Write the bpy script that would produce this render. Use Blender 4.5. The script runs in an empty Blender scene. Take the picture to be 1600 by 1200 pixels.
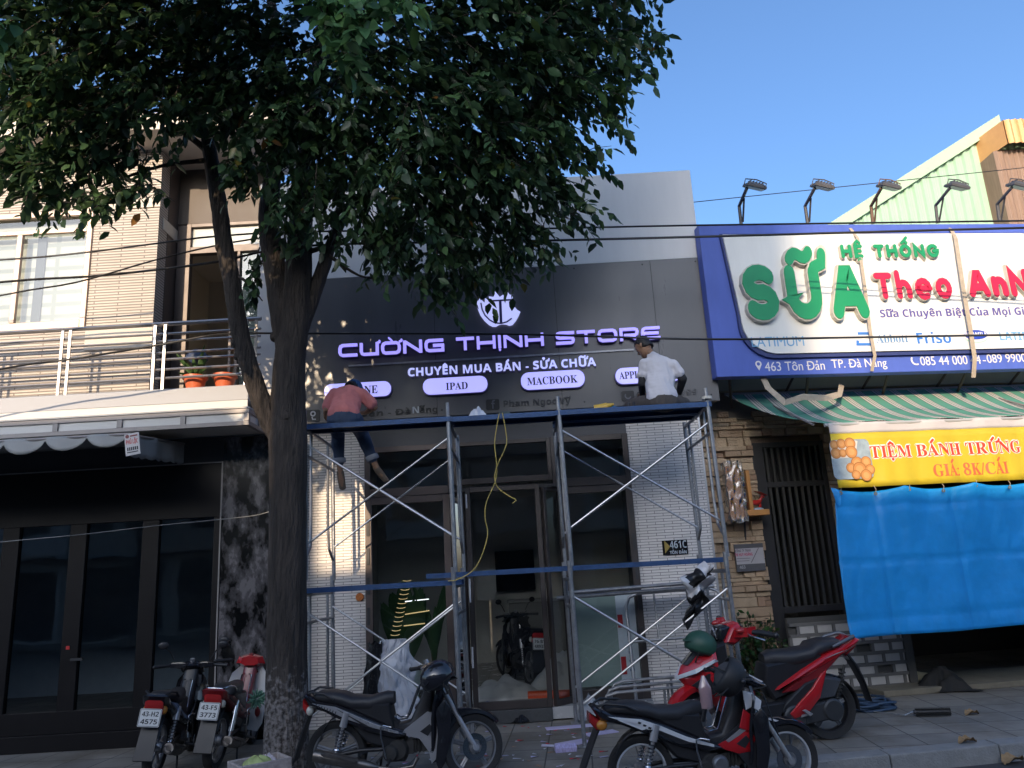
import bpy, bmesh, math, random, unicodedata
import numpy as np
from mathutils import Vector, Matrix, noise

sc = bpy.context.scene
COL = sc.collection
R = math.radians
rnd = random.Random(7)

# ------------------------------------------------------------------ camera
F_PX, PITCH, ROLL, EYE = 1200.0, R(13.8), math.atan(0.057), 1.66
CAM = Vector((0, 0, EYE))
FWD = Vector((0, math.cos(PITCH), math.sin(PITCH)))
UP0 = Vector((0, -math.sin(PITCH), math.cos(PITCH)))
RT0 = Vector((1, 0, 0))
RT = RT0 * math.cos(ROLL) - UP0 * math.sin(ROLL)
UP = RT0 * math.sin(ROLL) + UP0 * math.cos(ROLL)
cd = bpy.data.cameras.new('camera')
cam = bpy.data.objects.new('camera', cd)
COL.objects.link(cam)
cd.sensor_width = 36.0
cd.lens = 36.0 * F_PX / 1600.0
cd.clip_start, cd.clip_end = 0.05, 2000.0
m3 = Matrix((RT, UP, -FWD)).transposed()
cam.matrix_world = Matrix.Translation(CAM) @ m3.to_4x4()
sc.camera = cam

# ------------------------------------------------------------------ light
SUN_DIR = Vector((0.28, 1.0, -0.31)).normalized()      # the way the sunlight travels
sun_el = math.asin(-SUN_DIR.z)
sun_rot = math.atan2(-SUN_DIR.x, -SUN_DIR.y)
w = bpy.data.worlds.new('World'); sc.world = w; w.use_nodes = True
nt = w.node_tree; bg = nt.nodes['Background']
sky = nt.nodes.new('ShaderNodeTexSky'); sky.sky_type = 'NISHITA'
sky.sun_disc = False; sky.sun_elevation = sun_el; sky.sun_rotation = sun_rot
sky.altitude = 0; sky.air_density = 1.0; sky.dust_density = 4.6; sky.ozone_density = 5.2
nt.links.new(sky.outputs[0], bg.inputs[0]); bg.inputs[1].default_value = 0.15
sl = bpy.data.lights.new('sun', 'SUN'); sl.energy = 2.5; sl.angle = R(0.5); sl.color = (1.0, 0.77, 0.52)
so = bpy.data.objects.new('sun', sl); COL.objects.link(so)
so.rotation_euler = SUN_DIR.to_track_quat('-Z', 'Y').to_euler(); so.location = (0, 0, 30)
sc.view_settings.view_transform = 'Standard'; sc.view_settings.look = 'None'
sc.view_settings.exposure = 1.18; sc.view_settings.gamma = 1.0
sc.cycles.use_denoising = True
sc.cycles.max_bounces = 8; sc.cycles.transparent_max_bounces = 24

# ------------------------------------------------------------------ picture measurements -> points in the place
def ray(px, py):
    return FWD + RT * ((px - 800) / F_PX) - UP * ((py - 600) / F_PX)
class Plane:
    def __init__(s, p0, u, n):
        s.p0, s.u, s.n = Vector(p0), Vector(u).normalized(), Vector(n).normalized()
    def hit(s, px, py):
        d = ray(px, py)
        return CAM + d * ((s.p0 - CAM).dot(s.n) / d.dot(s.n))
def PY(Y): return Plane((0, Y, 0), (1, 0, 0), (0, -1, 0))
def at(px, py, Y): return PY(Y).hit(px, py)
def gz(px, py, z=0.0):
    d = ray(px, py); return CAM + d * ((z - EYE) / d.z)
YAW = R(7.0)
RORG = Vector((2.62, 9.3, 0)); RU = Vector((math.cos(YAW), math.sin(YAW), 0)); RB = Vector((-math.sin(YAW), math.cos(YAW), 0))
def rp(u, v, z): return RORG + RU * u + RB * v + Vector((0, 0, z))
def PR(v): return Plane(RORG + RB * v, RU, -RB)
def onR(px, py, v):
    p = PR(v).hit(px, py) - RORG
    return p.dot(RU), p.z                                # (u, z) in the turned frontage

# ------------------------------------------------------------------ materials
MATS = {}
def mat(name, col=(.5, .5, .5), rough=.6, metal=0., var=.12, scale=5., bump=0., bscale=40., coat=0., spec=.5, emit=0., tr=0., stretch=None, sharp=None):
    if name in MATS: return MATS[name]
    m = bpy.data.materials.new(name); m.use_nodes = True; MATS[name] = m
    t = m.node_tree; n = t.nodes; b = n['Principled BSDF']
    b.inputs['Roughness'].default_value = rough; b.inputs['Metallic'].default_value = metal
    b.inputs['Coat Weight'].default_value = coat; b.inputs['Coat Roughness'].default_value = .08
    b.inputs['Specular IOR Level'].default_value = spec
    tc = n.new('ShaderNodeTexCoord'); mp = n.new('ShaderNodeMapping')
    if stretch: mp.inputs['Scale'].default_value = stretch
    t.links.new(tc.outputs['Object'], mp.inputs[0])
    nz = n.new('ShaderNodeTexNoise'); nz.inputs['Scale'].default_value = scale; nz.inputs['Detail'].default_value = 5
    nz.inputs['Roughness'].default_value = .65
    t.links.new(mp.outputs[0], nz.inputs[0])
    mx = n.new('ShaderNodeMix'); mx.data_type = 'RGBA'
    mx.inputs[6].default_value = (*[max(0, c * (1 - 1.6 * var)) for c in col], 1)
    mx.inputs[7].default_value = (*[min(1, c * (1 + 1.2 * var)) for c in col], 1)
    if sharp:
        sh_ = n.new('ShaderNodeMapRange'); sh_.inputs[1].default_value, sh_.inputs[2].default_value = sharp; t.links.new(nz.outputs[0], sh_.inputs[0]); t.links.new(sh_.outputs[0], mx.inputs[0])
    else: t.links.new(nz.outputs[0], mx.inputs[0])
    t.links.new(mx.outputs[2], b.inputs['Base Color'])
    if var > 0.02:
        mr = n.new('ShaderNodeMapRange'); mr.inputs[3].default_value = max(0.02, rough - .12); mr.inputs[4].default_value = min(1, rough + .12)
        t.links.new(nz.outputs[0], mr.inputs[0]); t.links.new(mr.outputs[0], b.inputs['Roughness'])
    if bump:
        nb = n.new('ShaderNodeTexNoise'); nb.inputs['Scale'].default_value = bscale; nb.inputs['Detail'].default_value = 6
        t.links.new(mp.outputs[0], nb.inputs[0])
        bp = n.new('ShaderNodeBump'); bp.inputs['Strength'].default_value = bump; bp.inputs['Distance'].default_value = .02
        t.links.new(nb.outputs[0], bp.inputs['Height']); t.links.new(bp.outputs[0], b.inputs['Normal'])
    if emit:
        b.inputs['Emission Color'].default_value = (*col, 1); b.inputs['Emission Strength'].default_value = emit
    if tr:
        out = n['Material Output']; td = n.new('ShaderNodeBsdfTranslucent'); ms = n.new('ShaderNodeMixShader'); ms.inputs[0].default_value = tr
        t.links.new(mx.outputs[2], td.inputs[0]); t.links.new(b.outputs[0], ms.inputs[1]); t.links.new(td.outputs[0], ms.inputs[2]); t.links.new(ms.outputs[0], out.inputs[0])
    return m
def glass(name, tint=(.6, .65, .65), rough=.02, frost=0.0, gloss=1.0):
    if name in MATS: return MATS[name]
    m = bpy.data.materials.new(name); m.use_nodes = True; MATS[name] = m
    t = m.node_tree; n = t.nodes; n.remove(n['Principled BSDF'])
    tp = n.new('ShaderNodeBsdfTransparent'); tp.inputs[0].default_value = (*tint, 1)
    gl = n.new('ShaderNodeBsdfGlossy'); gl.inputs['Roughness'].default_value = rough
    fr = n.new('ShaderNodeFresnel'); fr.inputs[0].default_value = 1.55
    tc = n.new('ShaderNodeTexCoord'); nz = n.new('ShaderNodeTexNoise'); nz.inputs['Scale'].default_value = 1.3
    bp = n.new('ShaderNodeBump'); bp.inputs['Strength'].default_value = .06; bp.inputs['Distance'].default_value = .05
    t.links.new(tc.outputs['Object'], nz.inputs[0]); t.links.new(nz.outputs[0], bp.inputs['Height']); t.links.new(bp.outputs[0], gl.inputs['Normal'])
    ml = n.new('ShaderNodeMath'); ml.operation = 'MULTIPLY'; ml.inputs[1].default_value = gloss
    t.links.new(fr.outputs[0], ml.inputs[0])
    ms = n.new('ShaderNodeMixShader'); t.links.new(ml.outputs[0], ms.inputs[0]); t.links.new(gl.outputs[0], ms.inputs[2])
    if frost:
        df = n.new('ShaderNodeBsdfDiffuse'); df.inputs[0].default_value = (*tint, 1)
        m2 = n.new('ShaderNodeMixShader'); m2.inputs[0].default_value = frost
        t.links.new(tp.outputs[0], m2.inputs[1]); t.links.new(df.outputs[0], m2.inputs[2]); t.links.new(m2.outputs[0], ms.inputs[1])
    else: t.links.new(tp.outputs[0], ms.inputs[1])
    t.links.new(ms.outputs[0], n['Material Output'].inputs[0])
    return m
def brickmat(name, c1, c2, mortar, bw, bh, ms=.004, axes='XZ', rough=.55, bump=.6, var=.25, soft=0., offset=.5, rot=0, stain=None):
    """thin tiles laid on an upright face (X along, Z up) or on the ground (XY)"""
    if name in MATS: return MATS[name]
    m = mat(name, c1, rough); t = m.node_tree; n = t.nodes; b = n['Principled BSDF']
    tc = n.new('ShaderNodeTexCoord'); sp = n.new('ShaderNodeSeparateXYZ'); cb = n.new('ShaderNodeCombineXYZ')
    src = tc.outputs['Object']
    if rot:
        mp = n.new('ShaderNodeMapping'); mp.inputs['Rotation'].default_value = (0, 0, rot); t.links.new(src, mp.inputs[0]); src = mp.outputs[0]
    t.links.new(src, sp.inputs[0])
    t.links.new(sp.outputs[0], cb.inputs[0]); t.links.new(sp.outputs[2 if axes == 'XZ' else 1], cb.inputs[1])
    br = n.new('ShaderNodeTexBrick'); br.inputs['Scale'].default_value = 1.0
    br.inputs['Brick Width'].default_value = bw; br.inputs['Row Height'].default_value = bh
    br.inputs['Mortar Size'].default_value = ms; br.inputs['Mortar Smooth'].default_value = soft; br.offset = offset
    br.inputs['Color1'].default_value = (*c1, 1); br.inputs['Color2'].default_value = (*c2, 1); br.inputs['Mortar'].default_value = (*mortar, 1)
    t.links.new(cb.outputs[0], br.inputs[0])
    nz = n.new('ShaderNodeTexNoise'); nz.inputs['Scale'].default_value = 2.3; nz.inputs['Detail'].default_value = 8
    t.links.new(tc.outputs['Object'], nz.inputs[0])
    mr = n.new('ShaderNodeMapRange'); mr.inputs[3].default_value = 1 - var; mr.inputs[4].default_value = 1 + var
    t.links.new(nz.outputs[0], mr.inputs[0])
    mu = n.new('ShaderNodeMix'); mu.data_type = 'RGBA'; mu.blend_type = 'MULTIPLY'; mu.inputs[0].default_value = 1
    t.links.new(br.outputs[0], mu.inputs[6]); t.links.new(mr.outputs[0], mu.inputs[7]); t.links.new(mu.outputs[2], b.inputs['Base Color'])
    if stain:
        n2 = n.new('ShaderNodeTexNoise'); n2.inputs['Scale'].default_value = .9; n2.inputs['Detail'].default_value = 9; n2.inputs['Roughness'].default_value = .72; t.links.new(tc.outputs['Object'], n2.inputs[0])
        m2 = n.new('ShaderNodeMapRange'); m2.inputs[1].default_value = .46; m2.inputs[2].default_value = .66; m2.inputs[4].default_value = .75; t.links.new(n2.outputs[0], m2.inputs[0])
        ms = n.new('ShaderNodeMix'); ms.data_type = 'RGBA'; ms.inputs[7].default_value = (*stain, 1); t.links.new(m2.outputs[0], ms.inputs[0]); t.links.new(mu.outputs[2], ms.inputs[6]); t.links.new(ms.outputs[2], b.inputs['Base Color'])
    bp = n.new('ShaderNodeBump'); bp.inputs['Strength'].default_value = bump; bp.inputs['Distance'].default_value = .006; bp.invert = True
    t.links.new(br.outputs['Fac'], bp.inputs['Height']); t.links.new(bp.outputs[0], b.inputs['Normal'])
    return m
def tintmat(name, rough=.6, tr=0., spec=.5, bump=0.):
    """colour from the mesh's own per-face 'tint' attribute"""
    if name in MATS: return MATS[name]
    m = mat(name, (.5, .5, .5), rough, tr=tr, spec=spec, bump=bump); t = m.node_tree; n = t.nodes
    a = n.new('ShaderNodeAttribute'); a.attribute_name = 'tint'
    nz = n.new('ShaderNodeTexNoise'); nz.inputs['Scale'].default_value = 9; nz.inputs['Detail'].default_value = 6
    tc = n.new('ShaderNodeTexCoord'); t.links.new(tc.outputs['Object'], nz.inputs[0])
    mr = n.new('ShaderNodeMapRange'); mr.inputs[3].default_value = .75; mr.inputs[4].default_value = 1.25; t.links.new(nz.outputs[0], mr.inputs[0])
    mu = n.new('ShaderNodeMix'); mu.data_type = 'RGBA'; mu.blend_type = 'MULTIPLY'; mu.inputs[0].default_value = 1
    t.links.new(a.outputs['Color'], mu.inputs[6]); t.links.new(mr.outputs[0], mu.inputs[7])
    for nd in n:
        if nd.type == 'BSDF_PRINCIPLED': t.links.new(mu.outputs[2], nd.inputs['Base Color'])
        if nd.type == 'BSDF_TRANSLUCENT': t.links.new(mu.outputs[2], nd.inputs[0])
    return m

# ------------------------------------------------------------------ objects
MW = {}
def tag(o, label=None, cat=None, group=None, kind=None):
    if label: o['label'] = label
    if cat: o['category'] = cat
    if group: o['group'] = group
    if kind: o['kind'] = kind
    return o
def thing(name, label, cat, loc=(0, 0, 0), rz=0., group=None, rx=0., ry=0., scale=1.0):
    o = bpy.data.objects.new(name, None); COL.objects.link(o); o.empty_display_size = .1
    o.location = loc; o.rotation_euler = (rx, ry, rz); o.scale = (scale,) * 3
    MW[o.name] = Matrix.LocRotScale(Vector(loc), o.rotation_euler, Vector((scale,) * 3))
    return tag(o, label, cat, group)
def mw(o):
    M = MW.get(o.name, Matrix.Identity(4))
    return M
class MB:
    def __init__(s): s.v, s.f, s.mi, s.cur, s.M, s.col, s.c, s.cuts = [], [], [], 0, None, [], None, []
    def add(s, vs, fs):
        k = len(s.v); M = s.M
        s.v += [(M @ Vector(p)) if M else Vector(p) for p in vs]
        s.f += [tuple(i + k for i in f) for f in fs]; s.mi += [s.cur] * len(fs); s.col += [s.c] * len(fs); return s
    def bx(s, x0, x1, y0, y1, z0, z1):
        return s.add([(x0, y0, z0), (x1, y0, z0), (x1, y1, z0), (x0, y1, z0), (x0, y0, z1), (x1, y0, z1), (x1, y1, z1), (x0, y1, z1)],
                     [(0, 3, 2, 1), (4, 5, 6, 7), (0, 1, 5, 4), (1, 2, 6, 5), (2, 3, 7, 6), (3, 0, 4, 7)])
    def box(s, c, d): return s.bx(c[0] - d[0] / 2, c[0] + d[0] / 2, c[1] - d[1] / 2, c[1] + d[1] / 2, c[2] - d[2] / 2, c[2] + d[2] / 2)
    def loft(s, rings, cap=True, closed=False):
        n = len(rings[0]); vs = [p for r in rings for p in r]; fs = []; m = len(rings)
        for i in range(m if closed else m - 1):
            for j in range(n):
                a, b = i * n + j, i * n + (j + 1) % n; c, d = ((i + 1) % m) * n + (j + 1) % n, ((i + 1) % m) * n + j
                fs.append((a, b, c, d))
        if cap and not closed: fs.append(tuple(range(n))[::-1]); fs.append(tuple((m - 1) * n + j for j in range(n)))
        return s.add(vs, fs)
    def tube(s, pts, r, n=8, cap=True, closed=False):
        P = [Vector(p) for p in pts]; m = len(P); rs = r if isinstance(r, (list, tuple)) else [r] * m
        rings = []; x = None
        for i in range(m):
            a = P[(i - 1) % m] if (closed or i > 0) else P[i]; b = P[(i + 1) % m] if (closed or i < m - 1) else P[i]
            t = (b - a); t = t.normalized() if t.length > 1e-9 else Vector((0, 0, 1))
            x = t.orthogonal() if x is None else x - t * x.dot(t)
            x = x.normalized() if x.length > 1e-6 else t.orthogonal().normalized()
            y = t.cross(x)
            rings.append([P[i] + (x * math.cos(2 * math.pi * k / n) + y * math.sin(2 * math.pi * k / n)) * rs[i] for k in range(n)])
        return s.loft(rings, cap, closed)
    def cyl(s, a, b, r, r1=None, n=16): return s.tube([a, b], [r, r if r1 is None else r1], n)
    def lathe(s, prof, c=(0, 0, 0), ax='Z', n=24, closed=False):
        """prof: (radius, height) pairs; closed joins the last to the first (a torus-like section)"""
        rings = []
        for r, h in prof:
            ring = []
            for k in range(n):
                a = 2 * math.pi * k / n; x, y = r * math.cos(a), r * math.sin(a)
                p = {'Z': (x, y, h), 'Y': (x, h, y), 'X': (h, x, y)}[ax]
                ring.append((p[0] + c[0], p[1] + c[1], p[2] + c[2]))
            rings.append(ring)
        return s.loft(rings, not closed, closed)
    def sph(s, c, r, n=14, m=8, top=1.0):
        r = r if isinstance(r, (tuple, list)) else (r, r, r); rings = []
        for i in range(m + 1):
            a = -math.pi / 2 + math.pi * top * i / m; q = max(.001, math.cos(a))
            rings.append([(c[0] + r[0] * q * math.cos(2 * math.pi * k / n), c[1] + r[1] * q * math.sin(2 * math.pi * k / n), c[2] + r[2] * math.sin(a)) for k in range(n)])
        return s.loft(rings)
    def prism(s, poly, fn, w0, w1):
        n = len(poly); vs = [fn(u, v, w0) for u, v in poly] + [fn(u, v, w1) for u, v in poly]
        return s.add(vs, [tuple(range(n))[::-1], tuple(range(n, 2 * n))] + [(i, (i + 1) % n, n + (i + 1) % n, n + i) for i in range(n)])
    def grid(s, fn, nu, nv):
        vs = [fn(i / nu, j / nv) for j in range(nv + 1) for i in range(nu + 1)]
        return s.add(vs, [(j * (nu + 1) + i, j * (nu + 1) + i + 1, (j + 1) * (nu + 1) + i + 1, (j + 1) * (nu + 1) + i) for j in range(nv) for i in range(nu)])
    def hull(s, poly, hw, ins=.02, y0=0., b=None, bulge=None):
        """solid from a side outline (x, z): full outline inside, drawn in by ins at both faces (soft edges)"""
        n = len(poly); P = [Vector(p) for p in poly]; A = sum(P[i].x * P[(i + 1) % n].y - P[(i + 1) % n].x * P[i].y for i in range(n))
        sg = 1 if A > 0 else -1; q = []
        for i in range(n):
            e0 = (P[i] - P[i - 1]); e1 = (P[(i + 1) % n] - P[i])
            n0 = Vector((-e0.y, e0.x)).normalized() * sg; n1 = Vector((-e1.y, e1.x)).normalized() * sg
            d = n0 + n1; d = d.normalized() if d.length > 1e-4 else n0
            q.append(P[i] + d * ins)
        b = b if b is not None else min(hw * .6, ins * 1.5); L = []
        mids = [P[i] * .6 + q[i] * .4 for i in range(n)]
        for y, pp in ((-hw, q), (-hw + b * .35, mids), (-hw + b, P), (hw - b, P), (hw - b * .35, mids), (hw, q)):
            L.append([(p.x, y0 + y, p.y) for p in pp])
        return s.loft(L if sg < 0 else [l[::-1] for l in L])
    def strip(s, path, w, ax, d0, d1, closed=False, cap='flat'):
        """thick stroke letter piece: path of (x, y); ax(x, y, depth) -> point"""
        P = [Vector(p) for p in path]; n = len(P); L = []; Rr = []
        for i in range(n):
            a = P[i - 1] if (closed or i > 0) else None; c = P[(i + 1) % n] if (closed or i < n - 1) else None
            if a is None: t = (c - P[i]).normalized(); nn = Vector((-t.y, t.x)); k = 1
            elif c is None: t = (P[i] - a).normalized(); nn = Vector((-t.y, t.x)); k = 1
            else:
                t0 = (P[i] - a).normalized(); t1 = (c - P[i]).normalized(); n0 = Vector((-t0.y, t0.x)); n1 = Vector((-t1.y, t1.x))
                nn = (n0 + n1).normalized(); k = min(2.2, 1 / max(.3, nn.dot(n0)))
            L.append(P[i] + nn * (w / 2 * k)); Rr.append(P[i] - nn * (w / 2 * k))
        if cap == 'round' and not closed:
            def fan(c, t0, sgn):
                out = []
                for k in range(1, 6):
                    a = math.pi * k / 6; nx = Vector((-t0.y, t0.x)); out.append(c + nx * (w / 2 * math.cos(a)) + t0 * (w / 2 * math.sin(a)))
                return out
            t1 = (P[-1] - P[-2]).normalized(); e = fan(P[-1], t1, 1); t0 = (P[0] - P[1]).normalized(); b = fan(P[0], t0, 1)
        else: e = b = []
        vs = []; fs = []
        for d in (d0, d1): vs += [ax(p.x, p.y, d) for p in L] + [ax(p.x, p.y, d) for p in Rr]
        m = 2 * n
        for i in range(n if closed else n - 1):
            j = (i + 1) % n
            fs += [(i, j, n + j, n + i), (m + i, m + n + i, m + n + j, m + j), (i, m + i, m + j, j), (n + i, n + j, m + n + j, m + n + i)]
        if not closed and not e: fs += [(0, n, m + n, m), (n - 1, m + n - 1, m + 2 * n - 1, 2 * n - 1)]
        s.add(vs, fs)
        for ring, i0, i1 in ((e, L[-1:], Rr[-1:]), (b, Rr[:1], L[:1])):
            if ring:
                s.prism([tuple(p) for p in (i0 + ring + i1)], lambda u, v, q: ax(u, v, q), d0, d1)
        return s
    def words(s, name, mats, parent, **k):
        """one part per written word"""
        out = None; c = [(0, 0)] + s.cuts + [(len(s.v), len(s.f))]
        for (v0, f0), (v1, f1) in zip(c[:-1], c[1:]):
            if f1 > f0:
                q = MB(); q.v = s.v[v0:v1]; q.f = [tuple(i - v0 for i in f) for f in s.f[f0:f1]]; q.mi = [0] * (f1 - f0); q.col = [None] * (f1 - f0)
                o = q.build(name, mats, parent, **k); out = out or o
        return out
    def build(s, name, mats, parent=None, world=True, smooth=35, bev=0., solid=0., tint=False, flip=False):
        me = bpy.data.meshes.new(name); o = bpy.data.objects.new(name, me); COL.objects.link(o)
        vs = s.v
        if parent is not None:
            M = mw(parent); MW[o.name] = M
            if world: Mi = M.inverted(); vs = [Mi @ p for p in vs]
            o.parent = parent
        me.from_pydata([tuple(p) for p in vs], [], s.f)
        for m in (mats if isinstance(mats, (list, tuple)) else [mats]): me.materials.append(m)
        if any(s.mi): me.polygons.foreach_set('material_index', s.mi)
        if tint:
            a = me.attributes.new('tint', 'FLOAT_COLOR', 'FACE')
            a.data.foreach_set('color', [x for c in s.col for x in (*(c or (.5, .5, .5)), 1.0)])
        bm = bmesh.new(); bm.from_mesh(me); bmesh.ops.recalc_face_normals(bm, faces=bm.faces); bm.to_mesh(me); bm.free()
        if smooth:
            me.polygons.foreach_set('use_smooth', [True] * len(me.polygons)); me.set_sharp_from_angle(angle=R(smooth))
        if bev:
            b = o.modifiers.new('bevel', 'BEVEL'); b.width = bev; b.segments = 2; b.limit_method = 'ANGLE'; b.angle_limit = R(40)
        if solid:
            b = o.modifiers.new('solid', 'SOLIDIFY'); b.thickness = solid; b.offset = 0
        me.update(); return o
def one(mb, name, mats, label, cat, base, group=None, kind=None, **k):
    """a thing that is one mesh, its origin at its base"""
    o = mb.build(name, mats, None, **k); me = o.data; b = Vector(base)
    me.transform(Matrix.Translation(-b)); o.location = b; MW[o.name] = Matrix.Translation(b)
    return tag(o, label, cat, group, kind)
def copy_tree(o, parent=None):
    c = o.copy(); COL.objects.link(c); c.parent = parent
    for ch in o.children: copy_tree(ch, c)
    return c

# ------------------------------------------------------------------ writing
GL = {}
def _measure(body):
    c = bpy.data.curves.new('glyph', 'FONT'); c.body = body; c.resolution_u = 5
    ob = bpy.data.objects.new('glyph', c); COL.objects.link(ob)
    me = bpy.data.meshes.new_from_object(ob.evaluated_get(bpy.context.evaluated_depsgraph_get()))
    vs = [tuple(v.co) for v in me.vertices]; fs = [tuple(p.vertices) for p in me.polygons]
    ed = {}
    for f in fs:
        for i in range(len(f)):
            e = (f[i], f[(i + 1) % len(f)]); k = (min(e), max(e)); ed.setdefault(k, []).append(e)
    bd = [v[0] for v in ed.values() if len(v) == 1]
    bpy.data.objects.remove(ob); bpy.data.curves.remove(c); bpy.data.meshes.remove(me)
    return vs, fs, bd
HH = {}
def styled(ch, st):
    o = ord(ch)
    base = {'sans': (0x1D5D4, 0x1D5EE, 0x1D7EC), 'serif': (0x1D400, 0x1D41A, 0x1D7CE)}.get(st)
    if base:
        if 'A' <= ch <= 'Z': return chr(base[0] + o - 65)
        if 'a' <= ch <= 'z': return chr(base[1] + o - 97)
        if '0' <= ch <= '9': return chr(base[2] + o - 48)
    return ch
def glyph(ch, st):
    k = (ch, st)
    if k not in GL:
        h = styled('H', st); c = styled(ch, st)
        if st not in HH:
            v, _, _ = _measure(h); v2, _, _ = _measure(h + h)
            w1 = max(p[0] for p in v); HH[st] = (max(p[0] for p in v2) - w1, max(p[1] for p in v))
        v, f, b = _measure(c)
        v3, _, _ = _measure(h + c + h); x1 = max(p[0] for p in v3); v1, _, _ = _measure(h)
        adv = x1 - max(p[0] for p in v1) - HH[st][0]
        GL[k] = (v, f, b, adv)
    return GL[k]
def arc(cx, cy, r, a0, a1, n=7, ry=None):
    ry = ry or r; return [(cx + r * math.cos(R(a0 + (a1 - a0) * i / n)), cy + ry * math.sin(R(a0 + (a1 - a0) * i / n))) for i in range(n + 1)]
MARK = {'\u0300': 'grave', '\u0301': 'acute', '\u0302': 'circ', '\u0303': 'tilde', '\u0306': 'breve', '\u0309': 'hook', '\u031b': 'horn', '\u0323': 'dot'}
def marks(mb, ax, names, x0, x1, top, w, d0, d1, up=1., fat=1.0):
    """diacritics over a letter that spans x0..x1 and is top high"""
    cx = (x0 + x1) / 2; W = min(x1 - x0, .75 * up); y = top + .16 * up; hgt = .16 * up; w *= fat
    def S(p, k=0.0, wd=w): mb.strip(p, wd, ax, d0, d1 + k, cap='round')
    lift = 0
    if 'circ' in names: S([(cx - W * .3, y - hgt * .3), (cx, y + hgt * .7), (cx + W * .3, y - hgt * .3)]); lift = .22 * up
    if 'breve' in names: S(arc(cx, y + hgt * .7, W * .3, 200, 340), .0006); lift = .2 * up
    y += lift
    sh = W * .16 if lift and ('acute' in names or 'grave' in names) else 0
    if 'acute' in names: S([(cx - W * .08 + sh, y - hgt * .3), (cx + W * .2 + sh, y + hgt)], .0007)
    if 'grave' in names: S([(cx + W * .08 - sh, y - hgt * .3), (cx - W * .2 - sh, y + hgt)], .0007)
    if 'tilde' in names: S([(cx - W * .42, y - hgt * .2), (cx - W * .33, y + hgt * .25), (cx - W * .2, y + hgt * .5), (cx - W * .08, y + hgt * .42), (cx + W * .08, y + hgt * .08), (cx + W * .2, y), (cx + W * .33, y + hgt * .25), (cx + W * .42, y + hgt * .7)], .0008)
    if 'hook' in names: S([(cx - W * .12, y + hgt * .9), (cx + W * .06, y + hgt), (cx + W * .1, y + hgt * .6), (cx, y + hgt * .3), (cx, y - hgt * .1)], .0009, w * .8)
    if 'horn' in names: S([(x1 - w * .2, top - w * .2), (x1 + w * .8, top + w * .1), (x1 + w, top + w * .9)], .001)
    if 'dot' in names: S([(cx - w * .1, -.16 * up), (cx + w * .1, -.16 * up)], .0011, w * 1.15)
def decomp(ch):
    if ch in 'Đđ': return ('D' if ch == 'Đ' else 'd'), ['bar']
    d = unicodedata.normalize('NFD', ch); return d[0], [MARK[c] for c in d[1:] if c in MARK]
def text_mb(mb, body, st, bl, br, hgt, pl, depth, lead=0.0, gap=0.0):
    """writes body on plane pl from bl to br (both on the baseline), capital height hgt, raised by depth"""
    xs = 0.; items = []
    for ch in body:
        if ch == ' ': xs += .28; items.append(None); continue
        b, mk = decomp(ch); v, f, bd, adv = glyph(b, st)
        items.append((xs, v, f, bd, mk, b)); xs += adv + gap
    if not items: return
    x_min = items[0][0] + min(p[0] for p in items[0][1]); x_max = items[-1][0] + max(p[0] for p in items[-1][1])
    H = HH[st][1]; sx = (br - bl).length / (x_max - x_min); sy = hgt / H
    u = (br - bl).normalized(); z = Vector((0, 0, 1)); n = pl.n
    def ax(x, y, d): return bl + u * ((x - x_min) * sx) + z * (y * sy) + n * (lead + d)
    for it in items:
        if it is None: mb.cuts.append((len(mb.v), len(mb.f))); continue
        x0, v, f, bd, mk, b = it; k = len(v); vs = [ax(x0 + p[0], p[1], 0.0) for p in v] + [ax(x0 + p[0], p[1], depth) for p in v]
        fs = [tuple(i for i in q[::-1]) for q in f] + [tuple(i + k for i in q) for q in f] + [(a, c, c + k, a + k) for a, c in bd]
        mb.add(vs, fs)
        gx0 = x0 + min(p[0] for p in v); gx1 = x0 + max(p[0] for p in v); tp = max(p[1] for p in v)
        sw = .1 * (1.35 if st != 'plain' else .8)
        if 'bar' in mk: mb.strip([(gx0 - .08, H * .5 if b == 'D' else H * .85), (gx0 + .26, H * .5 if b == 'D' else H * .85)], sw * .8, ax, 0, depth + .0005)
        if mk: marks(mb, ax, mk, gx0, gx1, tp, sw, 0, depth, H)
def write(parent, name, body, st, blp, brp, topp, pl, depth, m, lead=0.0, label=None, gap=0.0):
    mb = MB(); bl, br, tp = pl.hit(*blp), pl.hit(*brp), pl.hit(*topp)
    br = Vector((br.x, br.y, bl.z)); text_mb(mb, body, st, bl, br, tp.z - bl.z, pl, depth, lead, gap)
    return mb.words(name, m, parent, smooth=0)

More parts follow.
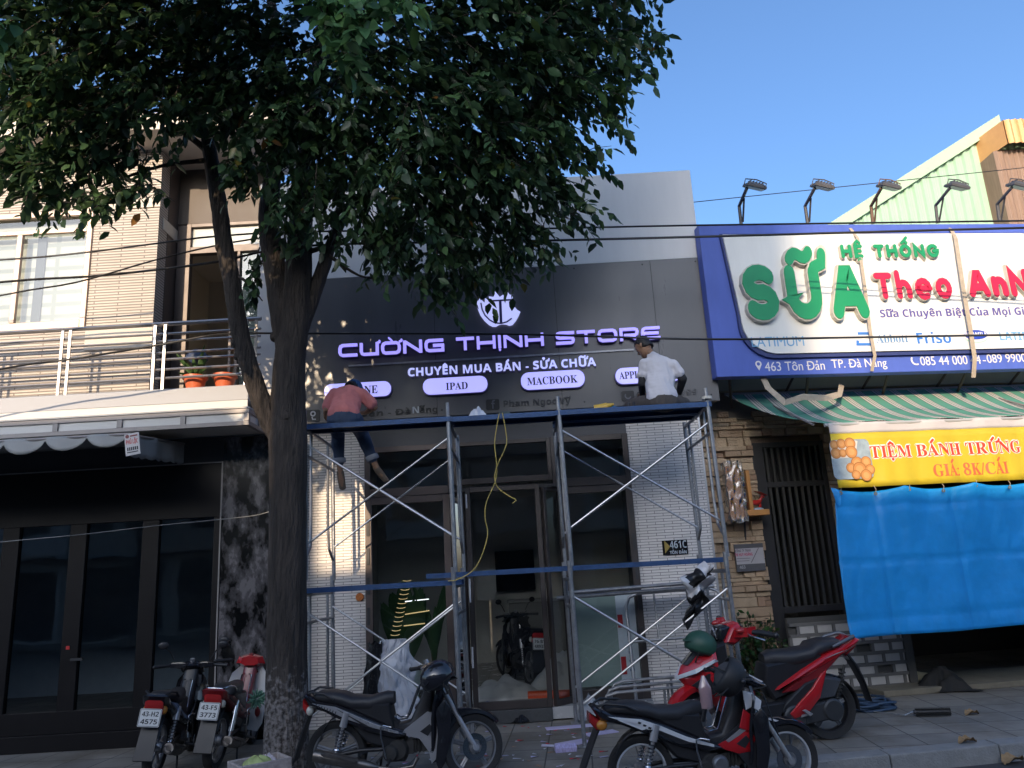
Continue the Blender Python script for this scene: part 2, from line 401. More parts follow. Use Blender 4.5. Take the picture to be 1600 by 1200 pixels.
def rrect(x0, x1, y0, y1, r, n=5):
    return arc(x1 - r, y1 - r, r, 0, 90, n) + arc(x0 + r, y1 - r, r, 90, 180, n) + arc(x0 + r, y0 + r, r, 180, 270, n) + arc(x1 - r, y0 + r, r, 270, 360, n)
TECH = {'C': (1.35, [[(1.35, .9), (.32, .9), (.16, .82), (.1, .65), (.1, .35), (.16, .18), (.32, .1), (1.35, .1)]]),
 'U': (1.35, [[(.1, 1), (.1, .3), (.16, .16), (.3, .1), (1.25, .1), (1.25, 1)]]),
 'O': (1.4, ['c', [(.32, .9), (1.08, .9), (1.24, .82), (1.3, .65), (1.3, .35), (1.24, .18), (1.08, .1), (.32, .1), (.16, .18), (.1, .35), (.1, .65), (.16, .82)]]),
 'N': (1.35, [[(.1, 0), (.1, 1)], [(.12, .93), (1.23, .07)], [(1.25, 0), (1.25, 1)]]),
 'G': (1.4, [[(1.35, .9), (.32, .9), (.16, .82), (.1, .65), (.1, .35), (.16, .18), (.32, .1), (1.3, .1), (1.3, .5), (.6, .5)]]),
 'T': (1.3, [[(0, .9), (1.3, .9)], [(.65, .8), (.65, 0)]]),
 'H': (1.35, [[(.1, 0), (.1, 1)], [(1.25, 0), (1.25, 1)], [(.2, .48), (1.15, .48)]]),
 'I': (.2, [[(.1, 0), (.1, 1)]]),
 'S': (1.35, [[(1.35, .9), (.3, .9), (.14, .84), (.1, .7), (.14, .56), (.3, .5), (1.08, .5), (1.22, .44), (1.26, .3), (1.22, .16), (1.08, .1), (0, .1)]]),
 'R': (1.35, [[(.1, 0), (.1, .9), (1.08, .9), (1.22, .84), (1.26, .68), (1.22, .5), (1.08, .42), (.3, .42)], [(.7, .4), (1.3, .03)]]),
 'E': (1.35, [[(1.35, .9), (.32, .9), (.16, .82), (.1, .65), (.1, .35), (.16, .18), (.32, .1), (1.35, .1)], [(.2, .5), (1.25, .5)]])}
BUB = {'S': (.92, [arc(.46, .68, .32, 35, 255, 9, .19) + arc(.46, .32, .32, 75, -145, 9, .19)]),
 'U': (.95, [[(.14, .86), (.14, .42)] + arc(.475, .42, .335, 180, 360, 9, .29) + [(.81, .86)]]),
 'A': (1.02, [[(.15, .13), (.45, .84), (.57, .84), (.87, .13)], [(.3, .36), (.72, .36)]]),
 'T': (.85, [[(.13, .86), (.72, .86)], [(.425, .8), (.425, .13)]]),
 'H': (.9, [[(.14, .13), (.14, .87)], [(.76, .13), (.76, .87)], [(.2, .5), (.7, .5)]]),
 'E': (.72, [[(.58, .87), (.14, .87), (.14, .13), (.58, .13)], [(.2, .5), (.5, .5)]]),
 'O': (1.0, ['c', arc(.5, .5, .36, 0, 345, 15)]),
 'N': (.95, [[(.14, .13), (.14, .86), (.8, .14), (.8, .87)]]),
 'G': (1.0, [arc(.5, .5, .37, 45, 345, 12) + [(.87, .5), (.55, .48)]]),
 'h': (.75, [[(.14, .13), (.14, .95)], arc(.37, .34, .23, 170, 0, 7, .26) + [(.6, .13)]]),
 'n': (.75, [[(.14, .13), (.14, .62)], arc(.37, .34, .23, 170, 0, 7, .26) + [(.6, .13)]]),
 'e': (.84, [[(.2, .38), (.68, .38)] + arc(.42, .37, .28, 5, 300, 10, .29)]),
 'o': (.82, ['c', arc(.41, .38, .26, 0, 340, 12, .27)]),
 'a': (.8, ['c', arc(.39, .36, .24, 0, 340, 12, .24)])}
def stroke_write(mb, font, body, w, bl, br, hgt, pl, depth, cap, gap, lead=0.0, sp=.7, mw_=None):
    xs = 0.; it = []
    for ch in body:
        if ch == ' ': xs += sp; it.append(None); continue
        b, mk = decomp(ch); g = font[b if b in font else b.upper()]; it.append((xs, g, mk)); xs += g[0] + gap
    tot = xs - gap; sx = (br - bl).length / tot; u = (br - bl).normalized(); z = Vector((0, 0, 1))
    def ax(x, y, d): return bl + u * (x * sx) + z * (y * hgt) + pl.n * (lead + d)
    for q_ in it:
        if q_ is None: mb.cuts.append((len(mb.v), len(mb.f))); continue
        x0, g, mk = q_; cl = False
        for i, p in enumerate(g[1]):
            if p == 'c': cl = True; continue
            mb.strip([(x0 + a, b) for a, b in p], w, ax, 0, depth + .0012 * i, closed=cl, cap=cap); cl = False
        if mk: marks(mb, ax, mk, x0 + w * .2, x0 + g[0] - w * .2, 1.0, mw_ or w * .7, 0, depth, .9)
# ================================================================== SETTING
ASPH = mat('asphalt', (.055, .055, .058), .85, var=.25, scale=3, bump=.5, bscale=220)
PAVE = brickmat('paving', (.25, .225, .19), (.195, .18, .16), (.065, .06, .055), .42, .42, .007, 'XY', .85, .8, .45, .3, 0.0, .07, stain=(.115, .09, .062))
KERBM = mat('kerb_stone', (.25, .245, .235), .85, var=.25, scale=9, bump=.5, bscale=60)
def kerb_y(x): return 6.72 if x < .6 else 6.72 + (x - .6) * math.tan(YAW) * 1.1
o = MB().add([(-300, -300, -.14), (300, -300, -.14), (300, 400, -.14), (-300, 400, -.14)], [(0, 1, 2, 3)]).build('ground', mat('earth', (.16, .14, .11), .95, bump=.4), smooth=0); tag(o, kind='structure')
g = MB()
xs = [-60, -20, -6, -2, .6, 3, 8, 20, 60]
g.add([(x, -12, -.125) for x in xs] + [(x, kerb_y(x) - .05, -.125) for x in xs], [(i, i + 1, len(xs) + i + 1, len(xs) + i) for i in range(len(xs) - 1)])
tag(g.build('road', ASPH, smooth=0), kind='structure')
g = MB()
k0 = [(x, kerb_y(x), 0) for x in xs]; n = len(xs)
g.add([(x, kerb_y(x) + .22, 0) for x in xs] + [(x, 14.5 + max(0, x) * .12, 0) for x in xs], [(i, i + 1, n + i + 1, n + i) for i in range(n - 1)])
tag(g.build('pavement', PAVE, smooth=0), kind='structure')
g = MB()
for i in range(n - 1):
    a, b = xs[i], xs[i + 1]; m = max(1, int((b - a) / .9)) if -8 < a < 9 else 1
    for k in range(m):
        x0, x1 = a + (b - a) * k / m, a + (b - a) * (k + 1) / m - (.008 if m > 1 else 0)
        y0, y1 = kerb_y(x0), kerb_y(x1); h = rnd.uniform(-.004, .006)
        g.add([(x0, y0, -.2), (x1, y1, -.2), (x1, y1 + .22, -.2), (x0, y0 + .22, -.2), (x0, y0 + .02, .004 + h), (x1, y1 + .02, .004 + h), (x1, y1 + .22, .006 + h), (x0, y0 + .22, .006 + h)],
              [(0, 3, 2, 1), (4, 5, 6, 7), (0, 1, 5, 4), (1, 2, 6, 5), (2, 3, 7, 6), (3, 0, 4, 7)])
tag(g.build('kerb', KERBM, smooth=0, bev=.012), kind='structure')
g = MB().add([(-60, -12.6, .01), (60, -12.6, .01), (60, -9.4, .01), (-60, -9.4, .01)], [(0, 1, 2, 3)])
tag(g.build('far_pavement', PAVE, smooth=0), kind='structure')

# ================================================================== THE PHONE SHOP (middle house)
TILE = brickmat('thin_tile', (.80, .75, .72), (.72, .68, .65), (.18, .16, .15), .21, .034, .0032, 'XZ', .5, .5, .12)
PARA = mat('white_panel', (.70, .68, .66), .45, var=.07, scale=2.5, bump=.05, bscale=3, stretch=(2, 1, .25))
GREY = mat('grey_panel', (.112, .110, .115), .31, var=.13, scale=2.2, bump=.08, bscale=1.6, stretch=(1.6, 1, .35))
FRAME = mat('brown_aluminium', (.060, .050, .048), .4, metal=.3, var=.12, scale=5)
FRAMEL = mat('bronze_aluminium', (.11, .085, .078), .38, metal=.3, var=.12, scale=5)
DARK = mat('dark_steel', (.035, .035, .038), .5, var=.2)
GLS = glass('clear_glass', (.84, .87, .86), .015, gloss=1.25)
GLD = glass('dark_glass', (.30, .34, .36), .015, gloss=1.0)
INWALL = mat('shop_wall', (.72, .70, .66), .8, var=.06)
FLOORM = brickmat('floor_tile', (.42, .42, .42), (.40, .40, .40), (.25, .25, .25), .6, .6, .003, 'XY', .25, .1, .05, 0, 0)
Y0, YP = 9.70, 9.46                                          # tiled front, sign panel face
shop = thing('shop_building', 'single storey phone shop with thin tiled pillars, glazed front and tall pale parapet', 'building', (0, Y0, 0))
XL, XR, XPL, XPR = -2.72, 2.36, -1.93, 1.42
g = MB(); g.bx(-2.78, 2.58, YP + .02, Y0 + .25, 5.56, 6.84); g.bx(-2.78, 2.58, Y0 + .25, 14.6, 5.0, 6.60)
g.build('parapet_wall', PARA, shop, bev=.008)
for a, b in ((XL, XPL), (XPR, XR)): MB().bx(a, b, Y0, Y0 + .3, 0, 3.62).build('tiled_pillar', TILE, shop, smooth=0)
g = MB(); g.bx(XPL - .004, XPL + .014, Y0 - .012, Y0 + .02, .1, 3.35); g.build('tile_edge_trim', mat('trim_aluminium', (.55, .55, .57), .35, metal=.7), shop); g = MB(); g.bx(XR - .012, XR + .012, Y0 - .012, Y0 + .02, 0, 3.6); g.build('tile_edge_trim', mat('trim_aluminium', (.55, .55, .57), .35, metal=.7), shop)
MB().bx(XPL + .014, XPR - .001, Y0 - .03, Y0 + .25, 3.30, 3.618).build('door_header', mat('grey_header', (.075, .075, .085), .5), shop, bev=.006)
MB().bx(-2.75, 2.56, YP + .06, Y0 + .28, 3.622, 3.66).build('panel_soffit', DARK, shop)
# interior
g = MB()
g.bx(-2.70, -2.62, Y0 + .31, 14.3, .0, 3.8); g.bx(2.22, 2.3, Y0 + .31, 14.3, 0, 3.8); g.bx(-2.70, 2.3, 14.3, 14.4, 0, 3.8)
g.build('interior_wall', INWALL, shop, smooth=0)
MB().bx(-2.70, 2.3, Y0 + .31, 14.4, 3.8, 3.9).build('ceiling', mat('ceiling_white', (.6, .6, .6), .8), shop)
g = MB(); g.bx(-2.62, 2.22, Y0 + .26, 14.3, .02, .15); g.bx(-1.92, 1.41, 9.42, Y0 + .258, .02, .148)
g.build('floor', FLOORM, shop, smooth=0)
STEP = mat('dark_granite', (.07, .072, .075), .35, var=.3, scale=30)
g = MB(); g.bx(-.64, .25, 9.385, 9.418, .005, .146); g.bx(-1.925, -.65, 9.62, 9.66, .004, .14); g.bx(.26, 1.415, 9.62, 9.66, .004, .14)
g.build('entrance_step', STEP, shop, bev=.004)
# glazing: outer bays in the front plane, a doorway box standing 25 cm forward between them
def frame_rect(g, pl, x0, x1, z0, z1, w, d):
    """upright rectangular frame on plane pl (x along its u from p0)"""
    def q(x, z, k): return pl.p0 + pl.u * x + Vector((0, 0, z)) + pl.n * k
    for a, b, c, e in ((x0, x0 + w, z0, z1), (x1 - w, x1, z0, z1), (x0 + w, x1 - w, z1 - w, z1), (x0 + w, x1 - w, z0, z0 + w * 1.5)):
        vs = [q(a, c, 0), q(b, c, 0), q(b, e, 0), q(a, e, 0), q(a, c, d), q(b, c, d), q(b, e, d), q(a, e, d)]
        g.add(vs, [(0, 3, 2, 1), (4, 5, 6, 7), (0, 1, 5, 4), (1, 2, 6, 5), (2, 3, 7, 6), (3, 0, 4, 7)])
def pane(pl, x0, x1, z0, z1, k, name, m, par, th=.008):
    def q(x, z, kk): return pl.p0 + pl.u * x + Vector((0, 0, z)) + pl.n * kk
    g = MB(); vs = [q(x0, z0, k), q(x1, z0, k), q(x1, z1, k), q(x0, z1, k)]
    g.add(vs, [(0, 1, 2, 3)])
    return g.build(name, m, par, smooth=0)
plF = PY(Y0 - .02)
for side, (x0, x1) in (('l', (XPL + .015, -.86)), ('r', (.50, XPR - .002))):
    g = MB(); frame_rect(g, plF, x0, x1, .15, 2.66, .085, .07); fr = g.build('door_leaf', FRAMEL if side == 'l' else FRAME, shop, bev=.004)
    pane(plF, x0 + .08, x1 - .08, .26, 2.58, .03, 'glass_pane', GLS, fr)
    for z in (.75, 1.15, 1.5, 1.85, 2.2): h = MB(); h.bx((x0 + .02) if side == 'l' else (x1 - .055), (x0 + .055) if side == 'l' else (x1 - .02), Y0 - .105, Y0 - .09, z, z + .2); h.build('hinge', DARK, fr)
g = MB(); frame_rect(g, plF, XPL + .015, -.80, 2.665, 3.298, .07, .07); fr = g.build('transom', FRAMEL, shop, bev=.004)
pane(plF, XPL + .08, -.86, 2.74, 3.23, .03, 'glass_pane', GLS, fr)
g = MB(); frame_rect(g, plF, .44, XPR - .002, 2.665, 3.298, .07, .07); fr = g.build('transom', FRAME, shop, bev=.004)
pane(plF, .5, XPR - .07, 2.74, 3.23, .03, 'glass_pane', GLS, fr)
g = MB(); frame_rect(g, plF, -.798, .438, 2.76, 3.298, .05, .07); fr = g.build('transom', FRAME, shop, bev=.004)
pane(plF, -.75, .39, 2.83, 3.25, .03, 'glass_pane', GLS, fr)
def pln(a, b):
    a, b = Vector((*a, 0)), Vector((*b, 0)); u = (b - a).normalized(); return Plane(a, u, (u.y, -u.x, 0)), (b - a).length
for a, b in (((-.85, Y0 - .03), (-.66, 9.44)), ((.27, 9.44), (.50, Y0 - .03))):
    pl, L = pln(a, b); g = MB(); frame_rect(g, pl, 0, L, .15, 2.66, .045, .05); fr = g.build('vestibule_side', FRAME, shop, bev=.003)
    pane(pl, .04, L - .04, .24, 2.6, .02, 'glass_pane', GLS, fr)
plD = PY(9.46); g = MB(); frame_rect(g, plD, -.65, .26, .15, 2.70, .06, .06)
fr = g.build('doorway_frame', FRAME, shop, bev=.004)
MB().bx(-.86, .51, 9.46, Y0 - .02, 2.66, 2.7).build('vestibule_roof', DARK, shop)
for z, zz_ in ((2.45, 2.62), (1.35, 1.62), (.62, .85)): h = MB(); h.bx(-.645, -.625, 9.385, 9.398, z, zz_); h.build('hinge', mat('hinge_white', (.6, .6, .62), .4), fr)
pane(PY(9.9), -.6, .2, .2, 2.6, 0, 'sliding_pane', glass('inner_glass', (.86, .88, .88), .02), shop)
# frosted film and red-white leaflet on the right leaf
MB().bx(.60, 1.1, Y0 + .0, Y0 + .004, .30, 1.32).build('frosted_film', mat('frosted_film', (.26, .33, .31), .5, var=.1), shop)
g = MB(); g.bx(1.10, 1.33, Y0 - .012, Y0 - .009, .32, 1.36); po = g.build('door_poster', mat('poster_white', (.62, .66, .72), .5, var=.05), shop)
g = MB(); g.bx(1.11, 1.17, Y0 - .016, Y0 - .013, .42, .62); g.bx(1.11, 1.17, Y0 - .016, Y0 - .013, .95, 1.1); g.build('poster_print', mat('poster_red', (.5, .02, .03), .5), po)
g = MB()
for z in (.45, .55, .65, .75, .85): g.bx(1.21, 1.22 + .08 * rnd.random(), Y0 - .016, Y0 - .013, z, z + .03)
g.build('poster_print', mat('poster_blue', (.1, .17, .35), .5), po)
# house number plate
hb = at(1036, 868, Y0 - .02); num = thing('house_number_plate', 'black house number plate reading 461C on the right tiled pillar', 'sign', hb)
c = [at(1036, 868, Y0), at(1075, 864, Y0), at(1073, 841, Y0), at(1034, 845, Y0)]
MB().bx(c[0].x, c[1].x, Y0 - .018, Y0 - .001, c[0].z, c[3].z).build('plate', mat('plate_black', (.012, .012, .014), .15, coat=.5), num)
pn = PY(Y0 - .018)
write(num, 'lettering', '461C', 'sans', (1047, 857), (1073, 854), (1047, 845.5), pn, .004, mat('number_silver', (.5, .55, .6), .35))
write(num, 'lettering', 'TÔN ĐẢN', 'sans', (1047, 866), (1073, 863.5), (1047, 861), pn, .004, MATS['number_silver'])
g = MB(); a, b = at(1036, 848, Y0).x + .01, at(1036, 864, Y0); g.prism([(a, b.z - .01), (a + .07, b.z + .07), (a, b.z + .15)], lambda u, v, q: (u, Y0 - .02 - q, v), 0, .003); g.build('gold_corner', mat('gold', (.35, .25, .06), .4), num)
# small orange round charm on the left pillar
p = at(562, 933, Y0 - .02); ch = MB(); ch.lathe([(.001, -.012), (.045, -.012), (.05, -.004), (.05, .008), (.001, .008)], p, 'Y', 18); one(ch, 'wall_charm', mat('charm_orange', (.55, .16, .03), .5, var=.5, scale=30), 'small round orange charm stuck on the left tiled pillar', 'charm', p)

# ================================================================== SHOP SIGN
sb = at(476, 660, YP); Z0, Z1 = 3.66, 5.555
sign = thing('shop_sign', 'dark grey shop sign with glowing white CƯỜNG THỊNH STORE letters', 'sign', (-.1, YP, Z0))
MB().bx(-2.78, 2.6, YP, YP + .06, Z0 - .04, Z1).build('sign_panel', GREY, sign, bev=.004)
g = MB()
for x in (-.96, .62, 1.9):
    g = MB(); g.bx(x, x + .006, YP - .0012, YP + .01, Z0 - .03, Z1 - .004); g.build('panel_joint', mat('joint_black', (.03, .03, .034), .7), sign)
for x in (-2.7, -1.8, -.9, 0, .9, 1.8, 2.5):
    for z in (3.70, 5.50): MB().lathe([(.001, -.004), (.010, -.003), (.012, 0), (.001, 0)], (x, YP, z), 'Y', 10).build('panel_screw', MATS['joint_black'], sign)
EM = mat('lit_letter', (.40, .35, 1.0), .5, emit=.42, var=0); EM2 = mat('lit_acrylic', (.46, .45, 1.0), .4, emit=.42, var=0); EM3 = mat('lit_white', (.55, .58, 1.0), .4, emit=.36, var=0)
SIDE = mat('letter_side', (.10, .08, .22), .4)
plS = PY(YP)
def z_on(pl, p): return pl.hit(*p)
mb = MB(); bl = plS.hit(531, 558.5); br = plS.hit(1031, 536); br.z = bl.z = (bl.z + plS.hit(1031, 535).z) / 2 + .005; tp = plS.hit(531, 537.5)
stroke_write(mb, TECH, 'CƯỜNG THỊNH STORE', .2, bl, br, .167, plS, .035, 'flat', .19, lead=.055, sp=.68, mw_=.12)
mb.words('lettering', EM, sign, smooth=0)
mb = MB(); stroke_write(mb, TECH, 'CƯỜNG THỊNH STORE', .25, bl, br, .167, plS, .054, 'flat', .19, lead=.0005, sp=.68, mw_=.15); mb.words('lettering_back', SIDE, sign, smooth=0)
a, b = plS.hit(545, 572), plS.hit(990, 546.5)
MB().bx(a.x, b.x, YP - .02, YP - .001, a.z - .012, a.z + .010).build('metal_rule', mat('rule_steel', (.38, .38, .40), .4, metal=.4, var=.4, scale=7), sign)
write(sign, 'lettering', 'CHUYÊN MUA BÁN - SỬA CHỮA', 'sans', (638, 589), (931, 572), (638, 576.5), plS, .03, EM3, .012)
write(sign, 'lettering_back', 'CHUYÊN MUA BÁN - SỬA CHỮA', 'sans', (638, 591), (932, 574.4), (638, 575.5), plS, .02, SIDE, .0006)
for (x0, x1, yt, yb, body, tx0, tx1, tb, tt) in ((509, 612, 600, 622.5, 'IPHONE', 530, 590, 617.5, 605.5), (662, 762, 591.5, 616, 'IPAD', 697, 731, 609.5, 598.5), (814, 913, 582, 608.5, 'MACBOOK', 824, 903, 602, 590.5), (961, 1062, 575, 599.5, 'APPLE WATCH', 968, 1056, 592.5, 581.5)):
    A, B = plS.hit(x0, (yt + yb) / 2 + 2), plS.hit(x1, (yt + yb) / 2); zt, zb = plS.hit((x0 + x1) / 2, yt).z, plS.hit((x0 + x1) / 2, yb).z
    poly = rrect(A.x, B.x, zb, zt, (zt - zb) * .46)
    g = MB(); g.prism(poly, lambda u, v, q: (u, YP - q, v), .0008, .075); bo = g.build('lightbox', EM2, sign, smooth=30)
    poly2 = rrect(A.x - .01, B.x + .01, zb - .01, zt + .01, (zt - zb) * .48)
    g = MB(); g.prism(poly2, lambda u, v, q: (u, YP - q, v), .0004, .045); g.build('lightbox_case', SIDE, bo, smooth=30)
    write(bo, 'lettering', body, 'serif', (tx0, tb), (tx1, tb - 3), (tx0, tt), PY(YP - .075), .006, mat('ink_navy', (.02, .02, .06), .6))
# crest: bitten-apple outline with a crown and the letters C and T cut in dark
def pxs(pts, d=0): return [(lambda q: (q.x, q.z))(PY(YP - d).hit(x, y)) for x, y in pts]
ap = [(745.5, 476), (747, 485), (751, 494.5), (757, 502.5), (764, 509), (770, 512), (775, 512), (780, 509), (785, 508), (791, 508.5), (796, 510.5), (801, 509), (806, 503), (810, 496), (813, 489), (808, 486), (804, 481), (801.5, 475), (801, 469), (801.5, 461), (797, 463), (790, 454.5), (787, 462), (781, 466), (773, 456.5), (771, 466), (764, 465), (765, 471), (758, 468), (757.5, 475), (752, 470), (748, 466)]
g = MB(); g.prism(pxs(ap), lambda u, v, q: (u, YP - q, v), .03, .05); lo = g.build('crest', EM3, sign, smooth=0)
g = MB()
axp = lambda x, y, q: (x, YP - .05 - q, y)
g.strip(pxs([(751.5, 474), (753.5, 484), (758, 493), (765, 500), (773, 504.5), (783, 505.5), (792, 503), (799, 498)], .05), .018, axp, .0005, .006, cap='round')
g.strip(pxs([(763, 470.5), (800, 468.5)], .05), .022, axp, .0005, .0065); g.strip(pxs([(781.5, 470), (783, 506)], .05), .035, axp, .0005, .007)
g.build('crest_mark', SIDE, lo, smooth=0)
# last row: dark unlit letters and icon tiles, half covered by the workers
INK = mat('ink_dark', (.018, .018, .02), .5)
for (x0, x1, yt, yb, kind) in ((479, 500, 640, 659, 'pin'), (760, 780, 623.5, 641, 'f'), (972, 990, 610.5, 627, 'tel')):
    A, B = plS.hit(x0, yb), plS.hit(x1, yt); g = MB(); g.prism(rrect(A.x, B.x, A.z, B.z, .02), lambda u, v, q: (u, YP - q, v), .0005, .012); ic = g.build('icon_tile', INK, sign)
    cx, cz = (A.x + B.x) / 2, (A.z + B.z) / 2; g = MB(); q2 = lambda u, v, q: (u, YP - .012 - q, v)
    if kind == 'pin':
        g.strip(arc(cx, cz + .022, .027, 0, 345, 14), .017, q2, .0003, .004, closed=True); g.strip([(cx - .012, cz - .018), (cx - .004, cz - .05), (cx + .035, cz - .05)], .014, q2, .0003, .0045)
        m_ = mat('icon_white', (.6, .6, .6), .5)
    elif kind == 'f':
        g.strip([(cx + .028, cz + .05), (cx + .008, cz + .05), (cx, cz + .036), (cx, cz - .055)], .018, q2, .0003, .004); g.strip([(cx - .02, cz + .012), (cx + .024, cz + .012)], .015, q2, .0003, .0045); m_ = mat('icon_grey', (.13, .13, .15), .5)
    else:
        g.strip(arc(cx, cz, .035, 150, 330, 8), .016, q2, .0003, .004, cap='round'); m_ = MATS['icon_grey']
    g.build('icon', m_, ic, smooth=0)
write(sign, 'lettering', 'Tôn Đản - Đà', 'sans', (520, 654), (642, 646.5), (520, 645), plS, .014, INK, .0006)
write(sign, 'lettering', 'N', 'sans', (645, 646), (655, 645.4), (645, 636), plS, .014, mat('icon_white', (.6, .6, .6), .5), .0006)
write(sign, 'lettering', 'ẵng', 'sans', (656, 645.4), (684, 643), (656, 636.5), plS, .014, INK, .0006)
write(sign, 'lettering', 'Pham Ngoc Vỹ', 'sans', (787, 636), (892, 630), (787, 626.5), plS, .014, mat('ink_worn', (.045, .046, .052), .5), .0006)
write(sign, 'lettering', '0', 'sans', (995, 622), (1001, 621.6), (995, 613), plS, .014, INK, .0006)
write(sign, 'lettering', '999', 'sans', (1063, 618), (1090, 616.5), (1063, 609), plS, .014, mat('ink_faint', (.085, .086, .095), .5), .0006)

# ================================================================== THINGS INSIDE THE SHOP
g = MB(); tv = at(800, 885, 14.2); g.bx(tv.x - .3, tv.x + .4, 14.16, 14.28, 1.35, 2.05); one(g, 'wall_screen', mat('screen_black', (.008, .008, .01), .1), 'black screen on the back wall of the shop', 'screen', (tv.x, 14.2, 1.35), bev=.01)
p = at(764, 938, 13.0); g = MB(); g.bx(p.x - .17, p.x + .13, 13.0, 13.02, p.z, p.z + .5); one(g, 'paper_notice', mat('paper', (.6, .6, .58), .7), 'white paper notice standing beside the motorbike inside the shop', 'notice', (p.x, 13, p.z))
cnt = thing('shop_counter', 'low pale counter with a dark fruit emblem inside the shop', 'counter', (.6, 12.6, .15))
MB().bx(-.25, 1.7, 12.6, 13.1, .15, 1.2).build('counter_front', mat('counter_grey', (.16, .16, .155), .5), cnt, bev=.01)
MB().bx(-.28, 1.73, 12.56, 13.14, 1.2, 1.24).build('counter_top', mat('counter_top', (.3, .3, .3), .3), cnt, bev=.006)
pc = at(819, 972, 12.6); s_ = .16
poly = [(-.55, .45), (-.2, .62), (0, .5), (.25, .62), (.55, .45), (.4, .2), (.42, -.1), (.62, -.35), (.45, -.8), (.2, -1), (0, -.9), (-.2, -1), (-.5, -.8), (-.75, -.3), (-.75, .15)]
g = MB(); g.prism([(pc.x + u * s_, pc.z + v * s_) for u, v in poly], lambda u, v, q: (u, 12.6 - q, v), .001, .01); g.prism([(pc.x + u * s_, pc.z + v * s_) for u, v in ((0, .6), (.12, .95), (.3, 1.1), (.22, .75))], lambda u, v, q: (u, 12.6 - q, v), .001, .01); g.build('emblem', mat('emblem_black', (.01, .01, .012), .4), cnt)
def crumple(cx, cy, z, rx, ry, h, seed, peak=1.0, n=22):
    r_ = random.Random(seed); ph = [(r_.uniform(-9, 9), r_.uniform(-9, 9), r_.uniform(0, 6)) for _ in range(7)]; g = MB()
    def fn(u, v):
        a, b = u * 2 - 1, v * 2 - 1; d = math.hypot(a, b); k = max(0, 1 - d ** 1.5)
        f = sum(abs(math.sin(a * p + b * q + r)) for p, q, r in ph) / 7
        e = 1 + .14 * math.sin(3 * math.atan2(b, a) + seed) + .1 * math.sin(7 * math.atan2(b, a) + 2 * seed)
        return (cx + a * rx * e, cy + b * ry * e, z + .004 + k * h * (.35 + 1.1 * f) * peak + .02 * f * (1 - k))
    return g.grid(fn, n, n)
SHEET = mat('foam_sheet', (.50, .50, .49), .7, var=.1, bump=.2, bscale=9)
for i, (px, py, Y, rx, ry, h, lab) in enumerate(((785, 1085, 10.3, .5, .42, .22, 'crumpled white foam sheet heaped inside the doorway'), (745, 1085, 10.3, .35, .3, .05, 'flat end of white foam sheet on the shop floor by the left jamb'), (882, 1060, 10.8, .4, .4, .42, 'white foam sheet heaped behind the right side glass'))):
    p = at(px, py, Y); one(crumple(p.x, Y, .15, rx, ry, h, i + 3), 'foam_sheet', SHEET, lab, 'foam sheet', (p.x, Y, .15), 'foam sheets on the shop floor', smooth=60)
g = MB(); g.cyl((-.02, 10.0, .2), (.5, 9.95, .2), .05); one(g, 'orange_tube', mat('orange_plastic', (.65, .09, .03), .4), 'orange plastic tube on the floor behind the right side glass', 'tube', (.3, 10, .15))
for i, (x, c, lab) in enumerate(((-.5, (.05, .09, .3), 'crumpled blue bag at the left end of the door sill'), (-.25, (.5, .52, .55), 'white printed leaflet with a blue band on the door sill'), (.08, (.46, .46, .44), 'pale printed leaflet at the right end of the door sill'))):
    g = MB()
    if i == 0: g = crumple(x, 9.62, .148, .12, .09, .06, 5, n=12)
    else: g.bx(x - .16, x + .15, 9.47, 9.68, .149, .16)
    o = one(g, 'leaflet' if i else 'plastic_bag', mat('leaf%d' % i, c, .5, var=.3, scale=14), lab, 'leaflet' if i else 'bag', (x, 9.6, .148))
    if i:
        q = MB(); q.bx(x - .1, x + .1, 9.5, 9.64, .1605, .162); q.build('print', mat('print_blue', (.06, .13, .3), .5), o)
# broad-leaved plants in pots behind the left glass
LEAFD = mat('leaf_dark', (.035, .085, .03), .45, var=.3, tr=.25)
def big_leaf(g, base, tip, w, droop=.1, n=7):
    b, t = Vector(base), Vector(tip); d = t - b; s = d.cross(Vector((0, .6, 1))).normalized(); rows = []
    for i in range(n + 1):
        k = i / n; c = b + d * k + Vector((0, 0, -droop * k * k)); ww = w * math.sin(math.pi * min(1, k * .93 + .05)) ** .7
        rows.append([c - s * ww + Vector((0, 0, .02)), c, c + s * ww + Vector((0, 0, .02))])
    g.add([p for r in rows for p in r], [(i * 3 + j, i * 3 + j + 1, i * 3 + 4 + j, i * 3 + 3 + j) for i in range(n) for j in (0, 1)])
def pot(par, c, r, h, m):
    MB().lathe([(.001, 0), (r * .72, 0), (r, h), (r * 1.06, h), (r * 1.06, h + .02), (r * .9, h + .02), (r * .86, h - .04), (.001, h - .04)], c, 'Z', 22).build('pot', m, par)
WPOT = mat('white_pot', (.55, .6, .56), .35, var=.05)
for i, (x, y, hh, lab) in enumerate(((-1.52, 10.15, 1.75, 'broad leaved potted plant behind the left glass, ringed by tiny lamps'), (-1.18, 10.25, 1.9, 'strap leaved potted plant in a white pot behind the left glass'))):
    t = thing('potted_plant', lab, 'plant', (x, y, .15)); pot(t, (x, y, .15), .19, .42, WPOT); g = MB(); r_ = random.Random(i + 40)
    for k in range(11):
        a = r_.uniform(0, 6.28); zz = r_.uniform(.7, 1.2); L = r_.uniform(.35, .75)
        big_leaf(g, (x, y, zz * .8), (x + math.cos(a) * L * .45, y + math.sin(a) * L * .4, min(hh, zz + L)), .13 if i == 0 else .045, .12)
    g.build('foliage', LEAFD, t, smooth=60)
    s = MB(); [s.tube([(x, y, .5), (x + r_.uniform(-.1, .1), y, 1.2)], .012, 6) for _ in range(3)]; s.build('stem', mat('stem_brown', (.09, .06, .035), .8), t)
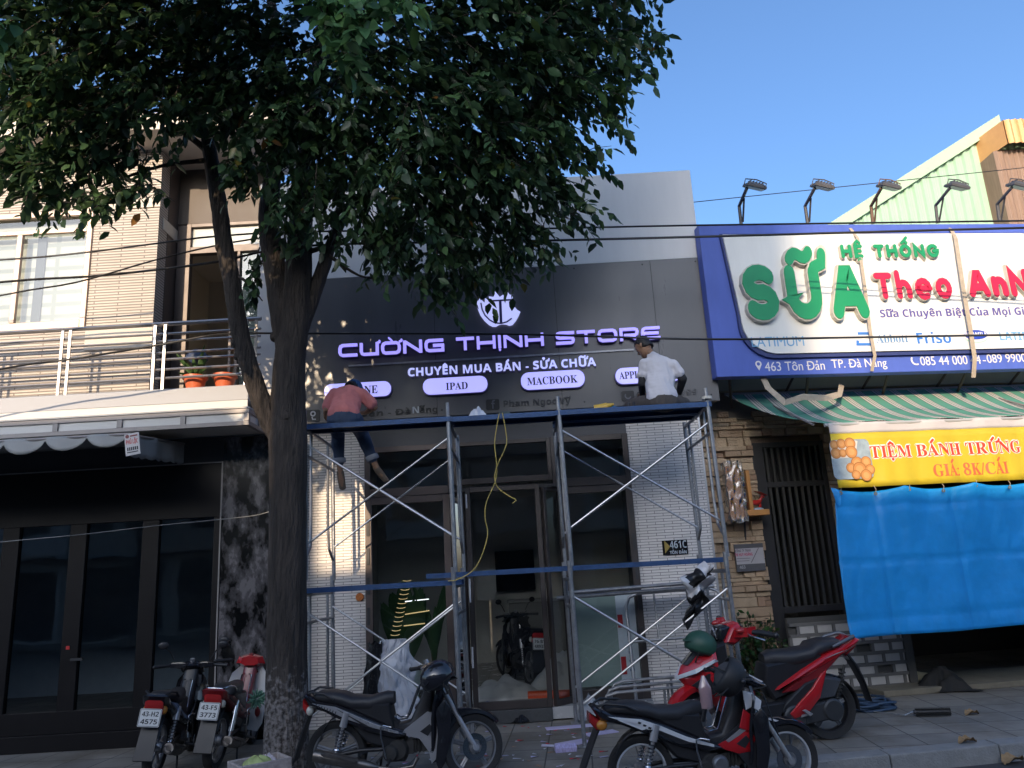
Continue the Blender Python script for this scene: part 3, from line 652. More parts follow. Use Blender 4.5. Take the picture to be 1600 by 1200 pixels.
# string of tiny warm lamps wound up a slim pole behind the glass
lp = MB(); cl = at(628, 990, 9.9); zz = [at(y, x, 9.9) for y, x in ((616, 998), (622, 960), (633, 920), (637, 905))]
for k in range(14):
    f = k / 13; q = at(616 + 20 * f, 998 - 92 * f, 9.85); lp.tube(arc(q.x, q.z, .05, 200, 345, 5, .015) and [(u, 9.85, v) for u, v in arc(q.x, q.z, .055, 190, 350, 5, .015)], .0032, 5)
one(lp, 'light_string', mat('warm_lamp', (1.0, .72, .32), .5, emit=.26, var=0), 'warm light string wound in rings before the potted plants', 'light string', (zz[0].x, 9.85, zz[0].z), smooth=0)
for i, (a, b, lab) in enumerate((((633, 940), (670, 936), 'topmost thin glowing tube behind the left glass'), ((633, 960), (671, 954), 'middle thin glowing tube behind the left glass'), ((631, 978), (664, 974), 'lowest thin glowing tube behind the left glass'))):
    p, q = at(*a, 9.95), at(*b, 9.95); one(MB().tube([p, q], .006, 6), 'glow_tube', MATS['warm_lamp'] if i else mat('white_lamp', (.9, .95, 1), .5, emit=.8, var=0), lab, 'lamp', p, 'glowing tubes among the plants')
# ================================================================== LEFT HOUSE
RIB = brickmat('ribbed_tile', (.50, .45, .40), (.45, .40, .35), (.20, .17, .15), .62, .038, .008, 'XZ', .6, 1.0, .12, .3)
CREAM = mat('cream_paint', (.58, .53, .46), .7, var=.06)
WHITE = mat('white_paint', (.52, .51, .50), .55, var=.06, scale=2)
PEACH = mat('champagne_aluminium', (.52, .40, .33), .4, metal=.2, var=.08)
BROWN = mat('brown_paint', (.10, .08, .07), .6, var=.12)
STEEL = mat('stainless_rail', (.36, .34, .33), .36, metal=.85, var=.1)
YU = 9.4
lh = thing('left_house', 'two storey house with ribbed tan upper wall, steel balcony rail and dark glazed ground floor', 'building', (-6, YU, 0))
XC = at(245, 400, YU).x; zb0 = 4.03
wx0, wx1 = -8.3, at(136, 480, YU).x; wz0, wz1 = at(60, 516, YU).z, at(60, 334, YU).z
g = MB(); g.bx(-10.5, wx0, YU, YU + .25, 3.7, 7.55); g.bx(wx1, XC, YU, YU + .25, 3.7, 7.55); g.bx(wx0, wx1, YU, YU + .25, 3.7, wz0); g.bx(wx0, wx1, YU, YU + .25, wz1, 7.55)
g.build('ribbed_wall', RIB, lh, smooth=0)
zz = [at(187, y, YU).z for y in (545, 513, 325, 316)]
g = MB(); g.bx(wx1 + .01, XC + .012, YU - .015, YU + .02, zz[0], zz[1]); g.build('cream_band', CREAM, lh, bev=.004); g = MB(); g.bx(wx1 - .2, XC + .012, YU - .015, YU + .02, zz[2] - .02, zz[3] + .03); g.build('cream_band', CREAM, lh, bev=.004)
# window
pw = PY(YU + .03); g = MB(); fw = lh
frame_rect(g, PY(YU + .02), wx0, wx1, wz0, wz1, .07, .05)
tz = at(60, 364, YU).z; g.bx(wx0 + .07, wx1 - .07, YU - .03, YU + .02, tz - .03, tz + .03)
for x in (at(22, 480, YU).x, at(-70, 480, YU).x): g.bx(x - .035, x + .035, YU - .031, YU + .02, wz0 + .11, tz - .03)
win = g.build('window_frame', PEACH, lh, bev=.006)
pane(PY(YU + .03), wx0 + .05, wx1 - .05, wz0 + .05, wz1 - .05, 0, 'window_pane', glass('window_glass', (.75, .8, .8), .02, gloss=2.2), win)
bl = brickmat('zebra_blind', (.62, .6, .57), (.60, .58, .55), (.34, .36, .36), 9, .17, .045, 'XZ', .8, 0, .06, .6, 0)
MB().bx(wx0, wx1, YU + .14, YU + .15, wz0, wz1).build('blind', bl, win, smooth=0)
for x in (at(40, 480, YU).x, ): MB().bx(x, x + .12, YU + .12, YU + .135, wz0, tz).build('dark_curtain', mat('curtain_dark', (.1, .11, .14), .9), win)
# balcony alcove with the door
YB = 9.95; XA = -3.28
zs = at(250, 235, YU).z
g = MB(); g.bx(XC + .005, XA + .5, YU - .5, YB + .3, zs, zs + .25); g.bx(-10.5, XC + .004, YU - .5, YU + .6, 7.56, 7.85); g.build('roof_slab', CREAM, lh, bev=.01)
g = MB(); g.bx(XC - .25, XC + .004, YU + .26, YB + .4, 3.7, 7.54); g.bx(XC + .005, XA, YB, YB + .2, at(300, 350, YB).z, zs); g.build('alcove_wall', BROWN, lh, smooth=0)
g = MB(); g.bx(XC + .006, XC + .016, YU + .1, YB - .01, at(262, 362, 9.7).z - .06, at(262, 350, 9.7).z); g.build('cream_band', CREAM, lh)
xd0, xd1 = at(290, 450, YB).x, XA - .02
g = MB(); zt = at(310, 352, YB).z; zm = at(310, 388, YB).z
g.bx(xd0, xd0 + .06, YB - .05, YB + .05, zb0, zt); g.bx(xd0 + .06, xd1, YB - .05, YB + .05, zt - .05, zt); g.bx(xd0 + .06, xd1, YB - .05, YB + .05, zm - .1, zm); g.bx(XC + .02, xd0, YB - .02, YB + .04, zb0, zt)
for px in (362, 372): x = at(px, 500, YB).x; g.bx(x - .02, x + .02, YB - .05, YB + .05, zb0, zm - .1)
dr = g.build('balcony_door', mat('door_brown', (.12, .095, .085), .45, metal=.2), lh, bev=.004)
x = at(372, 500, YB).x; pane(PY(YB), x + .02, xd1, zb0 + .1, zm - .1, 0, 'glass_pane', glass('green_glass', (.5, .62, .58), .02, frost=.25, gloss=1.6), dr)
pane(PY(YB), xd0 + .06, xd1, zm, zt - .05, 0, 'glass_pane', glass('pale_glass', (.75, .78, .72), .05, frost=.6), dr)
g = MB(); g.bx(-5.3, -2.85, 12.6, 12.7, 3.7, 7.3); g.bx(XA + .06, XA + .12, YB + .06, 12.6, 3.7, 7.3); g.bx(-5.3, -5.2, YB + .5, 12.6, 3.7, 7.3); g.bx(-5.3, -2.85, YB + .4, 12.6, 6.9, 7.0); g.build('room_wall', CREAM, lh, smooth=0)
g = MB(); g.bx(-3.95, -3.55, 12.5, 12.59, 4, 5.6); g.build('room_door', BROWN, lh)
# white party wall seen between trunk and rail
MB().bx(XA + .005, -2.79, YU + .1, YU + .5, 3.6, 7.0).build('party_wall', WHITE, lh, smooth=0)
# balcony slab and steel rail
bxr = at(388, 612, 8.9).x
MB().bx(-10.5, bxr, 8.9, YU - .001, 3.84, 4.03).build('balcony_slab', mat('slab_shade_grey', (.34, .35, .38), .6, var=.06, scale=2), lh, bev=.008)  # bluish grey: the shade on the slab is put into its colour
MB().bx(-10.5, bxr, YU + .0, YB + .3, 3.7, 3.85).build('balcony_floor', mat('slab_floor', (.3, .3, .3), .7), lh)
RY = 8.96; ra = thing('balcony_rail', 'stainless steel balcony rail with seven bars on the left house', 'railing', (-6, RY, 4.03))
xr = at(408, 502, RY).x
for k, y in enumerate((521, 536.5, 548, 566, 576.5, 592, 605.5)):
    z = at(0, y, RY).z; MB().tube([(-10.4, RY, z), (xr, RY, z)], .028 if k == 0 else .016, 8).build('top_rail' if k == 0 else 'bar', STEEL, ra)
zt = at(0, 521, RY).z
for px in (-49, -37, 96, 108, 241, 257, 385, 400):
    x = at(px, 570, RY).x; MB().bx(x - .016, x + .016, RY - .034, RY - .017, 4.03, zt - .02).build('post', STEEL, ra)
for i, px in enumerate((305, 351)):
    p = at(px, 599, 9.15); z = 4.03; t = thing('flower_pot', ('orange plastic flower pot with a small plant on the balcony' if i == 0 else 'bare orange plastic flower pot on the balcony by the trunk'), 'flower pot', (p.x, 9.15, z))
    MB().lathe([(.001, 0), (.09, 0), (.13, .16), (.15, .165), (.15, .2), (.125, .2), (.115, .14), (.001, .14)], (p.x, 9.15, z), 'Z', 20).build('pot', mat('orange_pot', (.60, .13, .05), .45, var=.06), t)
    if i == 0:
        g = MB(); r_ = random.Random(3)
        for k in range(26):
            a = r_.uniform(0, 6.3); L = r_.uniform(.1, .3); big_leaf(g, (p.x, 9.15, z + .16), (p.x + math.cos(a) * L * .7 - .05, 9.15 + math.sin(a) * L * .5, z + .16 + L * r_.uniform(.3, 1.6)), .022, .02, 4)
        g.build('foliage', mat('leaf_mid', (.06, .13, .035), .5, var=.3, tr=.3), t, smooth=60)
p = at(308, 560, 9.3); g = MB(); g.tube([(p.x, 9.3, 4.03), (p.x, 9.3, p.z - .12)], .012, 8); g.sph((p.x, 9.3, p.z + .02), (.12, .11, .1), 16, 8); g.lathe([(.13, p.z - .02), (.135, p.z + .02), (.12, p.z + .05)], (p.x, 9.3, 0), 'Z', 20)
one(g, 'fan_head', mat('fan_blue', (.06, .09, .18), .4, var=.3), 'blue grey fan head on a thin stand behind the balcony rail', 'fan', (p.x, 9.3, 4.03))
# box canopy under the balcony
CY = 8.5; cn = lh
z1, z0 = at(190, 649, CY).z, at(190, 675, CY).z; cx1 = at(389, 650, CY).x
bars = mat('canopy_bar', (.27, .25, .245), .5, metal=.3, var=.08); ACR = mat('white_acrylic', (.60, .59, .57), .35, var=.04)
g = MB(); b = .05
g.bx(-10.5, cx1, CY, CY + .05, z1 - b, z1); g.bx(-10.5, cx1, CY, CY + .05, z0, z0 + b)
for px in (-13, 86, 186, 285): x = at(px, 665, CY).x; g.bx(x - .03, x + .03, CY, CY + .049, z0 + b, z1 - b)
g.bx(cx1 - .06, cx1 - .001, CY + .001, CY + .05, z0 + b, z1 - b)
g.bx(cx1 - .05, cx1, CY + .051, 9.28, z1 - b, z1 - .001); g.bx(cx1 - .05, cx1, CY + .051, 9.28, z0 + .001, z0 + b); g.bx(cx1 - .05, cx1 - .002, 8.86, 8.91, z0 + b, z1 - b)
cf = g.build('canopy_frame', bars, lh, bev=.004)
g = MB(); g.bx(-10.5, cx1 - .062, CY + .02, CY + .03, z0 + b, z1 - b); g.bx(cx1 - .03, cx1 - .02, CY + .052, 9.27, z0 + b, z1 - b); g.build('canopy_panel', ACR, cf, smooth=0)
g = MB(); g.bx(-10.5, cx1, CY - .01, 9.3, z1 + .003, z1 + .02); g.bx(-10.5, bxr, 8.88, 8.899, z1 + .02, 3.835); g.build('canopy_roof', WHITE, lh)
MB().bx(-10.5, cx1 - .06, CY + .06, 9.28, z0 + .045, z0 + .05).build('canopy_soffit', CREAM, lh)
# ground floor
YG = 9.3; zg = at(200, 731, YG).z; xg = at(346, 800, YG).x
DFR = mat('dark_door_frame', (.007, .006, .007), .45, spec=.25); zh = at(200, 815, YG).z
MARB = mat('dark_marble', (.075, .070, .074), .25, var=.7, scale=4.5, coat=.15, stretch=(1.3, 1, .7), sharp=(.44, .64))
MB().bx(xg + .005, -2.73, YG, YG + .3, 0, z0 + .02).build('marble_pier', MARB, lh, smooth=0)
MB().bx(-10.5, xg, YG + .02, YG + .2, zg, z0 + .04).build('fascia_wall', mat('fascia_dark', (.05, .05, .052), .7), lh)
MB().bx(xg - .012, xg + .003, YG - .012, YG + .01, 0, zg + .012).build('edge_trim', mat('trim_grey', (.3, .28, .27), .5), lh)
MB().bx(-10.5, xg - .014, YG - .012, YG + .01, zg, zg + .012).build('edge_trim', MATS['trim_grey'], lh)
g = MB(); g.bx(-10.5, xg - .013, YG + .0, YG + .06, zh, zg - .001)
xsn = [at(px, 900, YG).x for px in (-200, -90, 12, 118, 232, 338)]
for x in xsn: g.bx(x - (.10 if x != xsn[-1] else .05), x + (.10 if x != xsn[-1] else .045), YG - .01, YG + .06, .18, zh)
g.bx(-10.5, xg - .013, YG - .012, YG + .06, .18, .42); g.bx(-10.5, xg - .013, YG - .05, YG + .1, 0, .18)
dd = g.build('glass_door', DFR, lh, bev=.005)
pane(PY(YG + .03), -10.4, xg - .03, .4, zh, 0, 'glass_pane', glass('tinted_glass', (.50, .56, .60), .02, gloss=1.7), dd)
p = at(116, 1028, YG); MB().bx(p.x - .02, p.x + .12, YG - .05, YG - .03, p.z - .03, p.z).build('door_handle', DARK, dd)
p = at(107, 1012, YG); MB().bx(p.x - .02, p.x + .02, YG - .018, YG - .012, p.z - .02, p.z + .02).build('red_sticker', mat('sticker_red', (.5, .03, .03), .5), dd)
g = MB(); g.bx(-10.5, -2.75, 14.4, 14.5, 0, 3.6); g.bx(-2.82, -2.79, YG + .31, 14.4, 0, 3.6); g.bx(-10.5, -9.5, YG + .3, 14.4, 0, 3.6); g.bx(-10.5, -2.79, YG + .21, 14.4, 3.605, 3.69); g.build('room_wall', mat('room_dim', (.55, .60, .68), .9), lh, smooth=0)
# roll-out awning with a scalloped grey valance
AY = 7.95; aw = thing('grey_awning', 'grey tarpaulin awning with a scalloped valance on the left house', 'awning', (-5.5, AY, 3.2))
AW = mat('tarpaulin_grey', (.30, .30, .295), .6, var=.1, scale=3, bump=.1, bscale=12)
ax1 = at(204, 690, AY).x; at_ = at(204, 677, AY).z; ab = at(204, 712, AY).z; bt, bb = at(310, 690, 9.25).z, at(310, 722, 9.25).z
g = MB(); g.grid(lambda u, v: (-10.2 + (ax1 + 10.2) * u, AY + (9.25 - AY) * v, at_ - .01 + (bt - at_) * v), 20, 3); g.build('roof_sheet', AW, aw, solid=.006)
g = MB(); g.grid(lambda u, v: (ax1 + .012 * math.sin(u * 19), AY + (9.25 - AY) * u, (ab + (bb - ab) * u - .02 * abs(math.sin(u * 22))) * (1 - v) + (at_ - .012 + (bt - at_) * u) * v), 40, 4); g.build('side_sheet', AW, aw, solid=.005)
def scal(u, v):
    s = u * 14; k = s % 1; top = at_ + .005; L = (.05 + .12 * math.sin(math.pi * k) ** .8) ; r_ = math.sin(int(s) * 7.1) * .02
    return (-10.2 + (ax1 + 10.18) * u, AY - .012 - .05 * math.sin(math.pi * k) * (1 - v) - .02 * math.sin(k * 6.28), top - (L + r_) * (1 - v))
g = MB(); g.grid(scal, 14 * 10, 4); g.build('valance', AW, aw, solid=.004, smooth=50)
g = MB(); g.tube([(ax1, AY, at_ - .02), (ax1, 9.25, bt - .02)], .014); g.tube([(-10.2, AY, at_ - .01), (ax1, AY, at_ - .01)], .018); g.build('frame_tube', bars, aw)
pl_ = PY(AY - .09); A = pl_.hit(207, 694); hs = thing('hanging_sign', 'small tilted white sign with red PHÚ LỘC lettering at the awning corner', 'sign', A)
M_ = Matrix.Translation(A) @ Matrix.Rotation(R(-8), 4, 'Y')
g = MB(); g.M = M_; g.bx(-.075, .075, -.006, .006, -.115, .115); g.build('board', mat('sign_white', (.62, .6, .6), .5, var=.05), hs)
RED = mat('print_red', (.55, .02, .03), .5)
g = MB(); plh = PY(0); text_mb(g, 'PHÚ LỘC', 'sans', Vector((-.06, -.007, .005)), Vector((.06, -.007, .005)), .045, plh, .002); g2 = MB(); g2.M = M_; g2.add(g.v, g.f); g2.build('lettering', RED, hs, smooth=0)
g2 = MB(); g2.M = M_; [g2.bx(-.055 + i * .02, -.042 + i * .02, -.009, -.0065, -.065, -.03) for i in range(6)]; g2.bx(-.06, .055, -.009, -.0065, -.088, -.078); g2.build('print_row', mat('print_dark', (.05, .05, .06), .6), hs)
g2 = MB(); g2.M = M_; g2.lathe([(.001, -.009), (.02, -.009), (.02, -.0065), (.001, -.0065)], (-.045, 0, .088), 'Y', 14); g2.bx(-.015, .06, -.009, -.0065, .08, .095); g2.build('print_row', mat('print_mixed', (.25, .06, .06), .5, var=.5, scale=60), hs)

# ================================================================== RIGHT HOUSE (frontage turned seven degrees)
rh = thing('right_house', 'milk shop house with stacked tan stone wall and barred door', 'building', tuple(rp(0, .95, 0)), YAW)
def rbox(g, u0, u1, v0, v1, z0, z1):
    c = [rp(u, v, z) for z in (z0, z1) for u, v in ((u0, v0), (u1, v0), (u1, v1), (u0, v1))]
    return g.add(c, [(0, 3, 2, 1), (4, 5, 6, 7), (0, 1, 5, 4), (1, 2, 6, 5), (2, 3, 7, 6), (3, 0, 4, 7)])
VW = .95; gu0 = onR(1186, 800, VW)[0]; gu1 = onR(1301, 800, VW)[0]; gz1 = onR(1240, 690, VW)[1]
STONE = tintmat('stacked_stone', .85, bump=.6)
g = MB(); z = 0.0; r_ = random.Random(11); u_end = gu1 + .12
while z < 3.55:
    h = r_.choice((.05, .065, .08, .1, .125)); u = -.16 - r_.random() * .15
    while u < u_end:
        L = r_.uniform(.12, .42); a, b = max(-.16, u), min(u + L, u_end)
        segs = [(a, b)] if (z + h < .05 or z > gz1 - .03) else [(a, min(b, gu0)), (max(a, gu1), b)]
        for a_, b_ in segs:
            if b_ - a_ < .02: continue
            q = r_.random(); base = (.46, .345, .235) if q < .45 else (.40, .285, .19) if q < .8 else (.33, .215, .145) if q < .93 else (.50, .41, .30)
            f = r_.uniform(.85, 1.12); g.c = tuple(c * f for c in base); pr = r_.uniform(0, .085)
            if r_.random() < .3 and h > .09 and b_ - a_ > .15:
                m = (a_ + b_) / 2; rbox(g, a_ + .003, m - .002, VW - pr, VW + .1, z + .003, z + h - .003); pr = r_.uniform(0, .06)
                g.c = tuple(c * .9 for c in base); rbox(g, m + .002, b_ - .003, VW - pr, VW + .1, z + .003, z + h * .55); rbox(g, m + .002, b_ - .003, VW - pr * .5, VW + .1, z + h * .55 + .004, z + h - .003)
            else: rbox(g, a_ + .003, b_ - .003, VW - pr, VW + .1, z + .003, z + h - .003)
        u += L
    z += h
g.build('stone_wall', STONE, rh, smooth=0, tint=True, bev=.006)
MORT = mat('old_mortar', (.16, .11, .08), .95, var=.3, bump=.5)
g = MB(); rbox(g, -.17, gu0 - .01, VW + .05, VW + .25, 0, 3.5); rbox(g, gu0 - .01, u_end + .02, VW + .05, VW + .25, gz1 + .01, 3.5); rbox(g, gu1 + .01, u_end + .02, VW + .051, VW + .25, 0, gz1 + .009); g.build('wall_core', MORT, rh, smooth=0)
BEIGE = mat('olive_board', (.34, .32, .22), .7, var=.12); PLASTER = mat('old_plaster', (.20, .18, .155), .9, var=.2)  # olive fascia board, grey-brown lintel plaster
zf0, zf1 = onR(1300, 606, .8)[1], onR(1300, 560, .8)[1]
g = MB(); rbox(g, -.1, 9, .8, .9, zf0, zf1 + .6); g.build('upper_fascia', BEIGE, rh)
g = MB(); rbox(g, -.16, 9, .92, 1.2, 3.505, zf0 + .2); g.build('lintel', PLASTER, rh, smooth=0)
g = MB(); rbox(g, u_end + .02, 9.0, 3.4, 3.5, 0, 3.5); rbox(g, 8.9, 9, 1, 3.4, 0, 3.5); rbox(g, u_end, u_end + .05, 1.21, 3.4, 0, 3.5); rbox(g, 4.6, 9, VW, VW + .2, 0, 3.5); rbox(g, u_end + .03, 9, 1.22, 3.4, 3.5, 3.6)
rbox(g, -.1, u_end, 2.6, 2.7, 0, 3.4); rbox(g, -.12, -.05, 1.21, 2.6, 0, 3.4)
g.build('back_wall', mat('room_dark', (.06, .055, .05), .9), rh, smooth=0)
g = MB(); rbox(g, -.1, 9, .95, 7.9, 5.2, 5.3); rbox(g, -.1, 9, 3.51, 7.9, 0, 5.19); g.build('roof_deck', mat('roof_concrete', (.2, .2, .2), .9), rh, smooth=0)
# barred door
BAR = mat('bar_black', (.03, .03, .033), .45, var=.2); gz0 = .55
g = MB(); fr_ = .07; v0, v1 = VW - .02, VW + .05
zmid = onR(1240, 752, VW)[1]; zlo = onR(1300, 950, VW)[1]
rbox(g, gu0, gu0 + fr_ * 2.2, v0, v1, 0, gz1); rbox(g, gu1 - fr_, gu1, v0, v1, 0, gz1)
for a, b in ((gz1 - fr_, gz1), (zmid - .07, zmid), (zlo - .03, zlo + .05)): rbox(g, gu0 + fr_ * 2.2, gu1 - fr_, v0 + .002, v1 - .002, a, b)
gd = g.build('barred_door', BAR, rh, bev=.004)
g = MB(); nb = 9
for i in range(nb):
    u = gu0 + fr_ * 2.2 + (gu1 - gu0 - fr_ * 3.2) * (i + .5) / nb
    rbox(g, u - .016, u + .016, v0 + .012, v1 - .02, zmid, gz1 - fr_); rbox(g, u - .018, u + .018, v0 + .012, v1 - .02, zlo + .05, zmid - .07)
g.build('bars', mat('bar_grey', (.07, .07, .068), .4, metal=.4), gd, smooth=0)
g = MB(); rbox(g, gu0 + .1, gu1 - .08, VW + .1, VW + .12, zmid - .05, gz1 - .05); g.build('mesh_backing', mat('mesh_black', (.012, .012, .013), .8), gd, smooth=0)
# breeze-block screen low behind the tarpaulin
BRK = mat('white_brick', (.50, .48, .46), .8, var=.1); LAT = mat('screen_grey', (.16, .155, .15), .85, var=.15)
bs = thing('breeze_block_wall', 'low grey screen wall with white bricks beneath the blue tarpaulin', 'wall', tuple(rp(2.4, .6, 0)), YAW)
bu0, bu1 = onR(1240, 1030, .6)[0], onR(1428, 1030, .6)[0]; hb = .92
g = MB(); rbox(g, bu0, bu1 - .1, .64, .70, 0, hb); rbox(g, bu1 - .1, bu1, .58, .72, 0, hb + .05); g.build('screen', mat('screen_dark', (.09, .088, .085), .9), bs, smooth=0)
g = MB(); row = .13
for i in range(8):
    z = .06 + row * i
    if z > hb: break
    rbox(g, bu0, bu1 - .1, .595, .64, z - .018, z + .018)
    k = 0; u = bu0 + (.11 if i % 2 else 0)
    while u < bu1 - .1 and z + row < hb + .02: rbox(g, u - .018, u + .018, .597, .639, z + .018, z + row - .018); u += .235
g.build('lattice', LAT, bs, smooth=0)
g = MB()
for i in range(6):
    z = .06 + row * i; u = bu0 + (.11 if i % 2 else 0) + .022
    while u < bu1 - .12 and z + row < hb + .02:
        if r_.random() < .86: rbox(g, u, min(u + .19, bu1 - .11), .603, .638, z + .02, z + row - .02)
        u += .235
g.build('white_brick', BRK, bs, smooth=0, bev=.004)
# raised concrete sill to the right of the screen
g = MB(); a = onR(1432, 1058, .3)[0]; rbox(g, a - .5, a + 3.5, .2, 1.2, 0, .07); tag(g.build('concrete_sill', mat('sill_concrete', (.2, .175, .13), .9, var=.3, bump=.4), smooth=0, bev=.01), kind='structure')

# blue and white shop sign
def sz(px, py, v=0): return onR(px, py, v)
su0, sz1 = sz(1091, 352); _, sz0 = sz(1122, 589); su1 = 5.6; sz1 = (sz1 + sz(1600, 349)[1]) / 2; sz0 = (sz0 + sz(1600, 576)[1]) / 2
ms = thing('milk_shop_sign', 'blue and white milk shop sign with big green SỮA letters', 'sign', tuple(rp(2.5, 0, sz0)), YAW)
SBL = mat('sign_blue', (.075, .125, .47), .45, var=.16, scale=2.5, stretch=(1.5, 1.5, .3))
g = MB(); rbox(g, su0, su1, 0, .16, sz0, sz1); g.build('blue_board', SBL, ms, bev=.006)
axr = lambda v: (lambda u, z, q: rp(u, v - q, z))
zt_, zb_ = sz(1130, 370)[1], sz(1300, 553)[1]; ul = sz(1124, 371)[0] + .02; ub = sz(1195, 555)[0]; ur = 4.98
poly = [(ur, zb_), (ur, zt_ - .45)] + arc(ur - .55, zt_ - .45, .55, 0, 90, 6, .45) + [(ul, zt_), (ul + .10, zb_ + .5)] + arc(ul + .55, zb_ + .42, .45, 180, 262, 6, .42)
g = MB(); g.prism(poly, axr(0), .001, .07); wb = g.build('white_panel', mat('sign_panel_white', (.70, .70, .68), .4, var=.10, scale=2.6, stretch=(2.2, 2.2, .22)), ms, smooth=0)
poly = [(u - .03 if u < 1.5 else u + .02, z + (.02 if z > 4.6 else -.05)) for u, z in poly]
g = MB(); g.prism(poly, axr(0), .0006, .045); g.build('panel_rim', mat('rim_blue', (.03, .045, .16), .5), wb, smooth=0)
PR0 = PR(-.07); GREEN = mat('letter_green', (.012, .26, .105), .4, var=.08); GSIDE = mat('letter_edge', (.50, .48, .44), .5); REDL = mat('letter_red', (.62, .015, .06), .4, var=.06)
def bub(body, blp, brp, topp, w, m, dep=.07, gap=.16, sp=.5):
    bl, br, tp = PR0.hit(*blp), PR0.hit(*brp), PR0.hit(*topp); br = Vector((br.x, br.y, bl.z)); h = tp.z - bl.z
    mb = MB(); stroke_write(mb, BUB, body, w, bl, br, h, PR0, .012, 'round', gap, lead=dep, sp=sp, mw_=w * .8); o = mb.words('lettering', m, ms, smooth=0)
    mb = MB(); stroke_write(mb, BUB, body, w + .05, bl, br, h, PR0, dep - .002, 'round', gap, lead=.0006, sp=sp, mw_=w * .8 + .05); mb.words('lettering_back', GSIDE, o, smooth=0)
bub('SỮA', (1164, 503), (1354, 494), (1164, 419), .29, GREEN, .08, .27)
bub('HỆ THỐNG', (1312, 406), (1464, 402), (1312, 385), .27, GREEN, .05, .2, .75)
bub('Theo', (1366, 471), (1486, 468), (1366, 428), .225, REDL, .06, .12)
bub('AnNa', (1511, 467), (1636, 463), (1511, 424), .27, REDL, .06, .12)
PRT = PR(-.0705)
PUR = mat('print_purple', (.10, .085, .30), .5); LBL = mat('print_sky', (.16, .38, .62), .5); MBL = mat('print_mid_blue', (.04, .18, .55), .5)
write(ms, 'lettering', 'Sữa Chuyên Biệt Của Mọi Gia Đình', 'sans', (1376, 496), (1652, 489), (1376, 484), PRT, .004, PUR)
write(ms, 'lettering', 'LATIMUM', 'plain', (1175, 542), (1257, 540), (1175, 527), PRT, .003, LBL)
g = MB(); a = [onR(x, y, -.0705) for x, y in ((1340, 521), (1357, 521), (1361, 524), (1361, 538), (1340, 538), (1340, 532))]; g.strip([a[0], a[1], a[2], a[3], a[4], a[5]], .035, axr(-.0705), .0002, .004); g.build('logo', MBL, ms, smooth=0)
write(ms, 'lettering', 'Abbott', 'serif', (1370, 536), (1420, 534), (1370, 523), PRT, .003, mat('print_steel', (.12, .25, .45), .5))
write(ms, 'lettering', 'Friso', 'sans', (1434, 537), (1487, 535), (1434, 520), PRT, .003, MBL)
g = MB(); c = onR(1524.5, 523, -.0705); g.prism([(c[0] + .165 * math.cos(t * .2618), c[1] + .065 * math.sin(t * .2618)) for t in range(24)], axr(-.0705), .0002, .004); lg = g.build('logo', mat('logo_blue', (.02, .06, .42), .5), ms, smooth=0)
g = MB(); g.strip([(c[0] + .17 * math.cos(R(t)), c[1] - .02 + .085 * math.sin(R(t))) for t in range(200, 345, 15)], .014, axr(-.0705), .0003, .003); g.build('logo_swash', mat('swash_green', (.35, .6, .5), .5), lg, smooth=0)
write(ms, 'lettering', 'VINAMILK', 'sans', (1505, 525.5), (1543, 524), (1505, 519.5), PR(-.0748), .002, mat('print_white', (.75, .75, .75), .5))
write(ms, 'lettering', 'LATIPRO', 'sans', (1563, 532), (1630, 529), (1563, 519), PRT, .003, LBL)
PB = PR(-.0008); WT = mat('line_white', (.70, .68, .68), .5)
write(ms, 'lettering', '463 Tôn Đản', 'plain', (1196, 580), (1289, 575.5), (1196, 566), PB, .004, WT)
write(ms, 'lettering', 'TP. Đà Nẵng', 'plain', (1300, 575), (1386, 572), (1300, 562), PB, .004, WT)
write(ms, 'lettering', '085 44 000 44', 'plain', (1439, 571), (1533, 567.5), (1439, 557.5), PB, .004, WT)
write(ms, 'lettering', '-', 'plain', (1536, 567), (1541, 567), (1536, 557), PB, .004, WT)
write(ms, 'lettering', '089 9900', 'plain', (1543, 567), (1604, 565), (1543, 554), PB, .004, WT)
c = onR(1185, 570, 0); g = MB(); g.strip(arc(c[0], c[1] + .01, .032, 0, 345, 14), .018, axr(-.0008), .0002, .005, closed=True); g.prism([(c[0] - .035, c[1] - .012), (c[0] + .035, c[1] - .012), (c[0], c[1] - .075)], axr(-.0008), .0002, .004); g.build('pin_icon', WT, ms, smooth=0)
c = onR(1429, 565, 0); g = MB(); g.strip(arc(c[0] + .02, c[1] + .02, .06, 150, 290, 8), .02, axr(-.0008), .0002, .004, cap='round'); g.build('phone_icon', WT, ms, smooth=0)
for u in (.15, 1.2, 2.3, 3.4, 4.5):
    for a, b in (((u, .14, sz0 + .02), (u + .28, .85, sz0 - .22)), ((u + .1, .16, sz1 - .2), (u + .1, .95, sz1 - .6)), ((u, .15, sz0 + .3), (u - .02, .85, sz0 - .1))): MB().tube([rp(*a), rp(*b)], .018, 6).build('strut', mat('strut_rust', (.06, .045, .04), .7, var=.4, scale=20), ms)
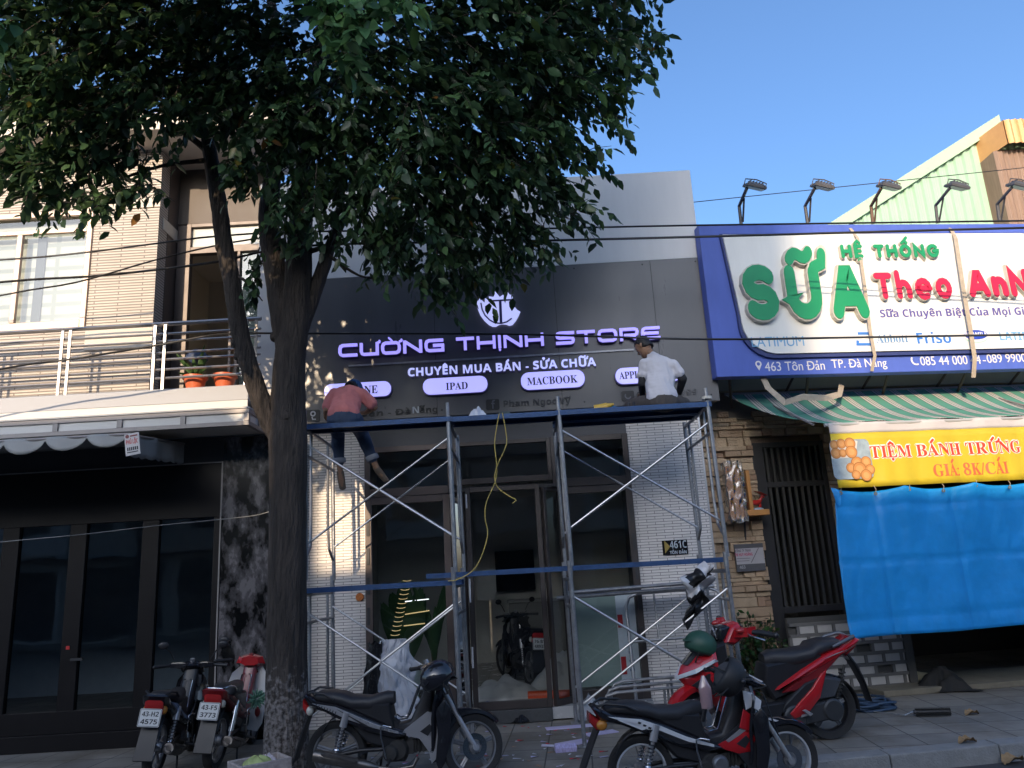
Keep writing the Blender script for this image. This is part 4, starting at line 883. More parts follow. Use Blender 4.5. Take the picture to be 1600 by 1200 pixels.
# pale straps over the sign
STRAP = mat('strap_cloth', (.40, .34, .27), .9, var=.25, scale=14, bump=.3)
for i, (pts, wd, lab) in enumerate((
    ([(1325, 352, .04), (1340, 372, -.12), (1350, 440, -.14), (1360, 520, -.14), (1367, 556, -.12), (1362, 580, -.05)], .022, 'thin pale strap hanging over the left half of the sign'),
    ([(1483, 352, .04), (1493, 372, -.12), (1505, 450, -.14), (1517, 520, -.14), (1523, 560, -.12), (1521, 590, -.04)], .03, 'broad pale strap hanging over the right half of the sign'),
    ([(1192, 589, .1), (1200, 606, .0), (1226, 629, -.15), (1255, 620, -.15), (1290, 622, -.1), (1312, 616, .1), (1315, 600, .3)], .04, 'twisted beige strap looped over the striped awning'))):
    g = MB(); P = [PR(v).hit(x, y) for x, y, v in pts]; r3 = random.Random(i)
    L = []
    for k, p in enumerate(P):
        tw = r3.uniform(-.7, .7) if i == 2 else r3.uniform(-.2, .2); d = (P[min(k + 1, len(P) - 1)] - P[max(k - 1, 0)]).normalized(); s_ = d.cross(-RB + Vector((0, 0, .2)) * tw).normalized() * wd; nn = -RB * .003
        L.append([p - s_, p + s_, p + s_ + nn, p - s_ + nn])
    g.loft(L); one(g, 'strap', STRAP, lab, 'strap', P[-1])
# flood lamps on the sign's top edge
LAMPM = mat('lamp_grey', (.10, .10, .11), .5, metal=.3, var=.2)
lampsL = ('leftmost floodlight on the blue sign, nearest the grey shop', 'second floodlight from the left on the blue sign', 'rusty floodlight before the foot of the green gable', 'fourth floodlight from the left, before the ribbed gable wall', 'rightmost floodlight, before the brown corrugated column')
for i, (bx_, by_, kx, ky, hx, hy) in enumerate(((1158, 350, 1155, 322, 1175, 291), (1262, 350, 1258, 322, 1281, 291), (1364, 350, 1361, 322, 1385, 291), (1465, 349, 1462, 321, 1492, 291), (1562, 347, 1558, 319, 1589, 290))):
    b0 = PR(.06).hit(bx_, by_); k0 = PR(.0).hit(kx, ky); h0 = PR(-.35).hit(hx - 8, hy + 3)
    t = thing('floodlight', lampsL[i], 'floodlight', b0, YAW, 'floodlights along the top of the sign')
    rust = mat('lamp_rust', (.17, .10, .07), .7, var=.4, scale=20) if i == 2 else LAMPM
    g = MB(); g.tube([b0, k0, h0], .022, 6); g.tube([b0 + RU * .03 + Vector((0, 0, .03)), (k0 * .55 + h0 * .45) + RU * .02], .013, 6); g.build('arm', rust, t)
    g = MB(); g.M = Matrix.Translation(h0 + RU * .10) @ Matrix.Rotation(YAW, 4, 'Z') @ Matrix.Rotation(R(14), 4, 'Y') @ Matrix.Rotation(R(20), 4, 'X')
    g.loft([[(-.13, -.09, 0), (.13, -.09, 0), (.13, .09, 0), (-.13, .09, 0)], [(-.13, -.09, .03), (.13, -.09, .03), (.13, .09, .03), (-.13, .09, .03)], [(-.09, -.06, .06), (.09, -.06, .06), (.09, .06, .06), (-.09, .06, .06)]])
    for k in range(5): g.bx(-.085 + k * .04, -.075 + k * .04, -.055, .055, .06, .08)
    hd = g.build('head', LAMPM, t, smooth=0)
    q = MB(); q.M = g.M; q.bx(-.115, .115, -.075, .075, -.006, -.001); q.build('lens', mat('lens_dull', (.4, .4, .38), .3), hd)
    q = MB(); q.M = g.M; q.tube([(-.14, 0, .01), (-.14, .0, .09), (.0, .0, .11), (.14, .0, .09), (.14, 0, .01)], .008, 6); q.build('bracket', rust, t)
# striped awning
stripe = mat('awning_stripe', (.1, .3, .24), .7)
t_ = stripe.node_tree; n_ = t_.nodes; tc = n_.new('ShaderNodeTexCoord'); sp = n_.new('ShaderNodeSeparateXYZ'); t_.links.new(tc.outputs['Object'], sp.inputs[0])
md = n_.new('ShaderNodeMath'); md.operation = 'MULTIPLY'; md.inputs[1].default_value = 1 / .26; t_.links.new(sp.outputs[0], md.inputs[0])
fr2 = n_.new('ShaderNodeMath'); fr2.operation = 'FRACT'; t_.links.new(md.outputs[0], fr2.inputs[0])
cr = n_.new('ShaderNodeValToRGB'); cr.color_ramp.interpolation = 'CONSTANT'; e = cr.color_ramp.elements
G_, W_, K_ = (.13, .38, .29, 1), (.62, .62, .58, 1), (.10, .12, .12, 1)
e[0].position = 0; e[0].color = G_; e[1].position = .5; e[1].color = K_
for p_, c_ in ((.54, W_), (.66, (.22, .24, .24, 1)), (.72, W_), (.82, K_), (.85, W_), (.93, K_), (.96, G_)): q = e.new(p_); q.color = c_
t_.links.new(fr2.outputs[0], cr.inputs[0]); t_.links.new(cr.outputs[0], n_['Principled BSDF'].inputs['Base Color'])
td = n_.new('ShaderNodeBsdfTranslucent'); t_.links.new(cr.outputs[0], td.inputs[0]); ms_ = n_.new('ShaderNodeMixShader'); ms_.inputs[0].default_value = .35
t_.links.new(n_['Principled BSDF'].outputs[0], ms_.inputs[1]); t_.links.new(td.outputs[0], ms_.inputs[2]); t_.links.new(ms_.outputs[0], n_['Material Output'].inputs[0])
VF = -.55; aul, az1 = onR(1132, 617, .72); auf, az0 = onR(1293, 663, VF); aul = min(aul, auf + .05)
sa = thing('striped_awning', 'green and white striped awning below the blue sign', 'awning', tuple(rp(2.5, .7, az1)), YAW)
g = MB()
def awn(u, v):
    uu = aul + (auf - aul) * v + (5.6 - aul) * u * (1 - 0) if u > 0 else aul + (auf - aul) * v
    return rp(uu, .72 + (VF - .72) * v, az1 + (az0 + .015 - az1) * v - .09 * math.sin(math.pi * v) - .012 * math.sin(uu * 7) * v)
g.grid(awn, 60, 10); g.build('canopy', stripe, sa, solid=.004, smooth=60)
g = MB(); g.tube([rp(auf - .04, VF, az0 - .01), rp(5.6, VF, az0 - .01)], .022, 8); g.build('front_bar', mat('bar_white', (.45, .45, .44), .5, metal=.3), sa)
g = MB(); g.tube([rp(aul, .72, az1), rp(5.6, .72, az1)], .02, 8); g.tube([rp(aul + .5, .7, az1 - .1), rp(aul + .5, VF, az0)], .014, 6); g.tube([rp(4, .7, az1 - .1), rp(4, VF, az0)], .014, 6); g.build('arm', bars, sa)
# yellow banner
VBN = VF - .02; bu, bz1 = onR(1294, 664, VBN); bz0 = onR(1302, 763, VBN)[1]; zw = onR(1295, 678, VBN)[1]
bn = thing('yellow_banner', 'yellow banner reading TIỆM BÁNH TRỨNG under the striped awning', 'banner', tuple(rp(2.6, VBN, bz0)), YAW)
def wav(u, z): return .012 * math.sin(u * 9 + z) + .008 * math.sin(u * 23) * (bz1 - z) / .8 + .012 * noise.noise(Vector((u * 5, z * 1.5, 2))) + .006 * noise.noise(Vector((u * 16, z * 3, 8)))
def bnf(zlo, zhi, off): return lambda a, b: (lambda u, z: rp(u, VBN + wav(u, z) - off, z))(bu + (5.5 - bu) * a, zlo + (zhi - zlo) * b - (.0 if b > .5 else .0))
g = MB(); g.grid(bnf(bz0, zw, 0), 110, 8); g.build('yellow_cloth', mat('vinyl_yellow', (.66, .52, .04), .45, var=.08, scale=3, tr=.25), bn, solid=.003, smooth=60)
g = MB(); g.grid(bnf(zw + .0006, bz1 + .02, 0), 110, 4); g.build('white_hem', mat('vinyl_white', (.60, .57, .57), .5, var=.06, tr=.2), bn, solid=.003, smooth=60)
PBN = PR(VBN - .0025)
def wr(body, st, a, b, c, m, d, lead=0.):
    return write(bn, 'lettering', body, st, a, b, c, PBN, d, m, lead)
WHO = mat('outline_white', (.72, .70, .66), .5); VRED = mat('vinyl_red', (.68, .05, .02), .45, var=.06)
mb = MB(); bl, br, tp = PBN.hit(1361, 716), PBN.hit(1598, 708), PBN.hit(1361, 697); br = Vector((br.x, br.y, bl.z))
wr('TIỆM BÁNH TRỨNG', 'serif', (1361, 716), (1597, 706), (1361, 697.5), VRED, .003, .002)
mb = MB()
for dx, dz in ((-.012, 0), (.012, 0), (0, .012), (0, -.012)):
    off = RU * dx + Vector((0, 0, dz)); text_mb(mb, 'TIỆM BÁNH TRỨNG', 'serif', bl + off, br + off, tp.z - bl.z, PBN, .0008 + .0002 * (dx > 0) + .0004 * (dz > 0) + .0006 * (dz < 0))
mb.build('lettering_outline', WHO, bn, smooth=0)
wr('GIÁ: 8K/CÁI', 'serif', (1460, 744.5), (1577, 737), (1460, 726), mat('vinyl_red_light', (.70, .12, .05), .45), .003, .0002)
A, B = onR(1303, 750, VBN - .002), onR(1355, 686, VBN - .002)
g = MB(); g.prism(rrect(A[0], B[0], A[1], B[1], .06), axr(VBN - .002), 0, .002); ph = g.build('photo_print', mat('print_blue_cloth', (.30, .38, .44), .5, var=.4, scale=8), bn, smooth=0)
g = MB(); cxm = (A[0] + B[0]) / 2; W_, H_ = B[0] - A[0], B[1] - A[1]
def disc(g, fx, fy, r, d, ry=None):
    cx, cz = A[0] + W_ * fx, A[1] + H_ * fy; ry = ry or r
    for kk, (sc_, cc) in enumerate(((1.0, (.30, .12, .03)), (.88, (.50, .22, .065)), (.55, (.60, .30, .11)))):
        g.c = cc; g.prism([(cx + W_ * r * sc_ * math.cos(t * .349), cz + W_ * ry * sc_ * math.sin(t * .349)) for t in range(18)], axr(VBN - .0042), 0, d + .00012 * kk)
    return
    g.prism([(cx + W_ * r * math.cos(t * .349), cz + W_ * ry * math.sin(t * .349)) for t in range(18)], axr(VBN - .0042), 0, d)
g.prism([(A[0] + .005, A[1] + H_ * .52), (A[0] + W_ * .6, A[1] + H_ * .55), (A[0] + W_ * .72, A[1] + H_ * .95), (A[0] + W_ * .6, B[1] - .004), (A[0] + .05, B[1] - .004), (A[0] + .005, B[1] - .05)], axr(VBN - .0042), 0, .0012); g.build('photo_tray', mat('print_tray', (.60, .55, .50), .5), ph, smooth=0)
g = MB(); r3 = random.Random(5)
for i, (fx, fy, r) in enumerate(((.12, .88, .11), (.3, .9, .12), (.52, .9, .14), (.13, .66, .13), (.3, .66, .1), (.52, .68, .15), (.62, .4, .15), (.85, .42, .13), (.45, .28, .12), (.66, .24, .17), (.92, .22, .12), (.8, .08, .14), (.55, .1, .11))): disc(g, fx, fy, r, .002 + .0003 * i)
g.build('photo_cake', tintmat('print_cake', .5), ph, smooth=0, tint=True)
def follow(o):
    for v in o.data.vertices: v.co.y += wav(v.co.x + 2.6, v.co.z + bz0)
    for c in o.children: follow(c)
PH_ = min(wav(A[0] + (B[0] - A[0]) * i / 9, A[1] + (B[1] - A[1]) * j / 9) for i in range(10) for j in range(10))
def shift(o):
    for v in o.data.vertices: v.co.y += PH_
    for c in o.children: shift(c)
for c in bn.children:
    if 'lettering' in c.name: follow(c)
    elif 'photo' in c.name: shift(c)
# blue tarpaulin
VT = VF + .02; tu0, tz1 = onR(1302, 762, VT); tz0 = onR(1312, 1003, VT)[1]; tz0b = onR(1600, 976, VT)[1]
tp_ = thing('blue_tarpaulin', 'bright blue tarpaulin hanging below the yellow banner', 'tarpaulin', tuple(rp(2.7, VT, tz0)), YAW)
def tarp(a, b):
    u = tu0 - .03 + (5.5 - tu0) * a; k = 1 - b; zt = tz1 - .012 - .05 * abs(math.sin((u - tu0) * 3.6 + .1)) ** .7
    zl = tz0 + (tz0b - tz0) * min(1, max(0, (u - tu0) / 1.0)) ** .5 * .9 + .015 * math.sin(u * 2.2)
    z = zl * k + zt * b; ph = abs(math.sin((u - tu0) * 3.6 + .1))
    hang = (.05 * math.exp(-((1 - b) * 4.0)) * (1 - ph) * 1.5) + .02 * math.sin(u * 6 + k * 2) * k + .008 * math.sin(u * 17 + k * 5) * (b ** 2) + .05 * math.sin(k * 3.1) * (math.sin(u * 1.6) * .5) + .022 * noise.noise(Vector((u * 3.1, k * 2.2, 3))) + .012 * abs(noise.noise(Vector((u * 7 + k * 4, k * 5 - u * 2, 7)))) - .022 * max(0, 1 - abs(((u * 1.05) % 1) - .5) * 22) - .016 * max(0, 1 - abs(((k * 2.6 + .2) % 1) - .5) * 14)
    edge = -.06 * k * math.exp(-a * 40) + .07 * math.exp(-a * 60) * b
    return rp(u + edge * .5 + (-.04 * math.sin(k * 3.0) * math.exp(-a * 14)), VT - hang + .03, z)
g = MB(); g.grid(tarp, 150, 40); g.build('cloth', mat('tarp_blue', (.012, .32, .80), .5, var=.09, scale=2.6, bump=.5, bscale=7, tr=.2, sharp=(.3, .75)), tp_, solid=.003, smooth=70)
for k in range(9):
    uu = tu0 + .06 + k * .42; zz_ = tz1 - .045 - .05 * abs(math.sin((uu - tu0) * 3.6 + .1)) ** .7; q = rp(uu, VT - .035, zz_)
    g = MB(); g.lathe([(.010, -.004), (.020, -.004), (.020, .004), (.010, .004)], q, 'Y', 14, closed=True); e_ = g.build('eyelet', mat('eyelet_brass', (.35, .30, .18), .35, metal=.8), tp_); MB().tube([q, q + Vector((.01, -.01, .05)), q + Vector((0, .02, .10))], .004, 5).build('tie_cord', STRAP, e_)
g = MB(); q = rp(tu0 - .05, VT - .03, tz1 - .02); g.add([], []); g.loft([[q + Vector((0, 0, .02)), q + RU * .08, q + RU * .05 - Vector((0, 0, .06))], [q + RU * .02 + Vector((0, 0, -.05)), q + RU * .09 - RB * .03 - Vector((0, 0, .06)), q + RU * .06 - Vector((0, 0, .12))], [q + RU * .04 + Vector((0, 0, -.16)), q + RU * .1 - Vector((0, 0, .16)), q + RU * .07 - Vector((0, 0, .2))]]); g.build('gathered_corner', MATS['tarp_blue'], tp_, smooth=60)
# wall shrine shelf wrapped in film, with its red figurine
WOOD = mat('orange_wood', (.50, .23, .07), .5, var=.25, scale=4, stretch=(1, 1, .2))
u0, zt = onR(1128, 728, .7); u1, zb = onR(1163, 815, .7)
wc = thing('wrapped_cabinet', 'wooden wall shrine cabinet wrapped in shiny clear film beside the shelf', 'cabinet', tuple(rp(u0, .7, zb)), YAW)
g = MB(); rbox(g, u0 + .0, u1 - .02, .6, .9, zb + .03, zt - .02); g.build('cabinet_body', WOOD, wc, bev=.01)
g = MB()
def film(u, v):
    a = 2 * math.pi * u; x = (u0 + u1) / 2 - .01 + (u1 - u0) * .58 * max(-1, min(1, 1.35 * math.cos(a))); y = .75 + .2 * max(-1, min(1, 1.35 * math.sin(a)))
    return rp(x + .012 * noise.noise(Vector((u * 30, v * 6, 1))), y + .03 * noise.noise(Vector((u * 26, v * 7, 4))) + .014 * noise.noise(Vector((u * 60, v * 22, 9))), zb - .01 + (zt - zb + .05) * v + .012 * math.sin(u * 40))
g.grid(film, 64, 40); g.build('film', glass('cling_film', (.90, .86, .82), .12, frost=.16, gloss=2.5), wc, smooth=80)
u2, z2 = onR(1152, 806, .7); u3 = onR(1199, 803, .7)[0]; z3 = onR(1199, 796, .7)[1]
sh = thing('wall_shelf', 'narrow orange wooden shelf on the stone wall', 'shelf', tuple(rp(u2, .8, z2)), YAW)
g = MB(); rbox(g, u1 + .0, u3, .62, .9, z2 - .01, z3); g.build('board', WOOD, sh, bev=.006)
g = MB(); up, zp = onR(1166, 735, .7); rbox(g, up - .02, up + .03, .68, .74, z3, zp); g.build('post', WOOD, sh, bev=.008)
g = MB(); g.tube([rp(u1 + .05, .9, z2 - .02), rp(u1 + .05, .8, z2 - .02), rp(u1 + .07, .9, z2 - .3)], .014, 6); g.build('bracket', DARK, sh)
fc = rp(onR(1182, 790, .75)[0], .75, z3); fig = thing('horse_figurine', 'small red glazed horse figurine on the orange shelf', 'figurine', fc, YAW)
g = MB(); s_ = .011; o_ = fc
def fp(x, z, y=0): return o_ + RU * (x * s_) + Vector((0, 0, z * s_)) + RB * (y * s_)
g.tube([fp(-7, 8.5), fp(-3, 9), fp(1, 8.8), fp(4.5, 9.8)], [3.0 * s_, 3.3 * s_, 3.1 * s_, 2.8 * s_], 10); g.tube([fp(4, 9.5), fp(6.5, 13), fp(8, 16)], [2.4 * s_, 1.9 * s_, 1.5 * s_], 8); g.tube([fp(7.2, 16.6), fp(9, 16), fp(11, 14.6)], [1.5 * s_, 1.5 * s_, .9 * s_], 8)
for x in (-6.5, -5, 3, 4.6): g.tube([fp(x, 7.5, (x % 2) - .5), fp(x + .6, 4.5, (x % 2) - .5), fp(x, 1, (x % 2) - .5)], [1.5 * s_, 1.0 * s_, .9 * s_], 8)
g.tube([fp(-8, 10), fp(-10, 9), fp(-10.5, 5)], [.9 * s_, 1.1 * s_, .3 * s_], 6); g.tube([fp(6, 18), fp(6.6, 19.3)], [.6 * s_, .1], 5)
g.build('body', mat('glaze_red', (.45, .03, .025), .15, coat=.6), fig, smooth=80)
MB().lathe([(.001, 0), (.085, 0), (.08, .02), (.05, .03), (.001, .03)], fc, 'Z', 16).build('base', mat('glaze_blue', (.3, .4, .5), .3), fig)
# company plate
u0, zt = onR(1146, 851, .88); u1, zb = onR(1196, 891, .88); z_a = zt - .055; z_b = zb + .09
cp = thing('company_plate', 'grey company name plate with number 463 on the stone wall', 'sign', tuple(rp(u0, .88, zb)), YAW)
g = MB(); rbox(g, u0, u1, .86, .89, zb, zt); g.build('plate', mat('plate_grey', (.10, .10, .11), .4), cp)
g = MB(); rbox(g, u0 + .004, u1 - .004, .855, .859, z_b, z_a); g.build('plate_face', mat('plate_pale', (.42, .40, .42), .4), cp)
P8 = PR(.8545)
write(cp, 'lettering', 'CÔNG TY TNHH', 'sans', (1149, 863), (1173, 861.5), (1149, 859), P8, .001, mat('plate_ink', (.12, .1, .12), .5))
write(cp, 'lettering', 'TM HUY HOÀNG', 'sans', (1148.5, 869.5), (1176, 867.8), (1148.5, 864.8), P8, .001, mat('plate_magenta', (.45, .02, .10), .5))
write(cp, 'lettering', '463', 'sans', (1156, 889), (1165, 888.5), (1156, 884), PR(.8595), .001, mat('plate_silver', (.4, .4, .42), .5))
g = MB(); g.strip([onR(1174, 879, .8545), onR(1185, 856, .8545)], .008, axr(.8545), .0002, .0015); g.strip([onR(1151, 873, .8545), onR(1172, 872, .8545)], .006, axr(.8545), .0002, .0012); g.strip([onR(1151, 877, .8545), onR(1171, 876, .8545)], .006, axr(.8545), .0002, .0012); g.build('ruled_line', MATS['plate_ink'], cp, smooth=0)
# shrub against the stone wall
def shrub(name, lab, c, nst, H_, Wd, seed, leaf=.05, col=(.03, .075, .025)):
    t = thing(name, lab, 'plant', c); r_ = random.Random(seed); g = MB(); s = MB()
    for k in range(nst):
        a = r_.uniform(0, 6.28); L = r_.uniform(.5, 1) * H_; ex = Vector((math.cos(a) * Wd * r_.uniform(.2, 1), math.sin(a) * Wd * .6 * r_.uniform(.2, 1), L)); b0 = Vector(c) + Vector((r_.uniform(-.08, .08), r_.uniform(-.06, .06), 0))
        s.tube([b0, b0 + ex * .5 + Vector((0, 0, .05)), b0 + ex], [.008, .006, .003], 5)
        for j in range(34):
            f = r_.uniform(.15, 1); p = b0 + ex * f; dd_ = Vector((r_.gauss(0, 1), r_.gauss(0, 1), r_.gauss(.2, .7))).normalized() * leaf * r_.uniform(.8, 1.7)
            p = p + dd_ * .5; sd = dd_.cross(Vector((r_.gauss(0, 1), r_.gauss(0, 1), 1))).normalized() * leaf * .36
            g.c = tuple(q * r_.uniform(.6, 1.7) for q in col); g.add([p, p + dd_ * .5 + sd, p + dd_, p + dd_ * .5 - sd], [(0, 1, 2, 3)])
    g.build('foliage', tintmat('shrub_leaf', .5, .3), t, smooth=0, tint=True); s.build('stem', mat('stem_brown', (.09, .06, .035), .8), t)
uu = onR(1183, 1020, .72)[0]; p1 = rp(uu, .72, 0); shrub('shrub', 'leafy green shrub growing at the foot of the stone wall', p1, 38, 1.0, .40, 21, .062)
uu = onR(1222, 1020, .70)[0]; p2 = rp(uu, .70, 0); shrub('shrub', 'lower spreading green shrub beside the barred door', p2, 24, .6, .4, 22, .06)
# green ribbed shed gable behind
YS = 16.0; sd = thing('green_shed', 'pale green corrugated shed gable with an orange and brown corner column', 'building', (9, YS, 0))
A, B, C_ = at(1330, 348, YS), at(1560, 200, YS), at(1600, 345, YS)
def top(x): return A.z + (B.z - A.z) * (x - A.x) / (B.x - A.x)
g = MB(); x = A.x - 1.2; vs = []; fs = []; i = 0; step = .035
while x < B.x + 2.5:
    ph = (x / .21) % 1; d = 0 if ph < .35 else .05 if .5 < ph < .85 else .025; vs += [(x, YS - d, 2), (x, YS - d, top(min(x, B.x + .0)) - .02)]
    if i: fs.append((2 * i - 2, 2 * i, 2 * i + 1, 2 * i - 1))
    i += 1; x += step
g.add(vs, fs); GRS = mat('green_sheet', (.30, .46, .34), .5, var=.08, scale=2); g.build('ribbed_wall', GRS, sd, smooth=20)
g = MB(); th = .5; g.add([(A.x - 1.2, YS - .12, top(A.x - 1.2) - .02), (B.x, YS - .12, B.z - .02), (B.x, YS - .12, B.z + th * .55), (A.x - 1.2, YS - .12, top(A.x - 1.2) + th * .55), (A.x - 1.2, YS + 6, top(A.x - 1.2) + th * .55), (B.x, YS + 6, B.z + th * .55), (A.x - 1.2, YS - .0, top(A.x - 1.2) - .02), (B.x, YS - .0, B.z - .02)], [(0, 1, 2, 3), (3, 2, 5, 4), (0, 6, 7, 1)]); g.build('roof_edge', mat('green_trim', (.33, .48, .34), .5, var=.06), sd, smooth=0)
o0, o1 = at(1556, 222, YS - .8), at(1600, 186, YS - .8)
def corr(g, x0, x1, y, z0, z1, pitch, dep, step=.03):
    vs = []; fs = []; n = int((x1 - x0) / step)
    for i in range(n + 1): x = x0 + (x1 - x0) * i / n; d = dep * (.5 + .5 * math.sin(x / pitch * 2 * math.pi)); vs += [(x, y - d, z0), (x, y - d, z1)]; fs += [(2 * i - 2, 2 * i, 2 * i + 1, 2 * i - 1)] if i else []
    g.add(vs, fs)
g = MB(); corr(g, o0.x + .25, o0.x + 2.6, YS - .8, o0.z - .05, o1.z, .14, .04); g.add([(o0.x + .25, YS - .8, o0.z - .05), (o0.x, YS + .6, o0.z - .05), (o0.x, YS + .6, o1.z), (o0.x + .25, YS - .8, o1.z)], [(0, 1, 2, 3)]); g.add([(o0.x + .25, YS - .8, o1.z), (o0.x + 2.6, YS - .8, o1.z), (o0.x + 2.6, YS + .6, o1.z), (o0.x, YS + .6, o1.z)], [(0, 1, 2, 3)]); g.build('orange_cap', mat('orange_sheet', (.56, .30, .12), .5, var=.12), sd, smooth=20)
g = MB(); b0 = at(1566, 300, YS - .5); corr(g, b0.x, b0.x + 2.4, YS - .5, 2, o0.z - .06, .11, .05, .02); g.add([(b0.x, YS - .5, 2), (b0.x, YS + .0, 2), (b0.x, YS, o0.z - .06), (b0.x, YS - .5, o0.z - .06)], [(0, 1, 2, 3)]); g.build('brown_column', mat('brown_sheet', (.24, .16, .12), .7, var=.3, scale=6, stretch=(3, 3, .3)), sd, smooth=20)

# ================================================================== SCAFFOLD
GALV = mat('galvanised_tube', (.34, .345, .36), .4, metal=.75, var=.35, scale=14, bump=.15, bscale=60)
BLUEP = mat('blue_plank', (.022, .07, .19), .5, metal=.25, var=.45, scale=9, bump=.25, bscale=40)
YF, YR = 8.0, 9.2; FX = (-2.22, -.70, .48, 2.06)
sf = thing('scaffold', 'two lift galvanised tube scaffold before the phone shop', 'scaffold', (-.1, 8.6, 0))
for i, x in enumerate(FX):
    for lv in (0, 1):
        z = 1.70 * lv; g = MB(); lean = .012 * (i - 1.5)
        g.tube([(x + .02, YF, z + .0), (x, YF, z + 1.62)], .022, 10); g.tube([(x + .02, YR, z), (x, YR, z + 1.62)], .022, 10)
        g.tube([(x, YF, z + 1.56), (x, YR, z + 1.56)], .02, 8); g.tube([(x + .006, YF + .03, z + 1.28), (x + .006, YR - .03, z + 1.28)], .017, 8)
        for a, s_ in ((YF, 1), (YR, -1)):
            g.tube([(x + .012, a + s_ * .02, z + .22), (x + .012, a + s_ * .2, z + .34), (x + .006, a + s_ * .23, z + .6), (x + .002, a + s_ * .23, z + 1.55)], .016, 8)
            if lv == 1: g.tube([(x, a, z + 1.6), (x - .003, a, z + (1.76 if a == YF else 1.62))], .018, 8)
            else: g.tube([(x, a, z + 1.6), (x, a, z + 1.75)], .026, 8)
        if lv == 0:
            for a in (YF, YR): g.bx(x - .04, x + .08, a - .06, a + .06, .002, .01)
        g.build('tube_frame', GALV, sf)
g = MB(); g.tube([(FX[2], YR + .05, 1.40), (FX[3] + .12, YR + .05, 1.44)], .022, 10); g.tube([(FX[2] - .1, YR + .10, 1.345), (FX[3] + .16, YR + .10, 1.385)], .022, 10); g.build('guard_rail', GALV, sf)
for (a, b) in ((0, 1), (2, 3)):
    for lv in (0, 1):
        for yy in (YF + .03, YR - .03):
            z0, z1 = 1.7 * lv + .36, 1.7 * lv + 1.40
            xa, xb = FX[a] + .01, FX[b] + .01
            g = MB(); g.tube([(xa, yy, z1), (xb, yy, z0)], .0115, 8); g.tube([(xa, yy + .024, z0), (xb, yy + .024, z1)], .0115, 8); g.cyl(((xa + xb) / 2, yy - .02, (z0 + z1) / 2), ((xa + xb) / 2, yy + .05, (z0 + z1) / 2), .012, n=8)
            g.build('cross_brace', mat('brace_zinc', (.50, .51, .53), .35, metal=.8, var=.2, scale=20), sf)
def plank(x0, x1, y0, w, z, lab, sag=0.):
    g = MB(); n = 12
    def ln(a): return x0 + (x1 - x0) * a, z - sag * math.sin(math.pi * a)
    for k in range(n):
        (xa, za), (xb, zb) = ln(k / n), ln((k + 1) / n)
        for yy0, yy1, zz0, zz1 in ((y0, y0 + w, -.006, 0), (y0, y0 + .004, -.052, -.006), (y0 + w - .004, y0 + w, -.052, -.006), (y0 + .004, y0 + .04, -.052, -.048), (y0 + w - .04, y0 + w - .004, -.052, -.048)):
            g.add([(xa, yy0, za + zz0), (xb, yy0, zb + zz0), (xb, yy1, zb + zz0), (xa, yy1, za + zz0), (xa, yy0, za + zz1), (xb, yy0, zb + zz1), (xb, yy1, zb + zz1), (xa, yy1, za + zz1)], [(0, 3, 2, 1), (4, 5, 6, 7), (0, 1, 5, 4), (2, 3, 7, 6)] + ([(3, 0, 4, 7)] if k == 0 else []) + ([(1, 2, 6, 5)] if k == n - 1 else []))
    for xx in (x0 + .03, x1 - .03): g.tube([(xx, y0 + .05, z - .03), (xx, y0 + w - .05, z - .03)], .016, 6)
    return one(g, 'scaffold_plank', BLUEP, lab, 'plank', ((x0 + x1) / 2, y0 + w / 2, z - .05), 'blue scaffold planks', smooth=0)
ZD = 3.305
plank(-2.36, -.66, YF - .03, .31, ZD, 'upper front plank under the man in the pink shirt'); plank(-.70, .52, YF + .02, .34, ZD + .004, 'upper front plank in the middle bay, yellow cord hanging off it'); plank(.44, 2.10, YF - .02, .40, ZD + .002, 'upper front plank under the man in the white shirt')
plank(.44, 2.1, 8.40, .33, ZD, 'upper rear plank over the right bay')
a = at(478, 924, YF + .05); b = at(714, 909, YF + .05)
plank(-2.27, -.62, YF - .01, .30, 1.625, 'worn lower plank across the left bay'); plank(-1.02, .52, YF + .34, .34, 1.70, 'lower plank across the middle bay over the doorway'); plank(.46, 2.12, YF + .3, .34, 1.70, 'lower plank across the right bay with the torn sheet at its end')
# spare frames leaning behind the right bay and stacked low
def spare(lab, x0, x1, y, z0, z1, ty, name='spare_frame', rz=0):
    g = MB(); c = .14
    g.tube([(x0, y, z0), (x0, y + ty * .9, z1 - c), (x0 + c * .3, y + ty * .97, z1 - c * .3), (x0 + c, y + ty, z1), (x1 - c, y + ty, z1 + .02), (x1 - c * .3, y + ty * .97, z1 - c * .3 + .02), (x1, y + ty * .9, z1 - c + .02), (x1 + .02, y, z0)], .02, 8)
    g.tube([(x0, y + ty * .6, z0 + (z1 - z0) * .6), (x1, y + ty * .6, z0 + (z1 - z0) * .62)], .016, 8)
    for f in (.3, .72): xx = x0 + (x1 - x0) * f; g.tube([(xx, y + ty * .6, z0 + (z1 - z0) * .6), (xx, y + ty, z1)], .013, 6)
    return one(g, name, GALV, lab, 'scaffold frame', ((x0 + x1) / 2, y, z0), 'spare scaffold frames')
spare('lower spare frame leaning on the right tiled pillar', 1.20, 2.34, 9.28, 0.0, 1.34, .22)
g = MB()
for k, (z, x0, x1) in enumerate(((.34, .78, 2.3), (.39, .82, 2.36), (.44, .88, 2.4))):
    g.tube([(x0, 8.9 + .05 * k, .02), (x0 + .01, 8.9 + .05 * k, z - .12), (x0 + .05, 8.9 + .05 * k, z - .03), (x0 + .16, 8.9 + .05 * k, z), (x1, 8.95 + .05 * k, z + .03), (x1 + .05, 8.95 + .05 * k, .02)], .018, 8)
    for f in (.45, .75): xx = x0 + (x1 - x0) * f; g.tube([(xx, 8.92 + .05 * k, z + .01), (xx, 8.95 + .05 * k, .02)], .014, 6)
